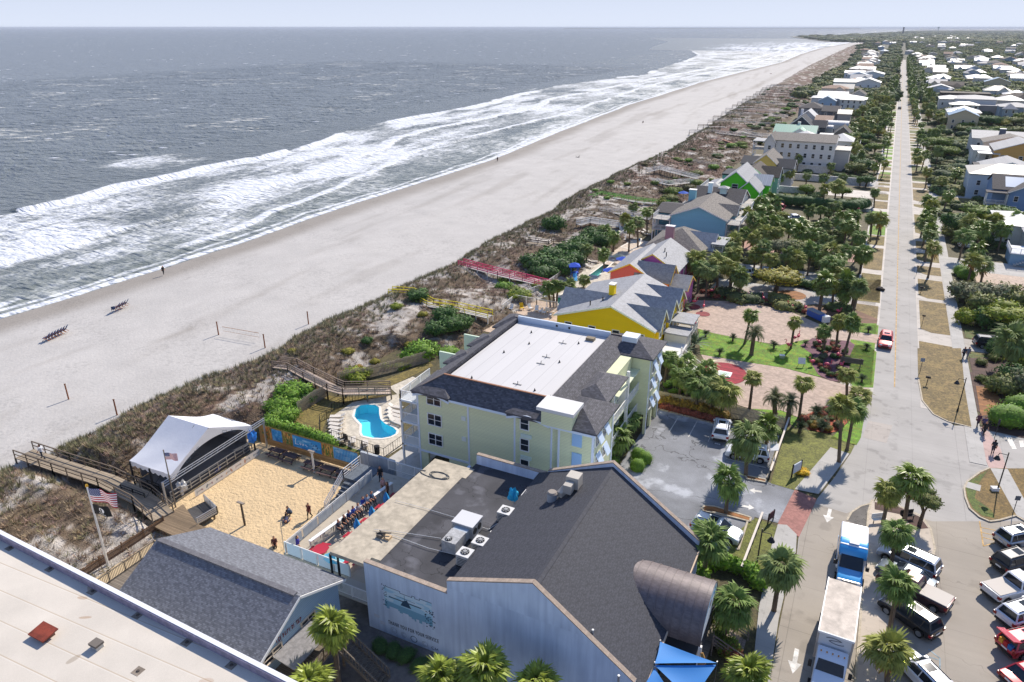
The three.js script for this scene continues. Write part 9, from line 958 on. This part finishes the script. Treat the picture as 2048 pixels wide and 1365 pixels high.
{ const [a, b] = at('b6', 245,600), o = thing('rubbish_bags', 'heap of dark bags left on the left verge', 'rubbish', [a, 0, b]); for (const [x, z, s] of [[0,0,0.5],[0.7,0.2,0.4],[0.3,-0.5,0.45]]) { const g = new THREE.IcosahedronGeometry(s, 2), p = g.attributes.position; for (let i = 0; i < p.count; i++) { const k = 0.8 + 0.4 * fbm(p.getX(i) * 4 + x, p.getY(i) * 4 + p.getZ(i) * 3,2); p.setXYZ(i, p.getX(i) * k, p.getY(i) * k * 0.7, p.getZ(i) * k); } g.computeVertexNormals(); const m = shadow(new THREE.Mesh(g, mat(0x2a211c))); m.name = 'bag'; m.position.set(x, 0.25, z); o.add(m); } }
// garden flamingos and small ornaments
const fl = thing('flamingo_statue', 'pink flamingo ornament among the forecourt gardens', 'garden ornament', [0,0,0], 0, 'flamingo ornaments'); { const m = mat(0xd8506a, { r: 0.5 }), c = new THREE.CatmullRomCurve3([[0.3,0.75,0],[0.55,0.95,0],[0.45,1.25,0],[0.6,1.45,0],[0.75,1.35,0]].map((v) => new THREE.Vector3(...v))), g = new THREE.TubeGeometry(c, 14,0.05,6); const n = shadow(new THREE.Mesh(g, m)); n.name = 'neck'; fl.add(n); const b = new THREE.SphereGeometry(0.3,12,8); b.scale(1.35,0.8,0.75); const bm = shadow(new THREE.Mesh(b, m)); bm.name = 'body'; bm.position.set(0,0.75,0); fl.add(bm); for (const s of [-0.08,0.08]) new G().tube([0,0, s],[0.02,0.6, s], 0.02).mesh('leg', mat(0xc9785a), fl); new G().tube([0.75,1.35,0],[0.86,1.22,0], 0.04,0.01).mesh('beak', dark, fl); }
[[1205,610],[1280,540],[1150,455],[1105,590],[1300,610],[980,425],[1010,415],[945,475],[240,300],[310,330],[300,175],[365,205],[960,205],[1060,215],[1280,240],[420,100],[770,150],[690,140]].forEach(([x, y], i) => { const [a, b] = at('6', x, y); if (i) copy(fl, [a, 0.06, b], i * 1.3,1); else fl.position.set(a, 0.06, b); }); [[1640,840],[1835,880],[1825,920],[1120,820]].forEach(([x, y], i) => { const [a, b] = at('b2', x, y); copy(fl, [a, 0.06, b], i * 2,1.6); });
{ const [a, b] = at('6', 1030,590), o = thing('tilted_board', 'white tilted board standing on the bright lawn', 'board', [a, 0, b], 0.3); new G().hexa([[-0.5,0.5,0.3],[0.5,0.5,0.3],[0.5,1.3,-0.1],[-0.5,1.3,-0.1]],[[-0.5,0.53,0.33],[0.5,0.53,0.33],[0.5,1.33,-0.07],[-0.5,1.33,-0.07]]).mesh('panel', mat(0xdcdcdc), o); for (const s of [-0.4,0.4]) new G().beam([s, 0,0],[s, 0.8,0.1], 0.05).mesh('leg', dark, o); const [c, d] = at('6', 900,535), q = thing('lawn_chest', 'small white chest on the bright lawn', 'chest', [c, 0, d], 0.2); new G().box(-0.35,0.35,0,0.45,0.25,-0.25).mesh('body', mat(0x9fb08a), q); new G().box(-0.38,0.38,0.45,0.52,0.28,-0.28).mesh('lid', white, q); const [e, f] = at('6', 510,650), r = thing('white_plaque', 'white square plaque set in the red circular bed', 'plaque', [e, 0.08, f]); new G().box(-1.0,0.9,0,0.15,0.8,-0.8).mesh('frame', white, r); new G().box(-0.7,0.6,0.15,0.18,0.5,-0.5).mesh('panel', mat(0xbfd2c4), r); }
{ const o = thing('entry_stair', 'white entry stair with balustrade climbing to the yellow house porch', 'stair'), s = new G(); stairs(s, [-16.6,-93.2],[-20,-96.5], 0.1,2.2,2,9); s.p.length = 0; for (let k = 0; k < 9; k++) s.box(-20.4 + k * 0.38,-20.02 + k * 0.38,0,2.2 - k * 0.24,-93.4,-96.2); s.mesh('steps', mat(0xdcdad4), o); for (const z of [-93.3,-96.3]) railGeo(new G(), [[-20.4,2.2, z],[-17,0.1, z]], 1, { bal: 0.2, post: 0.16 }).mesh('balustrade', white, o); new G().box(-24,-20.4,1.9,2.2,-93.4,-100).mesh('landing', mat(0xdcdad4), o); railGeo(new G(), [[-23.9,2.2,-93.5],[-20.5,2.2,-93.5]], 1, { bal: 0.2, post: 0.16 }).mesh('landing_railing', white, o); }
// chairs and parasols by the pools of the colourful houses
const wc = thing('deck_chair', 'white deck chair on the terrace of the yellow house', 'chair', [0,0,0], 0, 'white chairs on the yellow house terrace'); { new G().hexa([[-0.3,0.35,0.3],[0.3,0.35,0.3],[0.3,0.3,-0.3],[-0.3,0.3,-0.3]],[[-0.3,0.4,0.3],[0.3,0.4,0.3],[0.3,0.35,-0.3],[-0.3,0.35,-0.3]]).mesh('seat', white, wc); new G().hexa([[-0.3,0.35,-0.25],[0.3,0.35,-0.25],[0.3,1.0,-0.55],[-0.3,1.0,-0.55]],[[-0.3,0.38,-0.2],[0.3,0.38,-0.2],[0.3,1.03,-0.5],[-0.3,1.03,-0.5]]).mesh('backrest', white, wc); for (const s of [-0.28,0.28]) for (const t of [-0.25,0.28]) new G().beam([s, 0, t],[s, 0.35, t], 0.06).mesh('leg', white, wc); }
[[90,990],[250,985],[330,1010],[390,1005],[420,1040],[370,890],[300,1000],[360,1020]].forEach(([x, y], i) => { const [a, b] = at('7', x, y); if (i) copy(wc, [a, 0.06, b], i * 1.1); else wc.position.set(a, 0.06, b); }); { const [a, b] = at('7', 178,985); const y = copy(wc, [a, 0.06, b], 0.6,1.1, 'yellow deck chair on the terrace of the yellow house'); y.traverse((q) => { if (q.isMesh) q.material = mat(0xe2b81c); }); delete y.userData.group; }
const ps = (z, x, y, h, c, label) => { const [a, b] = at(z, x, y, h), o = thing('parasol', label, 'parasol', [a, 0.06, b]); for (let k = 0; k < 8; k++) { const p = k / 8 * 6.283, q = (k + 1) / 8 * 6.283; new G().tri([0, h + 0.2,0],[1.5 * Math.cos(q), h - 0.35,1.5 * Math.sin(q)],[1.5 * Math.cos(p), h - 0.35,1.5 * Math.sin(p)]).mesh('panel', mat(c), o); } new G().tube([0,0,0],[0, h + 0.25,0], 0.04).mesh('pole', white, o); };
ps('d4', 1245,455,2.4,0x1e4fc0, 'blue parasol by the coral house wall near the teal pool'); ps('d4', 1090,590,2.4,0x1e4fc0, 'blue parasol at the corner of the coral house'); ps('d4', 1200,425,2.4,0x4a5a5c, 'dark green parasol near the teal pool'); ps('b2', 422,660,2.8,0x1e55b8, 'blue parasol on the deck of the dark roofed house'); { const [a, b] = at('d4', 650,700), o = thing('play_slide', 'blue roofed play tower with slide between the pools', 'play tower', [a, 0.05, b], 0.5); const m = mat(0x1d4fc4); for (const x of [-0.7,0.7]) for (const z of [-0.7,0.7]) new G().beam([x, 0, z],[x, 2.4, z], 0.12).mesh('post', mat(0x3a66c8), o); hip(new G(), -0.8,0.8,0.8,-0.8,2.4,3.1,0.3).mesh('roof', m, o); new G().box(-0.7,0.7,1.1,1.2,0.7,-0.7).mesh('platform', m, o); new G().hexa([[-0.4,1.1,0.7],[0.4,1.1,0.7],[0.4,0.1,2.6],[-0.4,0.1,2.6]],[[-0.4,1.2,0.7],[0.4,1.2,0.7],[0.4,0.2,2.6],[-0.4,0.2,2.6]]).mesh('slide', mat(0x58b4e8), o); }
[[1000,470],[1130,460],[1180,480],[830,580],[880,520],[1420,160],[1490,170],[1550,190],[1230,230],[1260,245],[1520,150]].forEach(([x, y], i) => { const [a, b] = at('d4', x, y); copy(lg, [a, 0.06, b], i * 0.9,1, 'white sun lounger beside the teal and blue house pools', 'loungers by the house pools'); });
// beach: chairs in rows, net posts
const bc = thing('beach_chair', 'navy folding beach chair in a row on the open sand', 'beach chair', [0,0,0], 0, 'beach chairs set out in rows'); { const m = mat(0x2a3f66); new G().hexa([[-0.3,0.35,0.35],[0.3,0.35,0.35],[0.3,0.28,-0.2],[-0.3,0.28,-0.2]],[[-0.3,0.39,0.35],[0.3,0.39,0.35],[0.3,0.32,-0.2],[-0.3,0.32,-0.2]]).mesh('seat', m, bc); new G().hexa([[-0.3,0.3,-0.2],[0.3,0.3,-0.2],[0.3,0.95,-0.6],[-0.3,0.95,-0.6]],[[-0.3,0.33,-0.17],[0.3,0.33,-0.17],[0.3,0.98,-0.57],[-0.3,0.98,-0.57]]).mesh('backrest', m, bc); for (const s of [-0.3,0.3]) new G().beam([s, 0,0.4],[s, 0.55,-0.3], 0.05).beam([s, 0,-0.5],[s, 0.5,0.2], 0.05).mesh('side_frame', mat(0xa9682f), bc); }
let bi = 0; for (const [A, B, n] of [[[227,622],[250,611], 5],[[92,681],[128,664], 7]]) for (let k = 0; k < n; k++) { const p = P(lerp(A[0], B[0], k / (n - 1)), lerp(A[1], B[1], k / (n - 1)), -0.1); const pos = [p[0], -0.1, p[1]]; if (bi++) copy(bc, pos, -2.2,1.15); else { bc.position.set(...pos); bc.rotation.y = -2.2; } }
function beachPost(px, py, label) { const [a, b] = P(px, py, 0.05), o = thing('beach_net_post', label, 'post', [a, -0.1, b]); new G().tube([0,0,0],[0,2.4,0], 0.1,0.09,8).mesh('pole', mat(0x8f5a3a), o); new G().tube([0,2.4,0],[0,2.46,0], 0.13,0.13,8).mesh('cap', mat(0x6d4a34), o); return [a, b]; }
const n0 = beachPost(437,671, 'seaward post of the beach net court nearest the condominium'), n1 = beachPost(530,697, 'landward post of the beach net court nearest the condominium'); beachPost(617,650, 'single brown post at the dune edge'); const m0 = beachPost(137,800, 'seaward post of the beach net court nearest the stage'), m1 = beachPost(234,832, 'landward post of the beach net court nearest the stage');
{ const a = P(447,672,0.05), b = P(520,685,0.05), o = thing('volleyball_net', 'slack volleyball net strung low on the open sand', 'net'); new G().beam([a[0], 0.9, a[1]],[b[0], 0.9, b[1]], 0.03).beam([a[0], 1.6, a[1]],[b[0], 1.6, b[1]], 0.05).mesh('tape', mat(0xa9774a), o); const g = new G(); for (let k = 0; k <= 24; k++) { const t = k / 24; g.beam([lerp(a[0], b[0], t), 0.9, lerp(a[1], b[1], t)],[lerp(a[0], b[0], t), 1.6, lerp(a[1], b[1], t)], 0.012); } g.mesh('mesh_cords', mat(0xb9b2a8), o).userData.kind = 'stuff'; const c = new G(); for (const [p, q] of [[[420,700],[500,700]],[[500,700],[560,730]],[[120,810],[200,845]],[[170,800],[235,815]]]) { const u = P(...p, 0), v = P(...q, 0); c.beam([u[0], 0.08, u[1]],[v[0], 0.08, v[1]], 0.05,0.02); } c.mesh('court_line', mat(0x8d8070), o); }
renderer.render(scene, camera);
